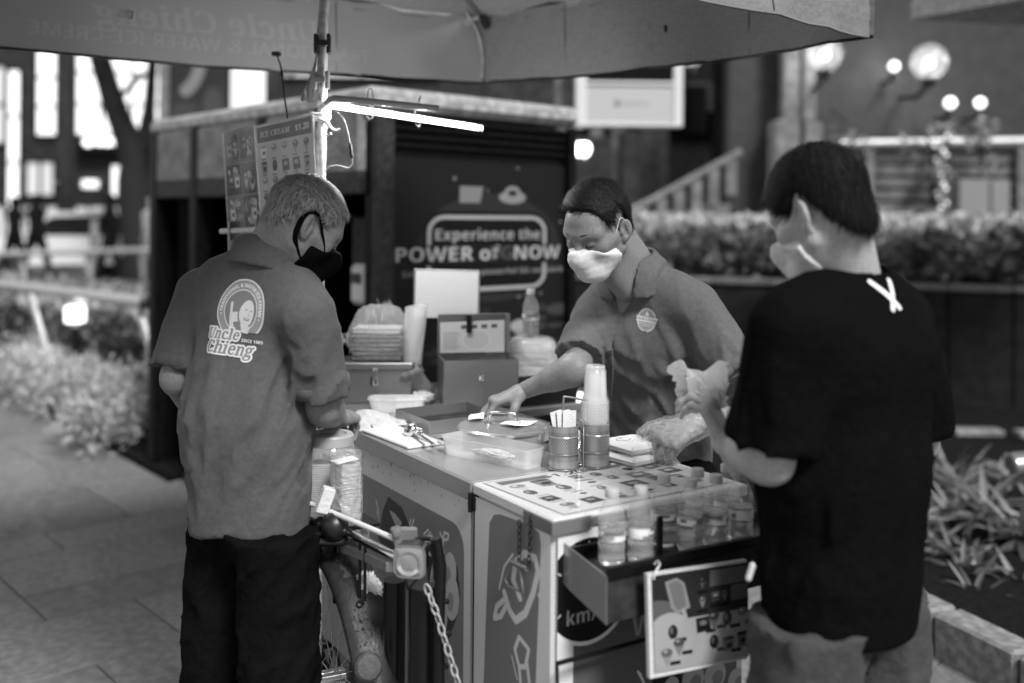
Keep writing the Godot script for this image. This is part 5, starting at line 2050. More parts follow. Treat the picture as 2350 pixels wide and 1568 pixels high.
	part("pole", st, mats.galvanised, u)
	st = B()
	tube(st, [Vector3(0, 0, 0), Vector3(0, 0.05, 0)], 0.16, 20)
	part("base", st, mats.black_metal, u)
	for e in [[Vector3(-0.574, 2.088, -3.080), 0.06, mats.black_plastic], [Vector3(-0.577, 1.979, -3.080), 0.056, mats.dull_steel]]:
		st = B()
		for s in [-1, 1]:
			box(st, e[0] - foot + Vector3(s * 0.019, 0, 0.004), Vector3(0.011, e[1], 0.024), 0.003)
		box(st, e[0] - foot + Vector3(0, 0, 0.016), Vector3(0.034, 0.02, 0.012), 0.003)
		part("clamp", st, e[2], u)
	st = B()
	sheet(st, 6, 8, func(x: float, y: float) -> Vector3: return (Vector3(-0.593, 2.204, -3.130)).lerp(Vector3(-0.598, 1.917, -3.130), y) + Vector3(-x * 0.052 * y * y - 0.004 * sin(y * 9), 0, 0.006 * sin(x * 6 + y * 8)) - foot)
	part("cloth_strip", st, mats.umbrella_cloth, u)
	st = B()
	for k in 4:
		var ring := []
		for j in 13:
			var a := TAU * j / 12.0
			ring.append(Vector3(-0.582, 1.871, -3.100) - foot + Vector3(cos(a) * (0.022 + 0.004 * (k % 2)), 0.012 * k - 0.02 + 0.012 * sin(a + k), sin(a) * 0.024))
		tube(st, ring, 0.0065, 6, false)
	tube(st, smooth_path([Vector3(-0.560, 1.859, -3.070) - foot, Vector3(-0.538, 1.830, -3.050) - foot, Vector3(-0.523, 1.825, -3.050) - foot, Vector3(-0.515, 1.831, -3.050) - foot], 5), 0.004, 6)
	tube(st, smooth_path([Vector3(-0.568, 1.846, -3.070) - foot, Vector3(-0.558, 1.813, -3.060) - foot, Vector3(-0.541, 1.817, -3.050) - foot], 5), 0.0035, 6)
	part("rope_knot", st, mats.towel, u)
	# lamp
	var la := thing("tube_lamp", "lit LED tube lamp tied to the umbrella pole over the counter", "lamp", Vector3(-0.558, 1.904, -3.070))
	var o := la.position
	var e1 := Vector3(-0.113, 1.853, -3.220)
	st = B()
	tube(st, [Vector3.ZERO, e1 - o], 0.0085, 12)
	var tb := part("glowing_tube", st, mats.tube_glow, la)
	st = B()
	var dir := (e1 - o).normalized()
	tube(st, [e1 - o - dir * 0.004, e1 - o + dir * 0.018], 0.0105, 12)
	part("end_cap", st, mats.milky, la)
	st = B()
	tube(st, [-dir * 0.03, dir * 0.01], 0.012, 12)
	part("end_cap", st, mats.milky, la)
	st = B()
	tube(st, [Vector3(0, 0.0105, 0), e1 - o + Vector3(0, 0.0105, 0)], 0.006, 8, true, 0.5)
	part("back_strip", st, mats.dull_steel, la)
	st = B()
	tube(st, smooth_path([Vector3(-0.570, 1.898, -3.080) - o, Vector3(-0.541, 1.919, -3.050) - o, Vector3(-0.490, 1.918, -3.050) - o, Vector3(-0.363, 1.910, -3.080) - o, Vector3(-0.227, 1.901, -3.120) - o], 5), 0.0105, 12)
	part("arm", st, mats.dull_steel, la)
	st = B()
	tube(st, smooth_path([Vector3(-0.439, 1.914, -3.090) - o, Vector3(-0.437, 1.950, -3.090) - o, Vector3(-0.429, 1.956, -3.090) - o, Vector3(-0.424, 1.945, -3.090) - o, Vector3(-0.422, 1.901, -3.090) - o, Vector3(-0.418, 1.881, -3.100) - o, Vector3(-0.433, 1.866, -3.110) - o, Vector3(-0.447, 1.877, -3.120) - o], 5), 0.0015, 6)
	tube(st, smooth_path([Vector3(-0.288, 1.906, -3.130) - o, Vector3(-0.282, 1.939, -3.120) - o, Vector3(-0.295, 1.900, -3.120) - o, Vector3(-0.302, 1.864, -3.140) - o, Vector3(-0.290, 1.846, -3.150) - o, Vector3(-0.286, 1.858, -3.160) - o], 5), 0.0015, 6)
	part("wire_hook", st, mats.black_metal, la)
	st = B()
	tube(st, smooth_path([Vector3(-0.533, 1.888, -3.050) - o, Vector3(-0.507, 1.864, -3.050) - o, Vector3(-0.493, 1.826, -3.050) - o, Vector3(-0.485, 1.787, -3.050) - o], 5), 0.0022, 6)
	tube(st, smooth_path([Vector3(-0.478, 1.743, -3.050) - o, Vector3(-0.478, 1.724, -3.050) - o, Vector3(-0.490, 1.714, -3.050) - o, Vector3(-0.522, 1.722, -3.060) - o, Vector3(-0.552, 1.718, -3.080) - o, Vector3(-0.565, 1.705, -3.090) - o], 5), 0.0022, 6)
	part("cable", st, mats.off_white, la)
	st = B()
	tube(st, [Vector3(-0.485, 1.789, -3.050) - o, Vector3(-0.482, 1.767, -3.050) - o, Vector3(-0.478, 1.743, -3.050) - o], [0.005, 0.0062, 0.0045], 8)
	part("plug", st, mats.black_plastic, la)
	for k in 4:
		lamp("tube_light", o.lerp(e1, (k + 0.5) / 4.0), 0.056, 0.008)
	# menu sheets
	var rod := thing("menu_rod", "white plastic rod holding the menu sheets beside the pole", "rod", Vector3(-0.915, 1.520, -3.220))
	st = B()
	tube(st, [Vector3.ZERO, Vector3(-0.595, 1.538, -3.050) - rod.position], 0.0085, 12)
	part("tube", st, mats.white_paint, rod)
	st = B()
	box(st, Vector3(-0.882, 1.522, -3.200) - rod.position, Vector3(0.007, 0.06, 0.024), 0.002)
	box(st, Vector3(-0.749, 1.531, -3.120) - rod.position, Vector3(0.006, 0.03, 0.022), 0.002)
	part("clip", st, mats.dull_steel, rod)
	var sheets := [["photo_menu", "narrow laminated sheet of ice cream photos, left of the price list", [Vector3(-0.911, 1.831, -3.220), Vector3(-0.796, 1.850, -3.150), Vector3(-0.770, 1.532, -3.150), Vector3(-0.892, 1.524, -3.220)]], ["price_menu", "wide laminated ice cream price list with a dark heading", [Vector3(-0.792, 1.844, -3.140), Vector3(-0.594, 1.877, -3.040), Vector3(-0.578, 1.539, -3.040), Vector3(-0.767, 1.529, -3.140)]], ["photo_menu", "laminated photo sheet hanging below the white rod", [Vector3(-0.892, 1.513, -3.220), Vector3(-0.752, 1.522, -3.140), Vector3(-0.736, 1.203, -3.140), Vector3(-0.880, 1.165, -3.220)]]]
	for e in sheets:
		var q: Array = e[2]
		var s := thing("menu_sheet", e[1], "menu", q[3], 0.0, "menu sheets beside the pole")
		st = B()
		sheet(st, 8, 10, func(x: float, y: float) -> Vector3:
			var w := Vector3(0.25, 0, 0.9) * 0.003 * sin(x * 7.0 + y * 4.0)
			return q[0].lerp(q[1], x).lerp(q[3].lerp(q[2], x), y) + w - q[3])
		part("print", st, mats[e[0]], s)
		st = B()
		tube(st, [q[0] - q[3], q[1] - q[3], q[2] - q[3], Vector3.ZERO, q[0] - q[3]], 0.0022, 6)
		part("edge_binding", st, mats.clear_plastic, s)
	var cd := thing("black_cable", "black cord from the umbrella valance down to the menu sheets", "cord", Vector3(-0.682, 1.865, -3.100))
	st = B()
	tube(st, smooth_path([Vector3.ZERO, Vector3(-0.697, 1.936, -3.120) - cd.position, Vector3(-0.711, 2.018, -3.140) - cd.position, Vector3(-0.738, 2.071, -3.200) - cd.position], 5), 0.0028, 6)
	tube(st, [Vector3(-0.710, 2.013, -3.140) - cd.position, Vector3(-0.709, 1.997, -3.140) - cd.position], 0.0055, 8)
	part("strand", st, mats.black_plastic, cd)
	st = B()
	box(st, Vector3(-0.764, 2.092, -3.300) - cd.position, Vector3(0.03, 0.014, 0.02), 0.004)
	part("eyelet", st, mats.black_metal, cd)


# ---------------------------------------------------------------- the cart
func cart_thing(called: String, label: String, category: String, local: Vector3, turn := 0.0, group := "") -> Node3D:
	return thing(called, label, category, CART * local, deg_to_rad(31.85) + turn, group)

func build_cart() -> void:
	var c := cart_thing("ice_cream_cart", "white and grey ice cream cart with a steel counter and printed sides", "cart", Vector3.ZERO)
	var w := 0.541
	var st := B()
	box(st, Vector3(w / 2, 0.575, -0.996), Vector3(w, 0.65, 1.308), 0.012)
	part("freezer_body", st, mats.white_paint, c)
	st = B()
	box(st, Vector3(w / 2, 0.59, -0.165), Vector3(w, 0.68, 0.326), 0.014)
	part("front_box", st, mats.white_paint, c)
	st = B()
	box(st, Vector3(w / 2, 0.925, -0.993), Vector3(w + 0.016, 0.05, 1.316), 0.005)
	part("steel_top", st, mats.steel, c)
	st = B()
	box(st, Vector3(w / 2, 0.935, -0.163), Vector3(w + 0.012, 0.026, 0.338), 0.004)
	part("front_lid", st, mats.white_paint, c)
	st = B()
	box(st, Vector3(w / 2, 0.932, 0.0085), Vector3(w - 0.16, 0.018, 0.006), 0.002)
	box(st, Vector3(0.075 * 0.5, 0.929, 0.006), Vector3(0.10, 0.03, 0.012), 0.002)
	box(st, Vector3(-0.008, 0.929, -0.05), Vector3(0.006, 0.03, 0.11), 0.002)
	part("lid_edging", st, mats.dull_steel, c)
	st = B()
	quad(st, Vector3(0.012, 0.9502, -0.318), Vector3(w - 0.012, 0.9502, -0.318), Vector3(w - 0.02, 0.9502, -0.03), Vector3(0.03, 0.9502, -0.008))
	part("printed_sheet", st, mats.lid_sheet, c)
	st = B()
	quad(st, Vector3(-0.003, 0.90, -1.635), Vector3(-0.003, 0.90, -0.345), Vector3(-0.003, 0.26, -0.345), Vector3(-0.003, 0.26, -1.635))
	part("side_print", uv_window(st, 0.0, 0.066, 1290.0 / 1300.0, 0.69 / 0.76), mats.cart_side, c)
	st = B()
	quad(st, Vector3(-0.003, 0.918, -0.325), Vector3(-0.003, 0.918, -0.008), Vector3(-0.003, 0.26, -0.008), Vector3(-0.003, 0.26, -0.325))
	part("narrow_print", uv_window(st, 0.02 / 0.67 * 1.0, 0.032 / 0.75, 0.654 / 0.67, 0.69 / 0.75), mats.cart_narrow, c)
	st = B()
	quad(st, Vector3(0.008, 0.918, 0.002), Vector3(w - 0.008, 0.918, 0.002), Vector3(w - 0.008, 0.26, 0.002), Vector3(0.008, 0.26, 0.002))
	part("front_print", uv_window(st, 0.008 / w, 0.032 / 0.75, (w - 0.008) / w, 0.69 / 0.75), mats.cart_front, c)
	# seam between the two boxes, with its hinge
	st = B()
	box(st, Vector3(0.004, 0.60, -0.335), Vector3(0.004, 0.68, 0.010), 0.0)
	part("seam", st, mats.black_plastic, c)
	st = B()
	box(st, Vector3(-0.004, 0.90, -0.332), Vector3(0.012, 0.035, 0.022), 0.003)
	tube(st, [Vector3(-0.010, 0.88, -0.335), Vector3(-0.010, 0.925, -0.335)], 0.006, 8)
	part("hinge", st, mats.black_metal, c)
	# undercarriage
	for z in [-0.35, -1.25]:
		st = B()
		tube(st, [Vector3(-0.02, 0.24, z), Vector3(w + 0.02, 0.24, z)], 0.014, 8)
		part("axle", st, mats.black_metal, c)
		for x in [0.03, w - 0.03]:
			st = B()
			lathe(st, [Vector2(0.16, -0.02), Vector2(0.22, -0.02), Vector2(0.24, 0), Vector2(0.22, 0.02), Vector2(0.16, 0.02), Vector2(0.16, -0.02)], Transform3D(Basis(Vector3.BACK, PI / 2), Vector3(x, 0.24, z)), 28)
			for k in 6:
				var a := TAU * k / 6
				tube(st, [Vector3(x, 0.24, z), Vector3(x, 0.24 + sin(a) * 0.17, z + cos(a) * 0.17)], 0.005, 5)
			part("wheel", st, mats.rubber, c)
	# shelf on the far side, with a dark tub below the vendor's elbow
	st = B()
	box(st, Vector3(w + 0.22, 0.93, -1.38), Vector3(0.42, 0.03, 0.62), 0.005)
	part("side_shelf", st, mats.dull_steel, c)
	st = B()
	for z in [-1.66, -1.10]:
		tube(st, [Vector3(w, 0.55, z), Vector3(w + 0.4, 0.92, z)], 0.012, 8)
	part("shelf_bracket", st, mats.black_metal, c)
	# front rack: rails, floor, end plate, front plate
	var rk := cart_thing("bottle_rack", "dark metal rack fixed to the cart front, holding water bottles", "rack", Vector3(0.30, 0.0, 0.075))
	var base := Vector3(0.30, 0.0, 0.075)
	var r0 := Vector3(0.024, 0.874, 0.150)
	var x1 := 0.60
	var yb := r0.y
	st = B()
	box(st, Vector3((r0.x + x1) / 2, yb, 0.15) - base, Vector3(x1 - r0.x, 0.026, 0.014), 0.002)
	box(st, Vector3((r0.x + x1) / 2, yb, 0.012) - base, Vector3(x1 - r0.x, 0.026, 0.012), 0.002)
	part("rail", st, mats.black_metal, rk)
	st = B()
	box(st, Vector3((r0.x + x1) / 2, yb - 0.01, 0.08) - base, Vector3(x1 - r0.x, 0.006, 0.13), 0.001)
	part("shelf", st, mats.black_metal, rk)
	st = B()
	var fx := r0.x
	prism(st, PackedVector2Array([Vector2(0.0, yb + 0.02), Vector2(0.15, yb - 0.006), Vector2(0.15, yb - 0.10), Vector2(0.02, yb - 0.07), Vector2(-0.06, yb - 0.04)]), 0.004, Transform3D(Basis(Vector3(0, 0, 1), Vector3.UP, Vector3(-1, 0, 0)), Vector3(fx, 0, 0) - base))
	part("end_plate", st, mats.dull_steel, rk)
	st = B()
	box(st, Vector3((fx + x1) / 2, yb - 0.055, 0.149) - base, Vector3(x1 - fx, 0.088, 0.004), 0.001)
	part("front_plate", st, mats.booth_grey, rk)
	st = B()
	box(st, Vector3(0.173, 0.906, 0.130) - base, Vector3(0.016, 0.11, 0.006), 0.002)
	part("upright", st, mats.black_metal, rk)
	st = B()
	tube(st, [Vector3(-0.032, 0.677, 0.060) - base, Vector3(0.62, Vector3(-0.032, 0.677, 0.060).y, 0.06) - base], 0.005, 8)
	tube(st, [Vector3(-0.032, 0.677, 0.060) - base, Vector3(-0.032, 0.677, 0.060) - base + Vector3(0.012, -0.3, 0)], 0.0035, 8)
	part("lower_bar", st, mats.black_metal, rk)
	# bottles
	var first: Node3D
	var bl := [[Vector2(0.074, 0.098), "front rack water bottle nearest the cart corner"], [Vector2(0.137, 0.112), "front rack water bottle second from the cart corner"], [Vector2(0.243, 0.060), "water bottle at the back of the rack, right of the black upright"], [Vector2(0.266, 0.118), "water bottle in the front row, right of the black upright"], [Vector2(0.338, 0.060), "water bottle in the rear row, middle of the three behind"], [Vector2(0.336, 0.120), "water bottle in the front row, second from the customer"], [Vector2(0.424, 0.062), "water bottle in the rear row, nearest the customer"], [Vector2(0.408, 0.121), "water bottle in the front row, half hidden by the customer's shirt"]]
	for e in bl:
		var p: Vector3 = CART * Vector3(e[0].x, yb - 0.0065, e[0].y)
		if first == null:
			first = make_bottle(e[1], p, "water bottles in the front rack")
			first.scale = Vector3(0.94, 0.92, 0.94)
		else:
			copy(first, e[1], p, rng.randf() * TAU).scale = Vector3(0.94, 0.92, 0.94)
	# triangular pull on two chains
	var ch := cart_thing("hanging_pull", "triangular wire pull hanging on two short chains against the narrow grey side", "pull", Vector3(-0.012, 0.933, -0.103))
	var hb := Vector3(-0.012, 0.933, -0.103)
	for e in [[Vector3(-0.012, 0.916, -0.116), Vector3(-0.014, 0.819, -0.112)], [Vector3(-0.012, 0.940, -0.070), Vector3(-0.014, 0.825, -0.075)]]:
		chain_links(ch, e[0] - hb, e[1] - hb, 0.0105, 0.0013, mats.black_metal)
	st = B()
	var tri_ := [Vector3(-0.014, 0.821, -0.137), Vector3(-0.014, 0.810, -0.108), Vector3(-0.014, 0.766, -0.093), Vector3(-0.014, 0.762, -0.154), Vector3(-0.014, 0.772, -0.172), Vector3(-0.014, 0.821, -0.137)]
	var tp := []
	for q in tri_:
		tp.append(q - hb)
	tube(st, tp, 0.0028, 8)
	tube(st, [Vector3(-0.015, 0.819, -0.139) - hb, Vector3(-0.015, 0.823, -0.079) - hb], 0.006, 8)
	part("wire_triangle", st, mats.dull_steel, ch)
	# flavour board hung on the rack
	var q := [Vector3(0.096, 0.869, 0.190), Vector3(0.360, 0.852, 0.190), Vector3(0.364, 0.654, 0.190), Vector3(0.105, 0.672, 0.190)]
	var fb := cart_thing("flavour_board", "hanging white framed board with popsicle pictures on the rack front", "board", q[3])
	st = B()
	quad(st, q[0] - q[3] + Vector3(0.005, 0, 0.003), q[1] - q[3] + Vector3(0, 0, 0.003), q[2] - q[3] + Vector3(0, 0, 0.003), Vector3(0.005, 0.004, 0.003))
	part("print", st, mats.flavour_board, fb)
	st = B()
	prism(st, PackedVector2Array([Vector2(-0.004, -0.006), Vector2(q[2].x - q[3].x, q[2].y - q[3].y - 0.006), Vector2(q[1].x - q[3].x, q[1].y - q[3].y + 0.004), Vector2(q[0].x - q[3].x - 0.004, q[0].y - q[3].y + 0.004)]), 0.010, Transform3D(Basis.IDENTITY, Vector3(0, 0, -0.005)))
	part("board", st, mats.white_paint, fb)
	st = B()
	tube(st, smooth_path([Vector3(0.103, 0.863, 0.195) - q[3], Vector3(0.109, 0.877, 0.195) - q[3], Vector3(0.131, 0.883, 0.180) - q[3], Vector3(0.141, 0.882, 0.160) - q[3], Vector3(0.136, 0.875, 0.158) - q[3]], 5), 0.0025, 6)
	part("hook", st, mats.milky, fb)

func uv_window(st: SurfaceTool, u0: float, v0: float, u1: float, v1: float) -> ArrayMesh:
	st.generate_normals()
	var m := st.commit()
	var ar := m.surface_get_arrays(0)
	var uv: PackedVector2Array = ar[Mesh.ARRAY_TEX_UV]
	for i in uv.size():
		uv[i] = Vector2(lerpf(u0, u1, uv[i].x), lerpf(v0, v1, uv[i].y))
	ar[Mesh.ARRAY_TEX_UV] = uv
	var out := ArrayMesh.new()
	out.add_surface_from_arrays(Mesh.PRIMITIVE_TRIANGLES, ar)
	return out

func chain_links(parent: Node3D, a: Vector3, b: Vector3, l: float, r: float, m: Material) -> void:
	var n := int(round(a.distance_to(b) / (l * 1.25)))
	var st := B()
	var ring := []
	for k in 17:
		var t := TAU * k / 16.0
		ring.append(Vector3(cos(t) * l * 0.42, sin(t) * l * 0.82, 0))
	tube(st, ring, r, 6, false)
	st.generate_normals()
	var mesh := st.commit()
	var d := (b - a).normalized()
	var q := Quaternion(Vector3.UP, d) if absf(d.y) < 0.999 else Quaternion.IDENTITY
	for k in n:
		var o := part("chain_link", mesh, m, parent)
		o.transform = Transform3D(Basis(q) * Basis(Vector3.UP, (k % 2) * PI / 2 + 0.4), a.lerp(b, (k + 0.5) / n))

func make_bottle(label: String, at: Vector3, group: String) -> Node3D:
	var o := thing("water_bottle", label, "bottle", at, 0.3, group)
	var r := 0.0295
	var prof := [Vector2(0, 0.004), Vector2(r * 0.6, 0.0), Vector2(r * 0.92, 0.003), Vector2(r, 0.010), Vector2(r, 0.026), Vector2(r * 0.95, 0.030), Vector2(r, 0.034), Vector2(r, 0.050), Vector2(r * 0.95, 0.054), Vector2(r, 0.058), Vector2(r, 0.078), Vector2(r * 0.96, 0.082), Vector2(r, 0.086), Vector2(r, 0.104), Vector2(r * 0.93, 0.116), Vector2(r * 0.7, 0.134), Vector2(r * 0.47, 0.146), Vector2(r * 0.43, 0.152), Vector2(r * 0.43, 0.162)]
	var st := B()
	lathe(st, prof, Transform3D.IDENTITY, 24, 60)
	part("shell", st, mats.bottle, o)
	st = B()
	var wp := []
	for p in prof.slice(0, 13):
		wp.append(Vector2(p.x * 0.965, p.y + 0.0015))
	wp.append(Vector2(0, 0.0875))
	lathe(st, wp, Transform3D.IDENTITY, 20, 60)
	part("water", st, mats.water, o)
	st = B()
	lathe(st, [Vector2(r * 1.012, 0.059), Vector2(r * 1.012, 0.081)], Transform3D.IDENTITY, 24)
	part("label_band", st, mats.bottle_label, o)
	st = B()
	lathe(st, [Vector2(r * 0.5, 0.150), Vector2(r * 0.52, 0.152), Vector2(r * 0.52, 0.166), Vector2(r * 0.47, 0.169), Vector2(0, 0.1695)], Transform3D.IDENTITY, 24)
	part("cap", st, mats.bottle_cap, o)
	return o

# ---------------------------------------------------------------- the bicycle that pushes the cart, seen from its front
func build_bike() -> void:
	var b := thing("bicycle", "old bicycle fixed beside the cart, with a worn fat mudguard and square headlamp", "bicycle", Vector3(Vector3(-0.314, 0.516, -2.330).x, 0, -2.33))
	var o := b.position
	var f := Vector3(0.528, 0, 0.849)
	var wc := Vector3(-0.469, 0.730, -2.620)
	wc = Vector3(wc.x, 0.385, wc.z) - o
	var side := Vector3(f.z, 0, -f.x)
	var st := B()
	# wheel
	var ring := []
	for k in 41:
		var a := TAU * k / 40.0
		ring.append(wc + (f * cos(a) + Vector3.UP * sin(a)) * 0.315)
	tube(st, ring, 0.026, 10, false)
	var wh := part("wheel", st, mats.rubber, b)
	st = B()
	ring = []
	for k in 41:
		var a := TAU * k / 40.0
		ring.append(wc + (f * cos(a) + Vector3.UP * sin(a)) * 0.288)
	tube(st, ring, 0.012, 8, false)
	part("rim", st, mats.chrome, wh)
	st = B()
	for k in 28:
		var a := TAU * k / 28.0
		tube(st, [wc + side * (0.03 if k % 2 else -0.03) + (f * cos(a + 0.5) + Vector3.UP * sin(a + 0.5)) * 0.02, wc + (f * cos(a) + Vector3.UP * sin(a)) * 0.285], 0.0013, 4, false)
	part("spokes", st, mats.chrome, wh)
	st = B()
	tube(st, [wc - side * 0.05, wc + side * 0.05], 0.022, 10)
	part("hub", st, mats.chrome, wh)
	# mudguard: a fat half tube around the front of the wheel, its paint worn through along the crown
	for pass_ in 2:
		st = B()
		var hw := 0.060
		sheet(st, 40, 14, func(u: float, v: float) -> Vector3:
			var a := lerpf(-0.75, 2.9, u)
			var c := lerpf(-1.75, 1.75, v)
			var rr := 0.352 + 0.030 * cos(c)
			if pass_ == 1:
				a = lerpf(0.20, 0.80, u) + 0.03 * sin(v * 19.0)
				c = lerpf(0.15, 0.75, v) + 0.10 * sin(u * 23.0) + 0.05 * sin(u * 61.0)
				rr = 0.3528 + 0.030 * cos(c)
			return wc + (f * cos(a) + Vector3.UP * sin(a)) * rr + side * sin(c) * hw * -1.0)
		part(["mudguard", "worn_patch"][pass_], st, [mats.fender_paint, mats.fender_worn][pass_], b)
	st = B()
	sheet(st, 14, 6, func(u: float, v: float) -> Vector3:
		var a := lerpf(1.02, 1.22, u)
		var c := lerpf(0.15, 0.5, v) + 0.08 * sin(u * 17.0)
		return wc + (f * cos(a) + Vector3.UP * sin(a)) * (0.3528 + 0.030 * cos(c)) - side * sin(c) * 0.060)
	part("worn_patch", st, mats.fender_worn, b)
	st = B()
	for e in [[0.82, 0.35], [0.04, 0.1]]:
		var q: Vector3 = wc + (f * cos(e[0]) + Vector3.UP * sin(e[0])) * 0.385 - side * 0.02
		lathe(st, [Vector2(0, 0), Vector2(0.009, 0), Vector2(0.008, 0.005), Vector2(0, 0.007)], Transform3D(Basis(Quaternion(Vector3.UP, (f * cos(e[0]) + Vector3.UP * sin(e[0])))), q), 12)
	part("rivet", st, mats.black_metal, b)
	st = B()
	lathe(st, [Vector2(0, 0.012), Vector2(0.026, 0.010), Vector2(0.032, 0.004), Vector2(0.032, -0.01)], Transform3D(Basis(Quaternion(Vector3.UP, (f * 0.95 + Vector3.UP * 0.3 - side * 0.2).normalized())), Vector3(-0.310, 0.572, -2.270) - o), 20)
	part("reflector", st, mats.fender_worn, b)
	# frame tubes beside the cart
	for e in [[Vector3(-0.264, 0.734, -2.360), 0.026], [Vector3(-0.192, 0.756, -2.260), 0.030]]:
		st = B()
		var p: Vector3 = e[0] - o
		tube(st, [Vector3(p.x, 0.1, p.z), p], e[1], 16)
		part("frame_post", st, mats.black_metal, b)
	st = B()
	tube(st, [Vector3(-0.160, 0.874, -2.220) - o, Vector3(-0.148, 0.813, -2.220) - o, Vector3(-0.151, 0.700, -2.220) - o, Vector3(-0.150, 0.567, -2.220) - o, Vector3((Vector3(-0.150, 0.567, -2.220) - o).x, 0.2, (Vector3(-0.150, 0.567, -2.220) - o).z)], 0.013, 10)
	for y in [1365, 1395, 1420, 1450]:
		pass
	part("bracket_post", st, mats.black_metal, b)
	st = B()
	for q in [Vector3(-0.141, 0.737, -2.220), Vector3(-0.135, 0.667, -2.220), Vector3(-0.137, 0.629, -2.220), Vector3(-0.142, 0.596, -2.220)]:
		box(st, q - o, Vector3(0.024, 0.010, 0.014), 0.003)
	part("lugs", st, mats.black_metal, b)
	# handlebar, brake rod and brackets
	st = B()
	tube(st, smooth_path([Vector3(-0.509, 0.817, -2.550) - o, Vector3(-0.390, 0.814, -2.450) - o, Vector3(-0.258, 0.808, -2.300) - o, Vector3(-0.201, 0.809, -2.260) - o], 5), 0.0115, 12)
	part("handlebar", st, mats.chrome, b)
	st = B()
	tube(st, smooth_path([Vector3(-0.514, 0.871, -2.520) - o, Vector3(-0.425, 0.865, -2.440) - o, Vector3(-0.305, 0.859, -2.320) - o, Vector3(-0.248, 0.853, -2.270) - o], 5), 0.0062, 10)
	part("brake_rod", st, mats.white_paint, b)
	st = B()
	var fb0 := Vector3(-0.402, 0.775, -2.460) - o
	var fb1 := Vector3(-0.269, 0.781, -2.310) - o
	box(st, (fb0 + fb1) / 2, Vector3(0.012, 0.022, fb0.distance_to(fb1)), 0.002, Basis.looking_at(fb1 - fb0))
	box(st, fb1 + Vector3(0.008, 0, 0.004), Vector3(0.035, 0.024, 0.008), 0.002)
	part("flat_bracket", st, mats.dull_steel, b)
	st = B()
	for e in [[Vector3(-0.350, 0.760, -2.400), 0.05], [Vector3(-0.335, 0.757, -2.380), 0.05]]:
		tube(st, [e[0] - o + Vector3(0, 0.05, 0), e[0] - o - Vector3(0, 0.08, 0)], 0.004, 6)
	part("stay", st, mats.black_metal, b)
	st = B()
	box(st, Vector3(-0.248, 0.857, -2.270) - o, Vector3(0.022, 0.055, 0.010), 0.004, Basis(Vector3.BACK, 0.25))
	box(st, Vector3(-0.230, 0.864, -2.280) - o, Vector3(0.050, 0.030, 0.016), 0.004)
	lathe(st, [Vector2(0, 0), Vector2(0.009, 0), Vector2(0.009, 0.007), Vector2(0, 0.009)], Transform3D(Basis(Vector3.RIGHT, PI / 2), Vector3(-0.247, 0.874, -2.260) - o), 12)
	lathe(st, [Vector2(0, 0), Vector2(0.009, 0), Vector2(0.009, 0.007), Vector2(0, 0.009)], Transform3D(Basis(Vector3.RIGHT, PI / 2), Vector3(-0.211, 0.850, -2.250) - o), 12)
	part("clamp_plate", st, mats.dull_steel, b)
	st = B()
	tube(st, smooth_path([Vector3(-0.206, 0.857, -2.260) - o, Vector3(-0.176, 0.864, -2.250) - o, Vector3(-0.157, 0.852, -2.240) - o, Vector3(-0.151, 0.816, -2.240) - o], 5), 0.006, 8)
	tube(st, smooth_path([Vector3(-0.202, 0.852, -2.250) - o, Vector3(-0.179, 0.857, -2.230) - o, Vector3(-0.165, 0.833, -2.230) - o, Vector3(-0.160, 0.781, -2.230) - o], 5), 0.005, 8)
	tube(st, smooth_path([Vector3(-0.227, 0.785, -2.240) - o, Vector3(-0.221, 0.756, -2.240) - o, Vector3(-0.210, 0.768, -2.240) - o, Vector3(-0.198, 0.782, -2.240) - o], 5), 0.0028, 6)
	part("cables", st, mats.black_plastic, b)
	# dome bell cover on its bracket
	st = B()
	lathe(st, [Vector2(0.032, -0.004), Vector2(0.034, 0.0), Vector2(0.033, 0.012), Vector2(0.027, 0.026), Vector2(0.015, 0.034), Vector2(0, 0.037)], Transform3D(Basis(Quaternion(Vector3.UP, Vector3(0.35, 0.45, 0.82).normalized())), Vector3(-0.417, 0.832, -2.440) - o), 28)
	part("bell", st, mats.black_plastic, b)
	st = B()
	box(st, Vector3(-0.428, 0.795, -2.450) - o, Vector3(0.08, 0.020, 0.05), 0.008)
	box(st, Vector3(-0.449, 0.815, -2.470) - o, Vector3(0.05, 0.06, 0.03), 0.014)
	part("bell_bracket", st, mats.black_plastic, b)
	# rounded square headlamp
	var hl := Vector3(-0.211, 0.839, -2.170) - o
	var face := Basis.looking_at(-Vector3(-0.12, -0.05, 0.98))
	st = B()
	for k in 4:
		pass
	var lens := rounded(0.062, 0.064, 0.016)
	prism(st, rounded(0.070, 0.072, 0.019), 0.03, Transform3D(face, hl - face.z * 0.014))
	prism(st, rounded(0.050, 0.052, 0.018), 0.05, Transform3D(face, hl - face.z * 0.035))
	var lampn := part("headlamp", st, mats.chrome, b)
	st = B()
	sheet(st, 12, 12, func(u: float, v: float) -> Vector3:
		var x := (u - 0.5) * 2.0
		var y := (v - 0.5) * -2.0
		var m := maxf(absf(x), absf(y))
		var l2 := Vector2(x, y).length()
		var s := lerpf(1.0, m / maxf(l2, 0.001), 0.35 * m) if l2 > 0.001 else 1.0
		return hl + face * Vector3(x * 0.031 * s, y * 0.032 * s, 0.003 + 0.009 * (1.0 - m * m)))
	part("lens", st, mats.lamp_lens, lampn)
	st = B()
	lathe(st, [Vector2(0, 0.0), Vector2(0.01, 0.002), Vector2(0.026, 0.012)], Transform3D(face * Basis(Vector3.RIGHT, PI / 2), hl + face * Vector3(0, 0, 0.002)), 20)
	part("reflector_bowl", st, mats.chrome, lampn)
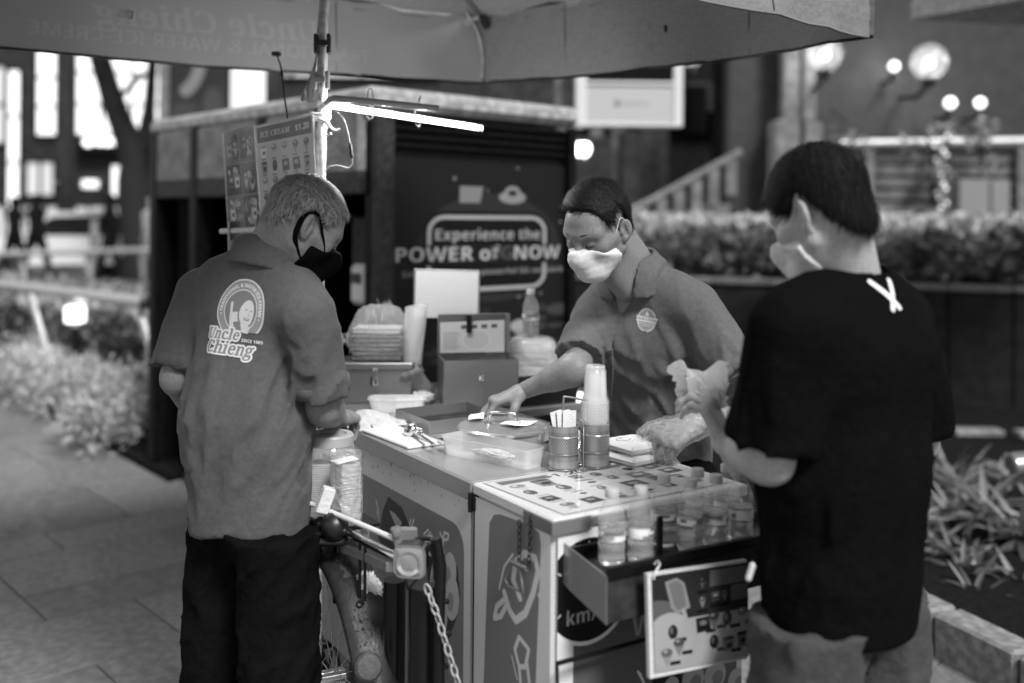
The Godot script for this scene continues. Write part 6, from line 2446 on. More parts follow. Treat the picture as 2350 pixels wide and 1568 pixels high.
	# chain down the front post
	var ch := thing("steel_chain", "steel chain hanging from the bicycle frame beside the headlamp", "chain", Vector3(-0.178, 0.778, -2.200))
	chain_links(ch, Vector3.ZERO, Vector3(-0.155, 0.717, -2.200) - ch.position, 0.017, 0.0024, mats.galvanised)
	chain_links(ch, Vector3(-0.155, 0.717, -2.200) - ch.position, Vector3(-0.105, 0.567, -2.190) - ch.position, 0.017, 0.0024, mats.galvanised)
	# plastic bag stuffed behind the mudguard
	var pb := thing("plastic_bag", "crumpled pale plastic bag stuffed between mudguard and cart", "bag", Vector3(-0.342, 0.671, -2.450))
	part("body", crumple(Vector3(0.042, 0.05, 0.035), 0.30, 5), mats.milky_paper, pb)
	# wide jar of wafers on the bicycle
	var jar := thing("wafer_jar", "wide plastic screw top jar packed with wafers beside the left vendor", "jar", Vector3(-0.449, 0.812, -2.560))
	var jh: float = Vector3(-0.451, 1.009, -2.560).y - Vector3(-0.449, 0.812, -2.560).y
	st = B()
	lathe(st, [Vector2(0, 0.0), Vector2(0.052, 0), Vector2(0.062, 0.008), Vector2(0.064, 0.02), Vector2(0.064, jh - 0.035), Vector2(0.058, jh - 0.012), Vector2(0.05, jh - 0.004), Vector2(0.05, jh)], Transform3D.IDENTITY, 32, 50)
	part("jar_wall", st, mats.bottle, jar)
	st = B()
	lathe(st, [Vector2(0.050, jh - 0.008), Vector2(0.057, jh - 0.008), Vector2(0.0575, jh + 0.014), Vector2(0.054, jh + 0.019), Vector2(0.040, jh + 0.019), Vector2(0.036, jh + 0.013), Vector2(0.0, jh + 0.012)], Transform3D.IDENTITY, 36)
	part("screw_lid", st, mats.lid_plastic, jar)
	st = B()
	for k in 30:
		box(st, Vector3(-0.02 + rng.randf_range(-0.001, 0.001), 0.006 + k * 0.0046, -0.005), Vector3(0.05, 0.0042, 0.06), 0.0008, Basis(Vector3.UP, rng.randf_range(-0.05, 0.05)))
	part("wafer_stack", st, mats.wafer, jar).set_meta("kind", "stuff")
	# loose stack of wafers in a clear sleeve beside the jar
	var ws := thing("wafer_sleeve", "tall stack of thin square wafers in a clear sleeve, right of the jar", "wafers", Vector3(-0.391, 0.839, -2.470))
	var hh: float = Vector3(-0.392, 0.976, -2.470).y - Vector3(-0.391, 0.839, -2.470).y
	st = B()
	for k in 44:
		box(st, Vector3(rng.randf_range(-0.0012, 0.0012), hh * (k + 0.5) / 44.0, rng.randf_range(-0.0012, 0.0012)), Vector3(0.048, hh / 44.0 * 0.88, 0.05), 0.0006, Basis(Vector3.UP, 0.5 + rng.randf_range(-0.03, 0.03)))
	part("wafer_stack", st, mats.wafer, ws).set_meta("kind", "stuff")
	st = B()
	box(st, Vector3(-0.048, 0.055, 0.03), Vector3(0.03, 0.062, 0.022), 0.002, Basis(Vector3.BACK, -0.35) * Basis(Vector3.UP, 0.4))
	part("wafer_packet", st, mats.paper, ws)
	st = B()
	box(st, Vector3(-0.008, hh + 0.006, 0.0), Vector3(0.056, 0.003, 0.05), 0.001, Basis(Vector3.BACK, 0.14) * Basis(Vector3.UP, 0.5))
	part("loose_wafer", st, mats.paper, ws)
	st = B()
	sheet(st, 24, 10, func(u: float, v: float) -> Vector3:
		var a := TAU * u
		var rr := 0.040 + 0.003 * sin(a * 5.0 + v * 6.0)
		return Vector3(cos(a) * rr * 0.95 - 0.004, -0.005 + (hh + 0.03) * v, sin(a) * rr))
	part("sleeve", st, mats.film, ws)
	# bracket that carries jar and wafers
	st = B()
	var sh0 := Vector3(-0.422, 0.816, -2.520) - o
	box(st, sh0, Vector3(0.17, 0.008, 0.13), 0.002, Basis(Vector3.UP, deg_to_rad(31.85)))
	tube(st, [sh0, Vector3(sh0.x, 0.62, sh0.z)], 0.012, 8)
	part("carrier_plate", st, mats.black_metal, b)

# an uneven crumpled lump
func crumple(r: Vector3, amount: float, sd: int, freq := 14.0) -> ArrayMesh:
	var n := noise(1.0, sd, 3)
	n.fractal_gain = 0.6
	var st := B()
	var sz := maxf(r.x, maxf(r.y, r.z))
	sheet(st, 40, 26, func(u: float, v: float) -> Vector3:
		var a := TAU * u
		var b := PI * (v - 0.5)
		var d := Vector3(cos(a) * cos(b), sin(b), sin(a) * cos(b))
		var e := 1.0 - absf(n.get_noise_3dv(d * freq * 0.12)) * amount * 2.0 + n.get_noise_3dv(d * freq * 0.3) * amount * 0.6
		return d * r * e)
	st.generate_normals()
	return st.commit()


# ---------------------------------------------------------------- things on the counter
func build_table_items() -> void:
	var T := 0.9505
	var st: SurfaceTool
	# towel
	var tw := cart_thing("folded_towel", "crumpled pale towel at the far left edge of the counter", "towel", Vector3(0.065, T, -1.05))
	var n1 := noise(16.0, 3, 3)
	st = B()
	sheet(st, 36, 36, func(u: float, v: float) -> Vector3:
		var x := (u - 0.5) * 0.17
		var z := (v - 0.5) * 0.13
		var hgt := 0.040 * exp(-pow(x + 0.025, 2) / 0.0022 - pow(z, 2) / 0.0030) + 0.016 * exp(-pow(x - 0.04, 2) / 0.0018 - pow(z - 0.01, 2) / 0.0020)
		hgt += 0.010 * absf(n1.get_noise_2d(x, z)) + 0.004
		var ed := maxf(absf(u - 0.5), absf(v - 0.5)) * 2.0
		hgt *= 1.0 - pow(ed, 6)
		return Vector3(x + 0.014 * n1.get_noise_2d(z * 2.0, 3.0), hgt, z + 0.014 * n1.get_noise_2d(x * 2.0, 9.0)))
	part("cloth", st, mats.towel, tw)
	st = B()
	sheet(st, 24, 20, func(u: float, v: float) -> Vector3:
		var x := (u - 0.5) * 0.11 + 0.02
		var z := (v - 0.5) * 0.06 + 0.045
		return Vector3(x, 0.006 + 0.012 * absf(sin(u * 14.0 + 2.0 * sin(v * 5.0))) * (1.0 - pow(absf(v - 0.5) * 2.0, 3)), z + 0.01 * sin(u * 7.0)))
	part("fringe_fold", st, mats.towel, tw)
	# cutting board
	var cb := cart_thing("cutting_board", "thin white cutting board at the left edge of the counter under the scoop", "cutting board", Vector3(0.058, T, -0.845), 0.06)
	st = B()
	box(st, Vector3(0, 0.004, 0), Vector3(0.115, 0.008, 0.27), 0.0025)
	part("board", st, mats.white_board, cb)
	# ice cream scoop
	var sc := thing("ice_cream_scoop", "steel ice cream scoop with a spring handle lying on the cutting board", "scoop", Vector3(-0.276, 0.962, -2.870))
	var so := sc.position
	var hd := (Vector3(-0.186, 0.968, -2.693) - so)
	var hl := hd.length()
	hd = hd.normalized()
	var sd := hd.cross(Vector3.UP).normalized()
	st = B()
	lathe(st, [Vector2(0.0235, 0.0), Vector2(0.0215, 0.0), Vector2(0.019, 0.010), Vector2(0.011, 0.018), Vector2(0, 0.021), Vector2(0, 0.0235), Vector2(0.012, 0.021), Vector2(0.021, 0.012), Vector2(0.0235, 0.0)], Transform3D(Basis(Vector3.RIGHT, 0.5), Vector3(0, 0.008, 0)), 24)
	part("bowl", st, mats.chrome, sc)
	st = B()
	var coil := []
	for k in 49:
		var a := k / 48.0
		coil.append(hd * (0.032 + a * 0.03) + Vector3(0, 0.014, 0) + (sd * cos(a * TAU * 6) + Vector3.UP * sin(a * TAU * 6)) * 0.0095)
	tube(st, coil, 0.0017, 6)
	part("spring", st, mats.chrome, sc)
	st = B()
	for s in [-1.0, 1.0]:
		tube(st, [hd * 0.02 + Vector3(0, 0.012, 0), hd * 0.06 + sd * s * 0.006 + Vector3(0, 0.012, 0), hd * (hl * 1.05) + sd * s * 0.020 + Vector3(0, 0.008, 0)], [0.005, 0.0042, 0.0055], 8, true, 0.6)
	box(st, hd * hl * 0.92 - sd * 0.017 + Vector3(0, 0.007, 0), Vector3(0.016, 0.012, 0.05), 0.002, Basis.looking_at(hd))
	part("handles", st, mats.chrome, sc)
	# shallow steel tray
	var ty := cart_thing("steel_tray", "shallow rectangular steel tray with a dark inside behind the cutting board", "tray", Vector3(0.272, T, -0.965), 0.0)
	st = B()
	tray(st, 0.25, 0.225, 0.036, 0.004, 0.0025)
	part("pan", st, mats.dull_steel, ty)
	st = B()
	box(st, Vector3(0, 0.004, 0), Vector3(0.243, 0.002, 0.218), 0.0)
	part("liner", st, mats.booth_grey, ty)
	# round steel lid with its handle
	var ld := cart_thing("round_lid", "big round steel lid with a bridge handle in the middle of the counter", "lid", Vector3(0.262, T, -0.640))
	st = B()
	lathe(st, [Vector2(0.117, 0.0), Vector2(0.117, 0.040), Vector2(0.124, 0.043), Vector2(0.125, 0.049), Vector2(0.119, 0.053), Vector2(0.06, 0.056), Vector2(0.055, 0.0555), Vector2(0.05, 0.0565), Vector2(0, 0.0565)], Transform3D.IDENTITY, 56, 30)
	part("disc", st, mats.steel, ld)
	st = B()
	var hb := Basis(Vector3.UP, -0.45)
	var path := [hb * Vector3(-0.040, 0.056, 0), hb * Vector3(-0.038, 0.080, 0), hb * Vector3(-0.030, 0.087, 0), hb * Vector3(0.030, 0.087, 0), hb * Vector3(0.038, 0.080, 0), hb * Vector3(0.040, 0.056, 0)]
	tube(st, path, 0.0075, 8, true, 0.35)
	for s in [-1, 1]:
		lathe(st, [Vector2(0.013, 0.056), Vector2(0.012, 0.059), Vector2(0, 0.060)], Transform3D(Basis(), hb * Vector3(s * 0.041, 0, 0)), 14)
	part("bridge_handle", st, mats.chrome, ld)
	# papers lying on the lid
	var pk := [[Vector3(0.290, T + 0.058, -0.600), 0.3, "printed white sachet lying under the lid handle", 0.06, 0.035], [Vector3(0.235, T + 0.058, -0.735), 1.0, "white paper slip pinned under the bare hand on the lid", 0.06, 0.025]]
	for e in pk:
		var s := cart_thing("paper_sachet", e[2], "sachet", e[0], e[1], "paper sachets on the lid")
		st = B()
		sheet(st, 10, 6, func(u: float, v: float) -> Vector3: return Vector3((u - 0.5) * e[3] * 1.6, 0.004 + 0.004 * sin(u * 5.0 + v * 2.0), (v - 0.5) * e[4] * 1.6))
		part("paper", st, mats.packet, s)
	var cr := cart_thing("foil_wrapper", "crumpled silvery wrapper beside the lid, left of the cups", "wrapper", Vector3(0.405, T + 0.004, -0.545), 0.2)
	st = B()
	var n2 := noise(30.0, 8, 3)
	sheet(st, 26, 20, func(u: float, v: float) -> Vector3:
		var x := (u - 0.5) * 0.09
		var z := (v - 0.5) * 0.07
		return Vector3(x, 0.012 + 0.034 * (1.0 - pow(absf(v - 0.5) * 2.0, 2)) * (0.4 + u * 0.6) + 0.012 * n2.get_noise_2d(x, z) - 0.01, z))
	part("sheet", st, mats.foil, cr)
	# clear rectangular box with a bag of something inside
	var bx := cart_thing("clear_box", "clear open plastic box holding a small bag, at the front left of the lid", "container", Vector3(0.146, T, -0.497), 0.36)
	st = B()
	tray(st, 0.078, 0.285, 0.047, 0.014, 0.002, 0.006, Transform3D.IDENTITY, 0.004)
	part("box", st, mats.clear_plastic, bx)
	var bg := part("inner_bag", crumple(Vector3(0.026, 0.014, 0.070), 0.28, 12), mats.milky_paper, bx)
	bg.position = Vector3(-0.006, 0.017, 0.01)
	# perforated utensil tins in one wire carrier
	var ca := cart_thing("utensil_carrier", "pair of perforated steel tins in a wire carrier at the front of the counter", "utensil holder", Vector3(0.295, T, -0.325))
	var cx := [Vector3(-0.041, 0, -0.010), Vector3(0.041, 0, 0.010)]
	for k in 2:
		var xf := Transform3D(Basis(), cx[k] + Vector3(0, 0.004, 0))
		st = B()
		var r := 0.0365
		var hh := 0.104
		lathe(st, [Vector2(0, 0.001), Vector2(r, 0.001), Vector2(r, hh * 0.3), Vector2(r + 0.0012, hh * 0.32), Vector2(r, hh * 0.34), Vector2(r, hh * 0.72), Vector2(r + 0.0012, hh * 0.74), Vector2(r, hh * 0.76), Vector2(r, hh - 0.002), Vector2(r + 0.001, hh), Vector2(r - 0.0012, hh), Vector2(r - 0.0012, 0.003), Vector2(0, 0.003)], xf, 40, 20)
		var tin := part("tin", st, mats.steel, ca)
		st = B()
		for row in 15:
			for j in 34:
				var a := TAU * (j + 0.5 * (row % 2)) / 34.0
				var y := 0.020 + row * 0.0048
				if absf(y - hh * 0.32) < 0.003 or absf(y - hh * 0.74) < 0.003:
					continue
				var nrm := Vector3(cos(a), 0, sin(a))
				var sd2 := Vector3(-sin(a), 0, cos(a))
				var o = cx[k] + Vector3(0, 0.004 + y, 0) + nrm * (r + 0.0005)
				st.set_smooth_group(-1)
				for q in 6:
					var a0 := TAU * q / 6
					var a1 := TAU * (q + 1) / 6
					tri(st, o, o + (sd2 * cos(a0) + Vector3.UP * sin(a0)) * 0.0016, o + (sd2 * cos(a1) + Vector3.UP * sin(a1)) * 0.0016)
		var holes := part("perforation", st, mats.dark_line, tin)
		holes.set_meta("kind", "stuff")
	st = B()
	for k in 2:
		for y in [0.003, 0.040]:
			var ring := []
			for j in 29:
				ring.append(cx[k] + Vector3(cos(TAU * j / 28) * 0.0395, y, sin(TAU * j / 28) * 0.0395))
			tube(st, ring, 0.0016, 6, false)
	tube(st, [Vector3(-0.012, 0.003, 0.035), Vector3(-0.012, 0.100, 0.035), Vector3(0.0, 0.115, 0.015), Vector3(0, 0.118, 0), Vector3(0.0, 0.115, -0.015), Vector3(0.012, 0.100, -0.035), Vector3(0.012, 0.003, -0.035)], 0.0018, 6)
	tube(st, smooth_path([Vector3(0.02, 0.118, 0.006), Vector3(0.02, 0.160, 0.006), Vector3(0.012, 0.166, 0.003), Vector3(-0.034, 0.176, -0.010), Vector3(-0.04, 0.170, -0.012), Vector3(-0.04, 0.125, -0.012), Vector3(-0.03, 0.110, -0.01)], 4), 0.0028, 8)
	part("wire_frame", st, mats.dull_steel, ca)
	# paper sleeves in the left tin
	var nap := cart_thing("paper_sleeves", "white paper sleeves standing in the left perforated tin", "paper", Vector3(0.255, T + 0.008, -0.335))
	st = B()
	for k in 3:
		box(st, Vector3(-0.004 + k * 0.006, 0.070, -0.004 + k * 0.008), Vector3(0.040, 0.13, 0.0025), 0.0006, Basis(Vector3.BACK, 0.18 - k * 0.13) * Basis(Vector3.RIGHT, -0.1))
	part("paper", st, mats.paper, nap)
	# cups
	var cu := cart_thing("cup_stack", "tall stack of clear plastic cups turned upside down in the right tin", "cups", Vector3(0.336, T + 0.012, -0.315))
	st = B()
	for k in 2:
		var y0 := 0.0
	for k in 16:
		var y := 0.045 + k * 0.0068
		lathe(st, [Vector2(0.0345, y), Vector2(0.0362, y + 0.001), Vector2(0.0362, y + 0.004), Vector2(0.0340, y + 0.005)], Transform3D(Basis(), Vector3(sin(k * 0.4) * 0.0008, 0, 0)), 28)
	part("rims", st, mats.cup_plastic, cu)
	st = B()
	lathe(st, [Vector2(0.0342, 0.10), Vector2(0.0336, 0.155), Vector2(0.0300, 0.165), Vector2(0.0275, 0.225), Vector2(0.0245, 0.238), Vector2(0.0235, 0.240), Vector2(0.0235, 0.236), Vector2(0, 0.235)], Transform3D.IDENTITY, 28, 60)
	lathe(st, [Vector2(0.0328, 0.06), Vector2(0.0320, 0.15), Vector2(0.0285, 0.162), Vector2(0.0262, 0.222), Vector2(0.022, 0.230), Vector2(0, 0.229)], Transform3D.IDENTITY, 28, 60)
	for q in 3:
		lathe(st, [Vector2(0.0318 - q * 0.001, 0.05), Vector2(0.0312 - q * 0.001, 0.15), Vector2(0.0278 - q * 0.001, 0.160 - q * 0.006), Vector2(0.0255 - q * 0.001, 0.218 - q * 0.008), Vector2(0.021, 0.226 - q * 0.008)], Transform3D.IDENTITY, 28, 60)
	part("walls", st, mats.cup_plastic, cu)
	# packets
	var names := ["lower white paper packet under the gloved hand", "upper printed white paper packet under the gloved hand"]
	for k in 2:
		var p := cart_thing("paper_packet", names[k], "packet", Vector3(0.452 + 0.004 * k, T + 0.028 * k, -0.310 - 0.004 * k), 0.12 - 0.05 * k, "paper packets by the tins")
		st = B()
		var n3 := noise(20.0, 30 + k, 2)
		sheet(st, 16, 16, func(u: float, v: float) -> Vector3:
			var e := pow(1.0 - pow(absf(u - 0.5) * 2.0, 6), 0.5) * pow(1.0 - pow(absf(v - 0.5) * 2.0, 6), 0.5)
			var x := (u - 0.5) * 0.118
			var z := (v - 0.5) * 0.128
			return Vector3(x, 0.014 + 0.013 * e + 0.002 * n3.get_noise_2d(x, z) * e, z))
		part("top", st, mats.packet, p)
		st = B()
		box(st, Vector3(0, 0.0105, 0), Vector3(0.116, 0.020, 0.126), 0.006)
		part("body", st, mats.paper, p)
	# lidded steel box
	var b1 := thing("steel_box", "closed steel box with a hasp, carrying the bag of bread", "box", Vector3(-0.450, T, -3.475), 0.03)
	st = B()
	box(st, Vector3(0, 0.057, 0), Vector3(0.236, 0.114, 0.17), 0.003)
	part("body", st, mats.dull_steel, b1)
	st = B()
	box(st, Vector3(0, 0.124, 0), Vector3(0.246, 0.022, 0.18), 0.003)
	part("lid", st, mats.dull_steel, b1)
	st = B()
	box(st, Vector3(0.0, 0.088, 0.094), Vector3(0.019, 0.054, 0.004), 0.001)
	tube(st, [Vector3(-0.009, 0.116, 0.095), Vector3(0.009, 0.116, 0.095)], 0.0035, 8)
	part("hasp", st, mats.chrome, b1)
	st = B()
	tube(st, [Vector3(0.002, 0.066, 0.096), Vector3(0.002, 0.082, 0.1), ], 0.003, 6)
	box(st, Vector3(-0.013, 0.075, 0.088), Vector3(0.006, 0.03, 0.006), 0.001)
	part("staple", st, mats.black_metal, b1)
	# bread in its bag
	var br := thing("bread_bag", "knotted clear bag of sliced bread standing on the closed steel box", "bag", Vector3(-0.455, T + 0.136, -3.47))
	for k in 7:
		st = B()
		box(st, Vector3(0.006 + 0.002 * sin(k * 2.1), 0.010 + k * 0.0145, 0), Vector3(0.165 + 0.005 * sin(k * 3.0), 0.0139, 0.125), 0.0055, Basis(Vector3.UP, 0.03 * sin(k * 1.7)))
		part("bread_slice", st, mats.bread if k < 6 else mats.bread_face, br)
	st = B()
	box(st, Vector3(0.006, 0.108, 0), Vector3(0.160, 0.006, 0.12), 0.002)
	part("crust", st, mats.bread_face, br)
	var n4 := noise(9.0, 41, 4)
	st = B()
	sheet(st, 60, 34, func(u: float, v: float) -> Vector3:
		var a := TAU * u
		var b := PI * (v - 0.5)
		var d := Vector3(cos(a) * cos(b), sin(b), sin(a) * cos(b))
		var sq := pow(pow(absf(d.x), 4.0) + pow(absf(d.y), 4.0) + pow(absf(d.z), 4.0), -0.25)
		var p := d * sq * Vector3(0.094, 0.092, 0.072) + Vector3(0.008, 0.088, 0)
		if p.y > 0.11:
			var t := (p.y - 0.11) / 0.07
			p.x = lerpf(p.x, p.x * 0.8 + 0.005, t)
			p.z *= 1.0 - 0.45 * t
		# gathered towards the knot on the left
		var gt := clampf((-0.055 - p.x) / 0.04, 0.0, 1.0)
		p.y = lerpf(p.y, 0.062, gt * 0.75)
		p.z *= 1.0 - 0.75 * gt
		p.x -= gt * 0.016
		return p + d * (0.016 * absf(n4.get_noise_3dv(p * 2.6)) + 0.006 * absf(n4.get_noise_3dv(p * 7.0 + Vector3.ONE)) + 0.004 * sin(a * 17.0 + p.y * 40.0) * gt))
	part("bag_film", st, mats.film, br)
	st = B()
	for k in 5:
		var a := k * 1.26
		sheet(st, 6, 8, func(u: float, v: float) -> Vector3:
			var l := v * 0.050
			return Vector3(-0.108 - l * 0.55, 0.062 + l * sin(a) * 0.95 + 0.006 * sin(u * 6.0), (u - 0.5) * 0.03 * (0.3 + v) + l * cos(a) * 0.7))
	tube(st, [Vector3(-0.100, 0.062, 0), Vector3(-0.112, 0.062, 0)], 0.008, 8)
	part("knot", st, mats.film, br)
	st = B()
	for k in 34:
		var a := rng.randf() * TAU
		var b := rng.randf_range(-0.3, 1.3)
		var p := Vector3(cos(a) * cos(b) * 0.1 + 0.008, sin(b) * 0.088 + 0.09, absf(sin(a) * cos(b)) * 0.076)
		var q := p + Vector3(rng.randfn(), rng.randfn(), 0).normalized() * rng.randf_range(0.02, 0.05)
		tube(st, smooth_path([p, (p + q) * 0.5 + Vector3(0, 0.005, 0.004), q], 4), rng.randf_range(0.0007, 0.0016), 5)
	part("film_creases", st, mats.clear_plastic, br).set_meta("kind", "stuff")
	# rolled translucent plastic bags standing between the boxes
	var rl := thing("plastic_roll", "upright roll of translucent plastic bags between the two steel boxes", "roll", Vector3(-0.336, 1.027, -3.450))
	st = B()
	var rh: float = Vector3(-0.335, 1.271, -3.450).y - rl.position.y
	sheet(st, 36, 12, func(u: float, v: float) -> Vector3:
		var a := TAU * u * 1.3
		var r := 0.024 + 0.014 * v + 0.004 * u + 0.0035 * sin(u * 19.0 + v * 3.0)
		return Vector3(cos(a) * r + 0.016 * v, rh * v + 0.008 * sin(u * 11.0) * v, sin(a) * r * 0.8))
	part("film_roll", st, mats.milky, rl)
	# crumpled glove with folded fingers over a white cloth, between the boxes
	var gv := thing("work_glove", "grey brown glove with folded fingers wedged between the steel boxes", "glove", Vector3(-0.298, 0.982, -3.400))
	var gp := Vector3(-0.284, 0.979, -3.440)
	var gf := hand_frame(gp, Vector3(-0.55, 0.62, 0.35), Vector3(-0.35, 0.15, 0.9), false)
	part("leather", surf_mesh(hand_blobs(gf, [[1.2, 1.3, 0.8], [1.2, 1.4, 0.8], [1.25, 1.4, 0.8], [1.3, 1.4, 0.8]], Vector3(0.6, 0.2, 0.3), 1.05, 0.05), 0.004), mats.skin_old, gv).position = -gv.position
	var wc := thing("white_cloth", "crumpled white cloth under the glove behind the divided container", "cloth", Vector3(Vector3(-0.294, 0.953, -3.400).x, T + 0.02, -3.40))
	part("cloth", crumple(Vector3(0.045, 0.024, 0.04), 0.35, 17), mats.towel, wc)
	# divided container
	var dv := thing("divided_container", "low milky food container with divided compartments in front of the closed steel box", "container", Vector3(-0.362, T, -3.275), 0.05)
	st = B()
	tray(st, 0.178, 0.10, 0.040, 0.026, 0.002, 0.01, Transform3D.IDENTITY, 0.004)
	box(st, Vector3(-0.01, 0.02, 0), Vector3(0.003, 0.034, 0.088), 0.001)
	box(st, Vector3(0.04, 0.02, 0), Vector3(0.09, 0.034, 0.003), 0.001)
	part("tray", st, mats.milky, dv)
	# open steel box with the upright lid behind
	var b2 := thing("open_steel_box", "open steel box with its hinged lid standing up behind", "box", Vector3(-0.112, T, -3.43), 0.20)
	st = B()
	tray(st, 0.248, 0.17, 0.152, 0.004, 0.003)
	part("body", st, mats.dull_steel, b2)
	st = B()
	box(st, Vector3(0.0, 0.095, 0.087), Vector3(0.018, 0.022, 0.005), 0.002)
	tube(st, smooth_path([Vector3(-0.004, 0.095, 0.09), Vector3(0, 0.103, 0.098), Vector3(0.004, 0.095, 0.09)], 4), 0.0018, 6)
	part("catch", st, mats.chrome, b2)
	st = B()
	box(st, Vector3(0.0, 0.222, -0.088), Vector3(0.246, 0.134, 0.004), 0.001)
	box(st, Vector3(0.118, 0.222, -0.078), Vector3(0.014, 0.134, 0.018), 0.002)
	box(st, Vector3(-0.122, 0.222, -0.080), Vector3(0.004, 0.134, 0.014), 0.001)
	box(st, Vector3(0.0, 0.288, -0.080), Vector3(0.246, 0.004, 0.014), 0.001)
	part("lid", st, mats.dull_steel, b2)
	st = B()
	quad(st, Vector3(-0.117, 0.262, -0.075), Vector3(0.106, 0.268, -0.075), Vector3(0.106, 0.158, -0.072), Vector3(-0.117, 0.158, -0.072))
	part("pocket_sheet", st, mats.pocket_sheet, b2)
	st = B()
	box(st, Vector3(-0.018, 0.255, -0.068), Vector3(0.018, 0.060, 0.004), 0.001)
	part("strap", st, mats.black_metal, b2)
	# blank white card
	var wcard := thing("white_card", "blank white card in a thin metal frame standing above the open box lid", "sign", Vector3(Vector3(-0.223, 1.219, -3.520).x, Vector3(-0.223, 1.219, -3.520).y, -3.53), 0.03)
	st = B()
	var cwid: float = Vector3(-0.112, 1.299, -3.520).x - Vector3(-0.335, 1.298, -3.520).x
	var chgt: float = Vector3(-0.225, 1.388, -3.520).y - Vector3(-0.223, 1.219, -3.520).y
	box(st, Vector3(0, chgt / 2, 0), Vector3(cwid - 0.006, chgt - 0.006, 0.004), 0.001, Basis(Vector3.BACK, -0.015))
	part("card", st, mats.white_board, wcard)
	st = B()
	for e in [[-cwid / 2, -0.0, -cwid / 2, chgt + 0.002], [-cwid / 2, chgt + 0.002, cwid / 2, chgt - 0.002], [cwid / 2, chgt - 0.002, cwid / 2, 0.0]]:
		tube(st, [Vector3(e[0], e[1], 0.001), Vector3(e[2], e[3], 0.001)], 0.0028, 6)
	tube(st, [Vector3(0.02, 0.002, -0.004), Vector3(0.02, -0.26, -0.02)], 0.004, 6)
	part("frame", st, mats.dull_steel, wcard)
	# steel pot, bag of wafers and a bottle on the side shelf
	var pt := thing("steel_pot", "polished steel pot on the side shelf behind the open box", "pot", Vector3(Vector3(-0.031, 1.015, -3.620).x, 0.9455, -3.66))
	st = B()
	var ph: float = Vector3(-0.032, 1.141, -3.620).y - 0.9455
	lathe(st, [Vector2(0, 0), Vector2(0.055, 0), Vector2(0.060, 0.006), Vector2(0.060, ph - 0.004), Vector2(0.064, ph), Vector2(0.057, ph), Vector2(0.057, 0.01), Vector2(0, 0.01)], Transform3D.IDENTITY, 32, 30)
	part("body", st, mats.steel, pt)
	var wb := thing("wafer_bag", "white plastic bag of wafer packs on the side shelf behind the vendor's arm", "bag", Vector3(Vector3(0.077, 1.019, -3.600).x, 0.9455, -3.64))
	var bh: float = Vector3(0.075, 1.149, -3.600).y - 0.9455
	st = B()
	var n5 := noise(14.0, 77, 4)
	sheet(st, 40, 24, func(u: float, v: float) -> Vector3:
		var a := TAU * u
		var b := PI * (v - 0.5)
		var d := Vector3(cos(a) * cos(b), sin(b), sin(a) * cos(b))
		var sq := pow(pow(absf(d.x), 5.0) + pow(absf(d.y), 5.0) + pow(absf(d.z), 5.0), -0.2)
		var p := d * sq * Vector3(0.088, bh * 0.5, 0.07) + Vector3(0, bh * 0.5, 0)
		return p + d * 0.014 * n5.get_noise_3dv(p * 1.6) * (1.0 if d.y < 0.5 else 0.3))
	part("film", st, mats.milky, wb)
	st = B()
	for k in 7:
		box(st, Vector3(0.003 * sin(k * 2.0), 0.022 + k * (bh - 0.04) / 7.0, 0), Vector3(0.14, (bh - 0.05) / 7.0 * 0.85, 0.105), 0.004, Basis(Vector3.UP, 0.06 * sin(k * 1.3)))
	part("wafer_packs", st, mats.wafer, wb)
	var bo := make_bottle("single water bottle standing on the wafer bag in front of the booth", Vector3(Vector3(0.069, 1.154, -3.600).x, 0.9455 + bh + 0.001, -3.62), "")
	bo.scale = Vector3.ONE * 1.0
	var tub := thing("black_tub", "black plastic tub on the side shelf in front of the wafer bag", "tub", Vector3(0.115, 0.9455, -3.47), 0.5)
	st = B()
	tray(st, 0.24, 0.10, 0.085, 0.02, 0.004, 0.01)
	part("tub", st, mats.black_plastic, tub)


# ---------------------------------------------------------------- the three people at the cart
func person(label: String, base: Vector3) -> Node3D:
	return thing("person", label, "person", base)

func worn(called: String, mesh, m: Material, p: Node3D) -> MeshInstance3D:
	var o := part(called, mesh, m, p)
	o.position = -p.position
	return o

# an elastic or cloth band through points, lying in world space
func band(pts: Array, r: float, squash := 0.4) -> SurfaceTool:
	var st := B()
	tube(st, smooth_path(pts, 6), r, 8, true, squash)
	return st

func fold_noise(sd: int, scale: Vector3, amp: float, turn: Basis) -> Callable:
	var n := noise(1.0, sd, 2)
	n.fractal_gain = 0.45
	return func(p: Vector3) -> float:
		var q := turn * p * scale
		var v := n.get_noise_3dv(q)
		return -amp * (1.0 - absf(v) * 2.6) if absf(v) < 0.38 else 0.0

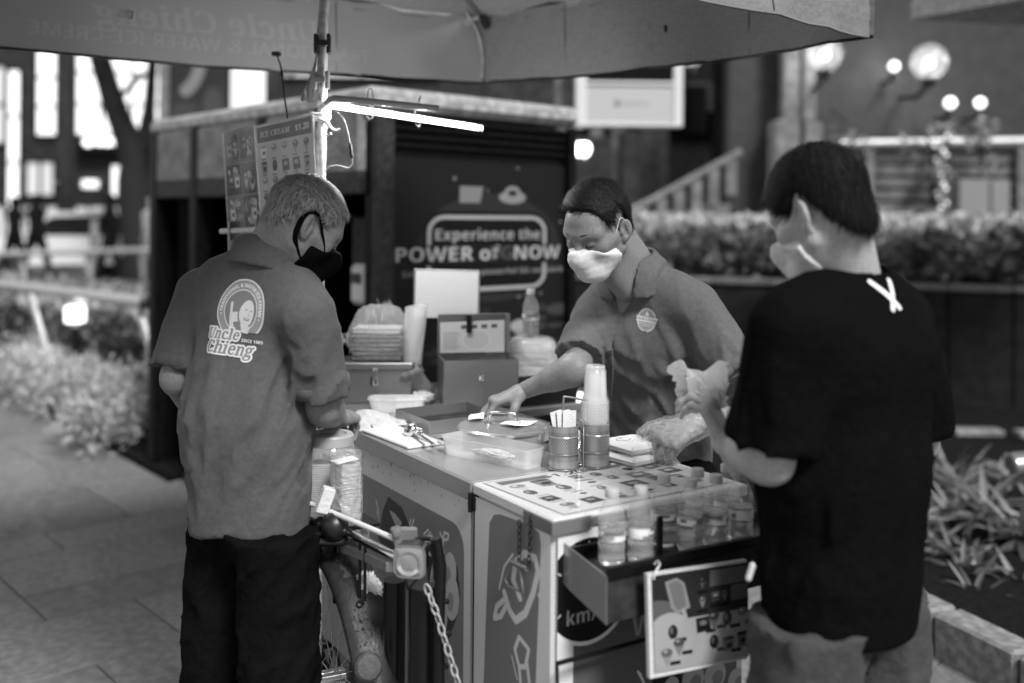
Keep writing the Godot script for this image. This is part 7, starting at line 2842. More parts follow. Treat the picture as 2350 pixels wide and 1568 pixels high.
# a turned down collar: the shoulders swollen a little, kept near the neck and opened at the front
func collar(base: Array, neck: Vector3, axis: Vector3, front: Vector3, rout: float, open: float) -> ArrayMesh:
	var bl := []
	for b: Blob in base:
		var c := bone(b.a, b.a + b.ab, b.ra + 0.009, b.ra + b.dr + 0.009, 0.08)
		c.flat = b.flat
		c.fk = b.fk
		bl.append(c)
	bl.append(bone(neck - axis * 0.06, neck + axis * 0.022, 0.080, 0.070, 0.025))
	var fr := (front - axis * front.dot(axis)).normalized()
	var sd := axis.cross(fr)
	bl.append(custom(func(q: Vector3) -> float:
		var r := q - neck
		var y := r.dot(axis)
		var rad := (r - axis * y).length()
		var fz := r.dot(fr)
		var d := rad - (rout + 0.25 * maxf(fz, 0.0))
		d = maxf(d, (y - 0.030) * 0.9)
		d = maxf(d, (-y - 0.046 - 0.022 * clampf(fz / 0.07, 0.0, 1.0)) * 0.9)
		# pointed opening below the throat
		d = maxf(d, minf((open + 0.010 * clampf(y * 20.0, -1.0, 1.0) - absf(r.dot(sd))) * 0.8, fz - 0.02) if fz > 0.02 else -1.0)
		return d, 2, 0.003))
	bl.append(carve(bone(neck - axis * 0.02, neck + axis * 0.2, 0.060, 0.068, 0.003)))
	return surf_mesh(bl, 0.0055)

func build_people() -> void:
	left_vendor()
	centre_vendor()
	customer()

func left_vendor() -> void:
	var base := Vector3(Vector3(-0.620, 0.816, -2.515).x, 0, -2.51)
	var p := person("older grey haired vendor in a polo shirt with a printed back badge and black mask", base)
	var body := []
	# joints
	var ls := Vector3(-0.798, 1.377, -2.611)
	var rs := Vector3(-0.468, 1.346, -2.397)
	var le := Vector3(-0.835, 1.161, -2.568)
	var re := Vector3(-0.450, 1.111, -2.461)
	var lw := Vector3(-0.836, 0.985, -2.803)
	var rw := Vector3(-0.471, 1.015, -2.803)
	var neck := Vector3(-0.582, 1.480, -2.504)
	var h := head_frame(Vector3(-0.509, 1.543, -2.482), Vector3(0.72, -0.54, -0.44), -0.03, 0.93)
	var f := Vector3(0.5, 0, -0.86)
	var side := Vector3(0.86, 0, 0.5)
	var skin := []
	skin.append(surf([
		bone(ls.lerp(le, 0.4), le, 0.048, 0.041, 0.02), bone(le, lw, 0.041, 0.027, 0.02),
		bone(rs.lerp(re, 0.4), re, 0.046, 0.040, 0.02), bone(re, rw, 0.041, 0.027, 0.02),
		bone(re + Vector3(0.0, -0.006, -0.03), re.lerp(rw, 0.35), 0.040, 0.036, 0.03)], 0.010))
	# lower legs below the shorts
	var lk := Vector3(-0.734, 0.396, -2.589)
	var rk := Vector3(-0.541, 0.444, -2.418)
	var la := Vector3(lk.x - 0.01, 0.09, lk.z + 0.02)
	var ra := Vector3(rk.x + 0.0, 0.09, rk.z + 0.02)
	skin.append(surf([bone(lk + Vector3(0, 0.08, 0), lk, 0.062, 0.055, 0.02), bone(lk, lk.lerp(la, 0.35), 0.052, 0.056, 0.03), bone(lk.lerp(la, 0.35), la, 0.056, 0.036, 0.03), bone(la, la + f * 0.02, 0.04, 0.04, 0.02),
		bone(rk + Vector3(0, 0.08, 0), rk, 0.062, 0.055, 0.02), bone(rk, rk.lerp(ra, 0.35), 0.052, 0.056, 0.03), bone(rk.lerp(ra, 0.35), ra, 0.056, 0.036, 0.03)], 0.014))
	skin.append(surf(head_blobs(h) + [
		bone(h * Vector3(0, -0.02, 0.03), neck + Vector3(0, -0.03, 0), 0.056, 0.062, 0.03),
		bone(h * Vector3(0, 0.0, 0.055), neck + Vector3(-0.02, 0.0, 0.0), 0.042, 0.05, 0.03)], 0.0042))
	var hf := hand_frame(rw, Vector3(0.08, -0.10, -1.0), Vector3(0.15, 1.0, -0.1), false)
	skin.append(surf(hand_blobs(hf, [[0.5, 0.7, 0.4], [0.6, 0.8, 0.4], [0.7, 0.8, 0.4], [0.8, 0.8, 0.5]], Vector3(0.3, 0.1, 0.0)), 0.004))
	worn("body", mesh_of(skin), mats.skin_old, p)
	# shoes
	for e in [la, ra]:
		worn("shoe", surf_mesh([bone(e + Vector3(0, -0.045, 0) - f * 0.05, e + Vector3(0, -0.05, 0) + f * 0.15, 0.048, 0.042, 0.02), bone(e - Vector3(0, 0.02, 0), e - Vector3(0, 0.04, 0), 0.048, 0.05, 0.03), cut(Vector3.DOWN, Vector3(0, 0.003, 0))], 0.012), mats.black_plastic, p)
	# hair
	var hs := surf(hair_blobs(h, 0.0075, 0.086, 0.028, -0.030, 0.0), 0.005)
	worn("hair", mesh_of([hs]), mats.hair_grey_base, p)
	worn("hair_strands", locks(hs, h, 8000, 0.024, 0.0009, func(q: Vector3) -> Vector3: return Vector3(q.x * 2.0, -0.9 if q.z > 0.0 else -0.25, -0.9 if q.y > 0.08 else -0.15), 0.25, 1.7, 0.12), mats.hair_grey, p).set_meta("kind", "stuff")
	# shirt
	var hem := 0.802
	var sp0 := Vector3(-0.637, 0.789, -2.515)
	var sp1 := Vector3(-0.648, 1.072, -2.515)
	var sp2 := Vector3(-0.632, 1.312, -2.525)
	var shirt := surf([
		bone(sp0 + Vector3(0, -0.10, 0), sp1, 0.163, 0.156, 0.04, f, 1.30),
		bone(sp1, sp2, 0.156, 0.142, 0.06, f, 1.28),
		bone(sp2 - side * 0.07, sp2 + side * 0.06, 0.086, 0.086, 0.08, f, 1.3),
		bone(ls + Vector3(0.03, -0.01, 0), rs + Vector3(-0.03, -0.01, 0), 0.054, 0.054, 0.05),
		bone(neck + Vector3(-0.02, -0.03, 0), ls.lerp(neck, 0.35), 0.062, 0.055, 0.06), bone(neck + Vector3(-0.02, -0.03, 0), rs.lerp(neck, 0.35), 0.062, 0.055, 0.06),
		custom(func(q: Vector3) -> float: return (hem + 0.012 * sin((q.x + q.z) * 14.0)) - q.y, 2, 0.006),
		sleeve(ls, le, 0.055, 0.068, 0.86, 0.03), sleeve(rs, re, 0.055, 0.070, 0.80, 0.03),
		carve(bone(neck + Vector3(0.01, 0.02, 0), neck + Vector3(0.02, 0.12, 0), 0.064, 0.07, 0.01))], 0.0085,
		fold_mix(fold_noise(5, Vector3(9.0, 2.4, 9.0), 0.016, Basis(Vector3(0.5, 0, 0.85).normalized(), 0.5)), sp2.y + 0.02, hem))
	worn("polo_shirt", mesh_of([shirt]), mats.polo, p)
	sleeve_bands([[ls, le, 0.0686, 0.86], [rs, re, 0.0708, 0.80]], mats.polo, p)
	worn("collar", collar([bone(sp1, sp2, 0.156, 0.142, 0.06, f, 1.28), bone(sp2 - side * 0.07, sp2 + side * 0.06, 0.090, 0.090, 0.12, f, 1.3), bone(ls + Vector3(0.015, -0.01, 0), rs + Vector3(-0.015, -0.01, 0), 0.066, 0.066, 0.06), bone(neck + Vector3(-0.02, -0.03, 0), ls.lerp(neck, 0.35), 0.062, 0.055, 0.06), bone(neck + Vector3(-0.02, -0.03, 0), rs.lerp(neck, 0.35), 0.062, 0.055, 0.06)], neck + Vector3(-0.004, -0.004, 0), Vector3(0.22, 0.95, -0.2).normalized(), Vector3(0.6, 0, -0.8), 0.098, 0.03), mats.polo, p)
	var bc := Vector3(-0.667, 1.329, -2.354)
	var bn := Vector3(-0.42, 0.10, 0.9).normalized()
	var bx := Vector3.UP.cross(bn).normalized()
	var bf := Transform3D(Basis(bx, bn.cross(bx), bn) * Basis(Vector3.BACK, -0.10), bc)
	worn("back_badge", print_on(shirt, bf, Vector2(0.168, 0.212)), mats.back_badge, p)
	# shorts
	var lh := Vector3(-0.715, 0.776, -2.589)
	var rh := Vector3(-0.549, 0.813, -2.440)
	var lc := lk + Vector3(0.0, -0.005, 0)
	var rc := rk + Vector3(0.0, -0.03, 0)
	worn("shorts", surf_mesh([
		bone(lh + Vector3(0.03, 0.03, 0), rh + Vector3(-0.03, 0.03, 0), 0.098, 0.098, 0.05, f, 1.1),
		legwear(lh, lc, 0.088, 0.084), legwear(rh, rc, 0.090, 0.088), cut(Vector3.UP, Vector3(0, hem + 0.012, 0))], 0.010, fold_noise(9, Vector3(9.0, 4.0, 9.0), 0.014, Basis(Vector3.BACK, 0.6))), mats.shorts, p)
	# mask: a fitted black cloth shell with wide ear loops
	worn("mask", face_mask(h, 0.0075, -0.004, 0.0), mats.black_mask, p)
	var st := B()
	for s in [1.0, -1.0]:
		var q := func(x: float, y: float, z: float) -> Vector3: return h * Vector3(s * x, y, z)
		st.append_from(commit(band([q.call(0.052, -0.046, -0.078), q.call(0.067, -0.018, -0.058), q.call(0.077, 0.005, -0.03), q.call(0.079, 0.034, -0.002), q.call(0.082, 0.036, 0.020), q.call(0.081, 0.012, 0.036), q.call(0.076, -0.03, 0.030), q.call(0.070, -0.06, 0.008), q.call(0.054, -0.086, -0.03)], 0.0085, 0.28)), 0, Transform3D.IDENTITY)
	worn("ear_loops", st.commit(), mats.black_mask, p)

func commit(st: SurfaceTool) -> ArrayMesh:
	st.generate_normals()
	return st.commit()

# a sleeve: a flat ended tapered tube round the upper arm
func sleeve(a: Vector3, b: Vector3, ra: float, rb: float, upto: float, k: float) -> Blob:
	var o := bone(a, b, ra, rb, k)
	var d := (b - a).normalized()
	var e := a.lerp(b, upto)
	var c := bone(a, a.lerp(b, upto), ra, rb, k)
	var out := custom(func(q: Vector3) -> float: return maxf(o.d(q), (q - e).dot(d)), 0, k)
	out.a = a
	out.ab = b - a
	out.r = Vector3.ONE * maxf(ra, rb)
	out.ra = maxf(ra, rb)
	return out

func legwear(a: Vector3, b: Vector3, ra: float, rb: float) -> Blob:
	return sleeve(a, b, ra, rb, 1.0, 0.05)

func sleeve_bands(list: Array, m: Material, p: Node3D) -> void:
	for e in list:
		var st := B()
		var a: Vector3 = e[0]
		var b: Vector3 = e[1]
		var d := (b - a).normalized()
		var q := a.lerp(b, e[3])
		tube(st, [q - d * 0.026, q - d * 0.024, q + d * 0.002, q + d * 0.004], [e[2] * 0.985, e[2] + 0.001, e[2] + 0.001, e[2] * 0.97], 32, true)
		worn("sleeve_hem", st, m, p)

func fold_mix(f: Callable, top: float, hem: float) -> Callable:
	return func(p: Vector3) -> float:
		var w := clampf((top + 0.06 - p.y) * 5.0, 0.15, 1.0) * clampf((p.y - hem) * 9.0, 0.12, 1.0)
		return f.call(p) * w

# the shell of a face mask: the lower face swollen and cut to the mask's outline
func face_mask(h: Transform3D, thick: float, top: float, pleat: float) -> ArrayMesh:
	var inv := h.affine_inverse()
	var bl := []
	var sz := h.basis.x.length()
	var add_egg := func(x: float, y: float, z: float, rx: float, ry: float, rz: float, k: float):
		bl.append(egg(h * Transform3D(Basis(), Vector3(x, y, z)), Vector3(rx + thick, ry + thick, rz + thick) * sz, k))
	add_egg.call(0, -0.035, -0.035, 0.058, 0.075, 0.058, 0.03)
	bl.append(bone(h * Vector3(0, -0.1, -0.068), h * Vector3(0, -0.096, -0.076), (0.022 + thick) * sz, (0.02 + thick) * sz, 0.03))
	bl.append(bone(h * Vector3(0, 0.010, -0.096), h * Vector3(0, -0.034, -0.116), (0.008 + thick) * sz, (0.013 + thick) * sz, 0.035))
	bl.append(bone(h * Vector3(0, -0.034, -0.114), h * Vector3(0, -0.085, -0.098), (0.011 + thick) * sz, (0.013 + thick) * sz, 0.045))
	for s in [-1.0, 1.0]:
		bl.append(bone(h * Vector3(s * 0.05, -0.018, -0.058), h * Vector3(s * 0.058, -0.05, -0.02), (0.018 + thick) * sz, (0.018 + thick) * sz, 0.03))
		bl.append(bone(h * Vector3(s * 0.056, -0.052, 0.0), h * Vector3(s * 0.024, -0.098, -0.062), (0.018 + thick) * sz, (0.018 + thick) * sz, 0.03))
	bl.append(custom(func(w: Vector3) -> float:
		var q: Vector3 = inv * w
		var ax := absf(q.x)
		var ytop := top + 0.004 - 0.30 * ax - 0.9 * maxf(ax - 0.055, 0.0)
		var zb := -0.022 + 0.0 * ax
		return maxf(maxf((q.y - ytop) * 0.9, q.z - zb + (q.y + 0.05) * 0.10), -0.128 - q.y), 2, 0.003))
	return surf_mesh(bl, 0.0036, func(w: Vector3) -> float:
		var q: Vector3 = inv * w
		var y := q.y + 0.02 * absf(q.x) * 8.0
		return pleat * (fposmod(-y * 46.0, 1.0) - 0.5) if pleat > 0.0 else 0.0)

func centre_vendor() -> void:
	var base := Vector3(Vector3(0.454, 0.795, -3.050).x, 0, -3.08)
	var p := person("vendor in a grey polo shirt leaning over the counter, wearing a white surgical mask", base)
	var ls := Vector3(0.516, 1.333, -2.840)
	var rs := Vector3(0.246, 1.291, -3.060)
	var le := Vector3(0.649, 1.093, -2.800)
	var re := Vector3(0.184, 1.147, -2.880)
	var lw := Vector3(0.467, 1.044, -2.620)
	var rw := Vector3(0.036, 1.066, -2.980)
	var neck := Vector3(0.346, 1.443, -2.930)
	var h := head_frame(Vector3(0.236, 1.539, -2.800), Vector3(-0.62, -0.46, 0.64), 0.05, 0.95)
	var f := Vector3(-0.5, -0.1, 0.87)
	var side := Vector3(0.87, 0, 0.5)
	var skin := []
	skin.append(surf([
		bone(ls.lerp(le, 0.4), le, 0.046, 0.040, 0.02), bone(le, lw, 0.041, 0.028, 0.02),
		bone(rs.lerp(re, 0.5), re, 0.044, 0.041, 0.02), bone(re, rw, 0.038, 0.025, 0.02),
		bone(re.lerp(rw, 0.15), re.lerp(rw, 0.4), 0.039, 0.033, 0.03),
		bone(neck + Vector3(0, -0.05, 0), Vector3(0.351, 1.206, -2.975), 0.058, 0.060, 0.05)], 0.010))
	# arms end in hands
	var lap := Vector3(0.364, 1.020, -2.600)
	skin.append(surf(head_blobs(h, 1.04) + [
		bone(h * Vector3(0, -0.03, 0.02), neck + Vector3(0, -0.03, 0), 0.055, 0.062, 0.03),
		bone(h * Vector3(0.01, -0.06, -0.02), neck + f * 0.045 + Vector3(0, -0.06, 0), 0.036, 0.042, 0.03),
		bone(h * Vector3(0, 0.0, 0.06), neck - f * 0.02, 0.04, 0.05, 0.03)], 0.0036))
	# bare right hand pinching on the lid
	var hf := hand_frame(rw, Vector3(-0.86, -0.30, 0.14), Vector3(-0.34, 0.92, 0.02), false)
	skin.append(surf(hand_blobs(hf, [[0.70, 0.95, 0.5], [0.55, 0.90, 0.5], [0.50, 0.85, 0.5], [0.45, 0.8, 0.5]], Vector3(0.35, 0.10, 0.55), 0.98, 0.09), 0.0034))
	# gloved left hand closed over the packets
	var gf := hand_frame(lw, Vector3(-0.82, -0.30, 0.38), Vector3(-0.15, 0.88, 0.50), true)
	var curl := [[0.85, 0.8, 0.5], [0.9, 0.9, 0.5], [0.95, 0.9, 0.5], [1.0, 0.9, 0.5]]
	skin.append(surf(hand_blobs(gf, curl, Vector3(0.4, 0.1, -0.2), 1.04, 0.06), 0.0036))
	# legs behind the cart
	var lh := Vector3(0.511, 0.783, -3.000)
	var rh := Vector3(0.390, 0.739, -3.160)
	worn("body", mesh_of(skin), mats.skin_mid, p)
	# clear glove, baggy over the hand
	var big := []
	for b: Blob in hand_blobs(gf, curl, Vector3(0.4, 0.1, -0.2), 1.06, 0.05):
		b.ra += 0.0032
		b.k = 0.016
		big.append(b)
	big.append(bone(lw, lw.lerp(le, 0.22), 0.037, 0.046, 0.02))
	var gn := noise(34.0, 4, 3)
	worn("clear_glove", surf_mesh(big, 0.0042, func(q: Vector3) -> float: return -0.0045 * (1.0 - absf(gn.get_noise_3dv(q)) * 3.0)), mats.glove_film, p)
	# hair
	var hs := surf(hair_blobs(h, 0.010, 0.106, 0.036, -0.045, 0.006, 0.012), 0.005)
	worn("hair", mesh_of([hs]), mats.hair_brown, p)
	worn("hair_strands", locks(hs, h, 5600, 0.030, 0.0008, func(q: Vector3) -> Vector3: return Vector3(q.x * 4.0 + 0.6, -1.0 if q.y < 0.085 and q.z > -0.05 else 0.15, 0.35 if q.z < -0.04 else 0.25), 0.4, 3.4, 0.12), mats.hair_brown, p).set_meta("kind", "stuff")
	# brows and lash lines of the lowered eyes
	var st := B()
	for s in [-1.0, 1.0]:
		var q := func(x: float, y: float, z: float) -> Vector3: return h * Vector3(s * x, y, z)
		tube(st, smooth_path([q.call(0.013, 0.0305, -0.1020), q.call(0.029, 0.0345, -0.0972), q.call(0.045, 0.031, -0.086), q.call(0.055, 0.022, -0.075)], 5), [0.0016, 0.0020, 0.0024, 0.0026, 0.0028, 0.0028, 0.0026, 0.0024, 0.0022, 0.0020, 0.0018, 0.0016, 0.0014, 0.0012, 0.0010, 0.0006], 8, true, 0.5)
	worn("eyebrows", st, mats.hair_brown, p)
	st = B()
	for s in [-1.0, 1.0]:
		var q := func(x: float, y: float, z: float) -> Vector3: return h * Vector3(s * x, y, z)
		tube(st, smooth_path([q.call(0.0175, -0.0035, -0.0885), q.call(0.026, -0.0075, -0.0925), q.call(0.036, -0.0075, -0.0905), q.call(0.046, -0.002, -0.0825)], 5), 0.0013, 6)
	worn("lashes", st, mats.dark_line, p)
	# shirt
	var sp0 := Vector3(0.475, 0.767, -3.060)
	var sp1 := Vector3(0.438, 1.014, -3.060)
	var sp2 := Vector3(0.390, 1.233, -2.980)
	var vt := Vector3(0.305, 1.390, -2.865)
	var vb := Vector3(0.283, 1.202, -2.900)
	var sb := [
		bone(sp0 + Vector3(0, -0.10, 0), sp1, 0.145, 0.142, 0.05, f, 1.3),
		bone(sp1, sp2, 0.142, 0.140, 0.06, f, 1.28),
		bone(sp2 - side * 0.07, sp2 + side * 0.08, 0.112, 0.112, 0.07, f, 1.1),
		bone(ls + Vector3(-0.03, -0.01, 0), rs + Vector3(0.03, -0.01, 0), 0.056, 0.056, 0.05),
		bone(neck + Vector3(0, -0.04, 0), ls.lerp(neck, 0.35), 0.060, 0.054, 0.06), bone(neck + Vector3(0, -0.04, 0), rs.lerp(neck, 0.35), 0.060, 0.054, 0.06),
		cut(Vector3.DOWN, Vector3(0, 0.80, 0)),
		sleeve(ls, le, 0.060, 0.078, 0.70, 0.03), sleeve(rs, re, 0.058, 0.066, 0.80, 0.03),
		carve(bone(neck + Vector3(0, 0.01, 0), neck + Vector3(-0.03, 0.12, 0.03), 0.062, 0.07, 0.008)),
		carve(bone(vt, vb, 0.046, 0.014, 0.004))]
	var shirt := surf(sb, 0.0085,
		fold_mix(fold_noise(14, Vector3(9.5, 2.6, 9.5), 0.016, Basis(Vector3(-0.5, 0, 0.85).normalized(), -0.45)), sp2.y + 0.05, 0.8))
	worn("polo_shirt", mesh_of([shirt]), mats.polo_dark, p)
	sleeve_bands([[ls, le, 0.0758, 0.70], [rs, re, 0.0664, 0.80]], mats.polo_dark, p)
	worn("collar", collar([bone(sp1, sp2, 0.142, 0.140, 0.06, f, 1.28), bone(sp2 - side * 0.07, sp2 + side * 0.08, 0.112, 0.112, 0.07, f, 1.1), bone(ls + Vector3(-0.015, -0.01, 0), rs + Vector3(0.015, -0.01, 0), 0.062, 0.062, 0.06), bone(neck + Vector3(0, -0.04, 0), ls.lerp(neck, 0.35), 0.060, 0.054, 0.06), bone(neck + Vector3(0, -0.04, 0), rs.lerp(neck, 0.35), 0.060, 0.054, 0.06)], neck + Vector3(0, -0.004, 0), Vector3(-0.22, 0.92, 0.22).normalized(), f, 0.098, 0.042), mats.polo_dark, p)
	# placket edge below the open neck
	st = B()
	var pl := [Vector3(0.285, 1.203, -2.893), Vector3(0.289, 1.140, -2.900), Vector3(0.288, 1.067, -2.935)]
	tube(st, smooth_path(pl, 6), 0.0045, 8, true, 0.4)
	worn("placket", st, mats.polo_dark, p)
	var bc := Vector3(0.366, 1.288, -2.780)
	var bn := Vector3(-0.16, 0.0, 0.98).normalized()
	var bx := Vector3.UP.cross(bn).normalized()
	worn("chest_badge", print_on(shirt, Transform3D(Basis(bx, bn.cross(bx), bn) * Basis(Vector3.BACK, -0.12), bc), Vector2(0.060, 0.072)), mats.chest_badge, p)
	# trousers
	worn("trousers", surf_mesh([bone(lh, rh, 0.10, 0.10, 0.05, f, 1.15), legwear(lh, Vector3(lh.x + 0.02, 0.10, lh.z + 0.02), 0.10, 0.075), legwear(rh, Vector3(rh.x, 0.10, rh.z - 0.02), 0.10, 0.075)], 0.018), mats.shorts, p)
	for e in [Vector3(lh.x + 0.02, 0.05, lh.z + 0.02), Vector3(rh.x, 0.05, rh.z - 0.02)]:
		worn("shoe", surf_mesh([bone(e - f * 0.05, e + f * 0.14, 0.05, 0.042, 0.02), bone(e, e + Vector3(0, 0.05, 0), 0.05, 0.05, 0.03), cut(Vector3.DOWN, Vector3(0, 0.003, 0))], 0.014), mats.black_plastic, p)
	# surgical mask with pleats and thin loops
	worn("surgical_mask", face_mask(h, 0.0055, -0.010, 0.0007), mats.white_mask, p)
	st = B()
	for s in [1.0, -1.0]:
		var q := func(x: float, y: float, z: float) -> Vector3: return h * Vector3(s * x, y, z)
		tube(st, smooth_path([q.call(0.060, -0.026, -0.040), q.call(0.074, 0.0, -0.018), q.call(0.079, 0.030, 0.006), q.call(0.081, 0.034, 0.018), q.call(0.080, 0.015, 0.034)], 5), 0.0016, 6)
		tube(st, smooth_path([q.call(0.058, -0.088, -0.028), q.call(0.066, -0.066, -0.004), q.call(0.074, -0.040, 0.016), q.call(0.079, -0.022, 0.026)], 5), 0.0016, 6)
	worn("ear_loops", st, mats.white_mask, p)

func customer() -> void:
	var base := Vector3(Vector3(0.654, 0.803, -2.016).x, 0, -2.03)
	var p := person("black haired customer in a black tee and jeans, seen from behind, holding a snack", base)
	var ls := Vector3(0.496, 1.378, -1.859)
	var rs := Vector3(0.812, 1.361, -2.128)
	var le := Vector3(0.487, 1.124, -1.915)
	var re := Vector3(0.889, 1.091, -2.240)
	var lw := Vector3(0.443, 1.111, -2.110)
	var rw := Vector3(0.859, 0.990, -2.464)
	var neck := Vector3(0.666, 1.469, -2.005)
	var h := head_frame(Vector3(0.595, 1.577, -1.971), Vector3(-0.58, -0.42, -0.70), 0.03, 0.93)
	var f := Vector3(-0.58, 0, -0.81)
	var side := Vector3(0.81, 0, -0.58)
	var skin := []
	skin.append(surf([
		bone(ls.lerp(le, 0.4), le, 0.052, 0.045, 0.02), bone(le, lw, 0.047, 0.029, 0.02), bone(le + Vector3(-0.01, 0.01, -0.02), le.lerp(lw, 0.4), 0.048, 0.042, 0.03),
		bone(rs.lerp(re, 0.4), re, 0.050, 0.044, 0.02), bone(re, rw, 0.044, 0.028, 0.02)], 0.010))
	skin.append(surf(head_blobs(h, 1.05) + [
		bone(h * Vector3(0, -0.03, 0.025), neck + Vector3(-0.005, -0.05, 0), 0.052, 0.060, 0.03),
		bone(h * Vector3(0, 0.0, 0.045), neck + Vector3(0.0, -0.03, 0.0), 0.046, 0.052, 0.03)], 0.0045))
	var hf := hand_frame(lw, Vector3(-0.36, 0.84, -0.22), Vector3(0.80, 0.25, 0.42), true)
	skin.append(surf(hand_blobs(hf, [[0.6, 0.95, 0.5], [0.65, 1.0, 0.5], [0.7, 1.05, 0.5], [0.75, 1.05, 0.5]], Vector3(0.3, 0.1, -0.1), 0.92, 0.06), 0.0045))
	worn("body", mesh_of(skin), mats.skin_pale, p)
	var hs := surf(hair_blobs(h, 0.012, 0.070, 0.014, -0.075, 0.014), 0.006)
	worn("hair", mesh_of([hs]), mats.hair_black, p)
	worn("hair_strands", locks(hs, h, 4200, 0.026, 0.0009, func(q: Vector3) -> Vector3: return Vector3(q.x * 5.0, -1.0 if q.z > 0.02 else -0.3, -1.0 if q.z < 0.02 else 0.0), 0.5, 2.6, 0.10), mats.hair_black, p).set_meta("kind", "stuff")
	var sp0 := Vector3(0.650, 0.803, -2.016)
	var sp1 := Vector3(0.656, 1.095, -2.016)
	var sp2 := Vector3(0.662, 1.309, -2.005)
	var shirt := surf([
		bone(sp0 + Vector3(0, -0.10, 0), sp1, 0.166, 0.160, 0.05, f, 1.22),
		bone(sp1, sp2, 0.164, 0.154, 0.06, f, 1.25),
		bone(sp2 - side * 0.08, sp2 + side * 0.08, 0.122, 0.122, 0.07, f, 1.08),
		bone(ls + Vector3(0.03, -0.01, 0), rs + Vector3(-0.03, -0.01, 0), 0.060, 0.060, 0.05),
		bone(neck + Vector3(0, -0.05, 0), ls.lerp(neck, 0.3), 0.066, 0.058, 0.06), bone(neck + Vector3(0, -0.05, 0), rs.lerp(neck, 0.3), 0.066, 0.058, 0.06),
		custom(func(q: Vector3) -> float: return (0.785 + 0.012 * sin((q.x - q.z) * 9.0)) - q.y, 2, 0.006),
		sleeve(ls, le, 0.066, 0.080, 0.84, 0.03), sleeve(rs, re, 0.064, 0.072, 0.85, 0.03),
		carve(bone(neck + Vector3(0, 0.0, 0), neck + Vector3(-0.03, 0.1, 0), 0.066, 0.07, 0.01))], 0.0105,
		fold_mix(fold_noise(23, Vector3(8.0, 2.0, 8.0), 0.016, Basis(Vector3.BACK, 0.15)), sp2.y, 0.785))
	worn("black_tee", mesh_of([shirt]), mats.black_tee, p)
	var cf := Transform3D(head_frame(Vector3.ZERO, Vector3(-0.6, -0.25, -0.75)).basis, neck + Vector3(-0.004, -0.030, 0.0))
	var st := B()
	var ring := []
	for k in 33:
		var a := TAU * k / 32.0
		ring.append(cf * Vector3(sin(a) * 0.072, 0.004 * cos(a), cos(a) * 0.078))
	tube(st, ring, 0.008, 8, false)
	worn("neckband", st, mats.black_tee, p)
	# white crossed tapes below the neck
	var cross := canvas(256, 256, 0.8, 0.0)
	stroke(cross, [Vector2(20, 30), Vector2(120, 120), Vector2(215, 220)], 40, Color(0.85, 0.85, 0.85))
	stroke(cross, [Vector2(210, 20), Vector2(190, 110), Vector2(140, 232)], 38, Color(0.85, 0.85, 0.85))
	done("cross", cross)
	var xn := Vector3(0.42, 0.35, 0.83).normalized()
	var xx := Vector3.UP.cross(xn).normalized()
	worn("cross_print", print_on(shirt, Transform3D(Basis(xx, xn.cross(xx), xn), Vector3(0.695, 1.426, -1.926)), Vector2(0.070, 0.070)), printed("cross", 0.7, true), p)
	# jeans
	var lh := Vector3(0.569, 0.824, -1.960)
	var rh := Vector3(0.763, 0.761, -2.128)
	worn("jeans", surf_mesh([bone(lh + Vector3(0.03, 0.03, 0), rh + Vector3(-0.03, 0.03, 0), 0.108, 0.108, 0.05, f, 1.12), legwear(lh, Vector3(lh.x - 0.02, 0.06, lh.z), 0.100, 0.080), legwear(rh, Vector3(rh.x + 0.02, 0.06, rh.z), 0.100, 0.080), cut(Vector3.UP, Vector3(0, 0.80, 0))], 0.011, fold_noise(31, Vector3(9.0, 5.0, 9.0), 0.014, Basis(Vector3.BACK, 0.6))), mats.jeans, p)
	for e in [Vector3(lh.x - 0.02, 0.05, lh.z), Vector3(rh.x + 0.02, 0.05, rh.z)]:
		worn("shoe", surf_mesh([bone(e - f * 0.06, e + f * 0.17, 0.052, 0.045, 0.02), bone(e, e + Vector3(0, 0.05, 0), 0.05, 0.05, 0.03), cut(Vector3.DOWN, Vector3(0, 0.003, 0))], 0.014), mats.white_paint, p)
	# white mask, mostly turned away
	worn("face_mask", face_mask(h, 0.0055, -0.008, 0.0006), mats.white_mask, p)
	st = B()
	for s in [1.0, -1.0]:
		var q := func(x: float, y: float, z: float) -> Vector3: return h * Vector3(s * x, y, z)
		tube(st, smooth_path([q.call(0.062, -0.026, -0.040), q.call(0.074, 0.0, -0.018), q.call(0.080, 0.030, 0.006), q.call(0.082, 0.034, 0.018)], 5), 0.0018, 6)
		tube(st, smooth_path([q.call(0.062, -0.086, -0.026), q.call(0.070, -0.062, -0.002), q.call(0.077, -0.036, 0.018)], 5), 0.0018, 6)
	worn("ear_loops", st, mats.white_mask, p)
	# tag at the hip
	st = B()
	box(st, Vector3(0.449, 0.915, -1.904), Vector3(0.010, 0.036, 0.014), 0.004, Basis(Vector3.BACK, -0.3))
	worn("hip_tag", st, mats.white_paint, p)
	# the wrapped snack in his hand
	var sn := thing("wrapped_snack", "wafer snack in an open paper wrapper held up by the customer", "snack", Vector3(0.406, 1.172, -2.195))
	var so := sn.position
	st = B()
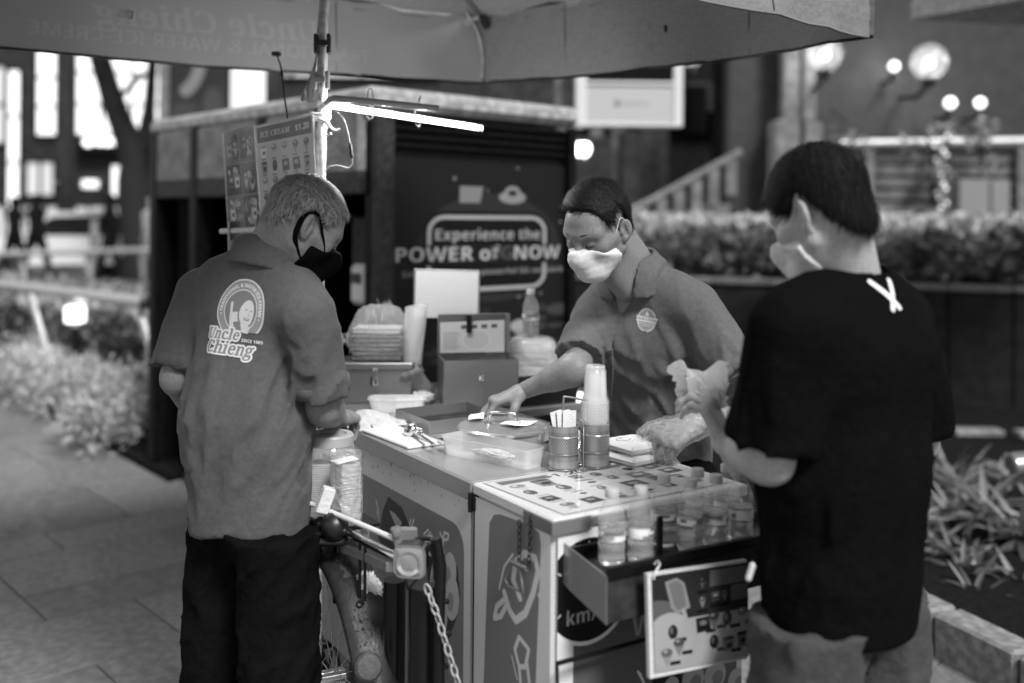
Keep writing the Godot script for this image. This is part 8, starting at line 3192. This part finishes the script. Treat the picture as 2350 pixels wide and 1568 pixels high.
	var c := [Vector3(0.334, 1.255, -2.184) - so, Vector3(0.453, 1.268, -2.128) - so, Vector3(0.446, 1.179, -2.128) - so, Vector3(0.374, 1.153, -2.184) - so]
	var nz := noise(40.0, 6, 2)
	for k in 2:
		sheet(st, 18, 14, func(u: float, v0: float) -> Vector3:
			var v := v0 if k == 0 else lerpf(0.45, 1.0, v0)
			var q: Vector3 = c[0].lerp(c[1], u).lerp(c[3].lerp(c[2], u), v)
			var bulge := sin(PI * u) * (0.5 + 0.5 * sin(PI * v)) * (0.018 if k == 0 else -0.020)
			return q + Vector3(0.2, 0, 1.0) * bulge + Vector3.ONE * 0.008 * nz.get_noise_2d(u * 0.12 + k, v * 0.12) + Vector3(0, 0.012 * sin(u * 9.0) * (1.0 - v), 0))
	part("wrapper", st, mats.wrapper_paper, sn)
	st = B()
	for k in 3:
		box(st, (c[0] + c[1] + c[2] + c[3]) * 0.25 + Vector3(-0.012 + k * 0.012, 0.008 - k * 0.006, 0.006 - k * 0.006), Vector3(0.045, 0.04, 0.006), 0.002, Basis(Vector3.UP, 0.3) * Basis(Vector3.BACK, 0.2))
	part("wafer", st, mats.wafer, sn)
	st = B()
	var d := [Vector3(0.449, 1.233, -2.162) - so, Vector3(0.493, 1.236, -2.195) - so, Vector3(0.488, 1.172, -2.195) - so, Vector3(0.447, 1.171, -2.173) - so]
	sheet(st, 10, 8, func(u: float, v: float) -> Vector3: return d[0].lerp(d[1], u).lerp(d[3].lerp(d[2], u), v) + Vector3(0, 0, 0.01 * sin(u * 5.0 + v * 4.0)))
	part("paper_flap", st, mats.milky_paper, sn)

func probe(bl: Array, px: Array) -> void:
	for e in px:
		var X: float = e.x - 1175.0
		var Y: float = e.y - 500.0
		var r := Vector3((X + 0.0082 * Y) / 2350.0, -(Y - 0.0082 * X) / 2350.0, -1)
		var t := 2.0
		for k in 200:
			var d := field(Vector3(0, 1.57, 0) + r * t, bl)
			if d < 0.001:
				break
			t += d * 0.6
		print("PROBE ", e, " ", t)
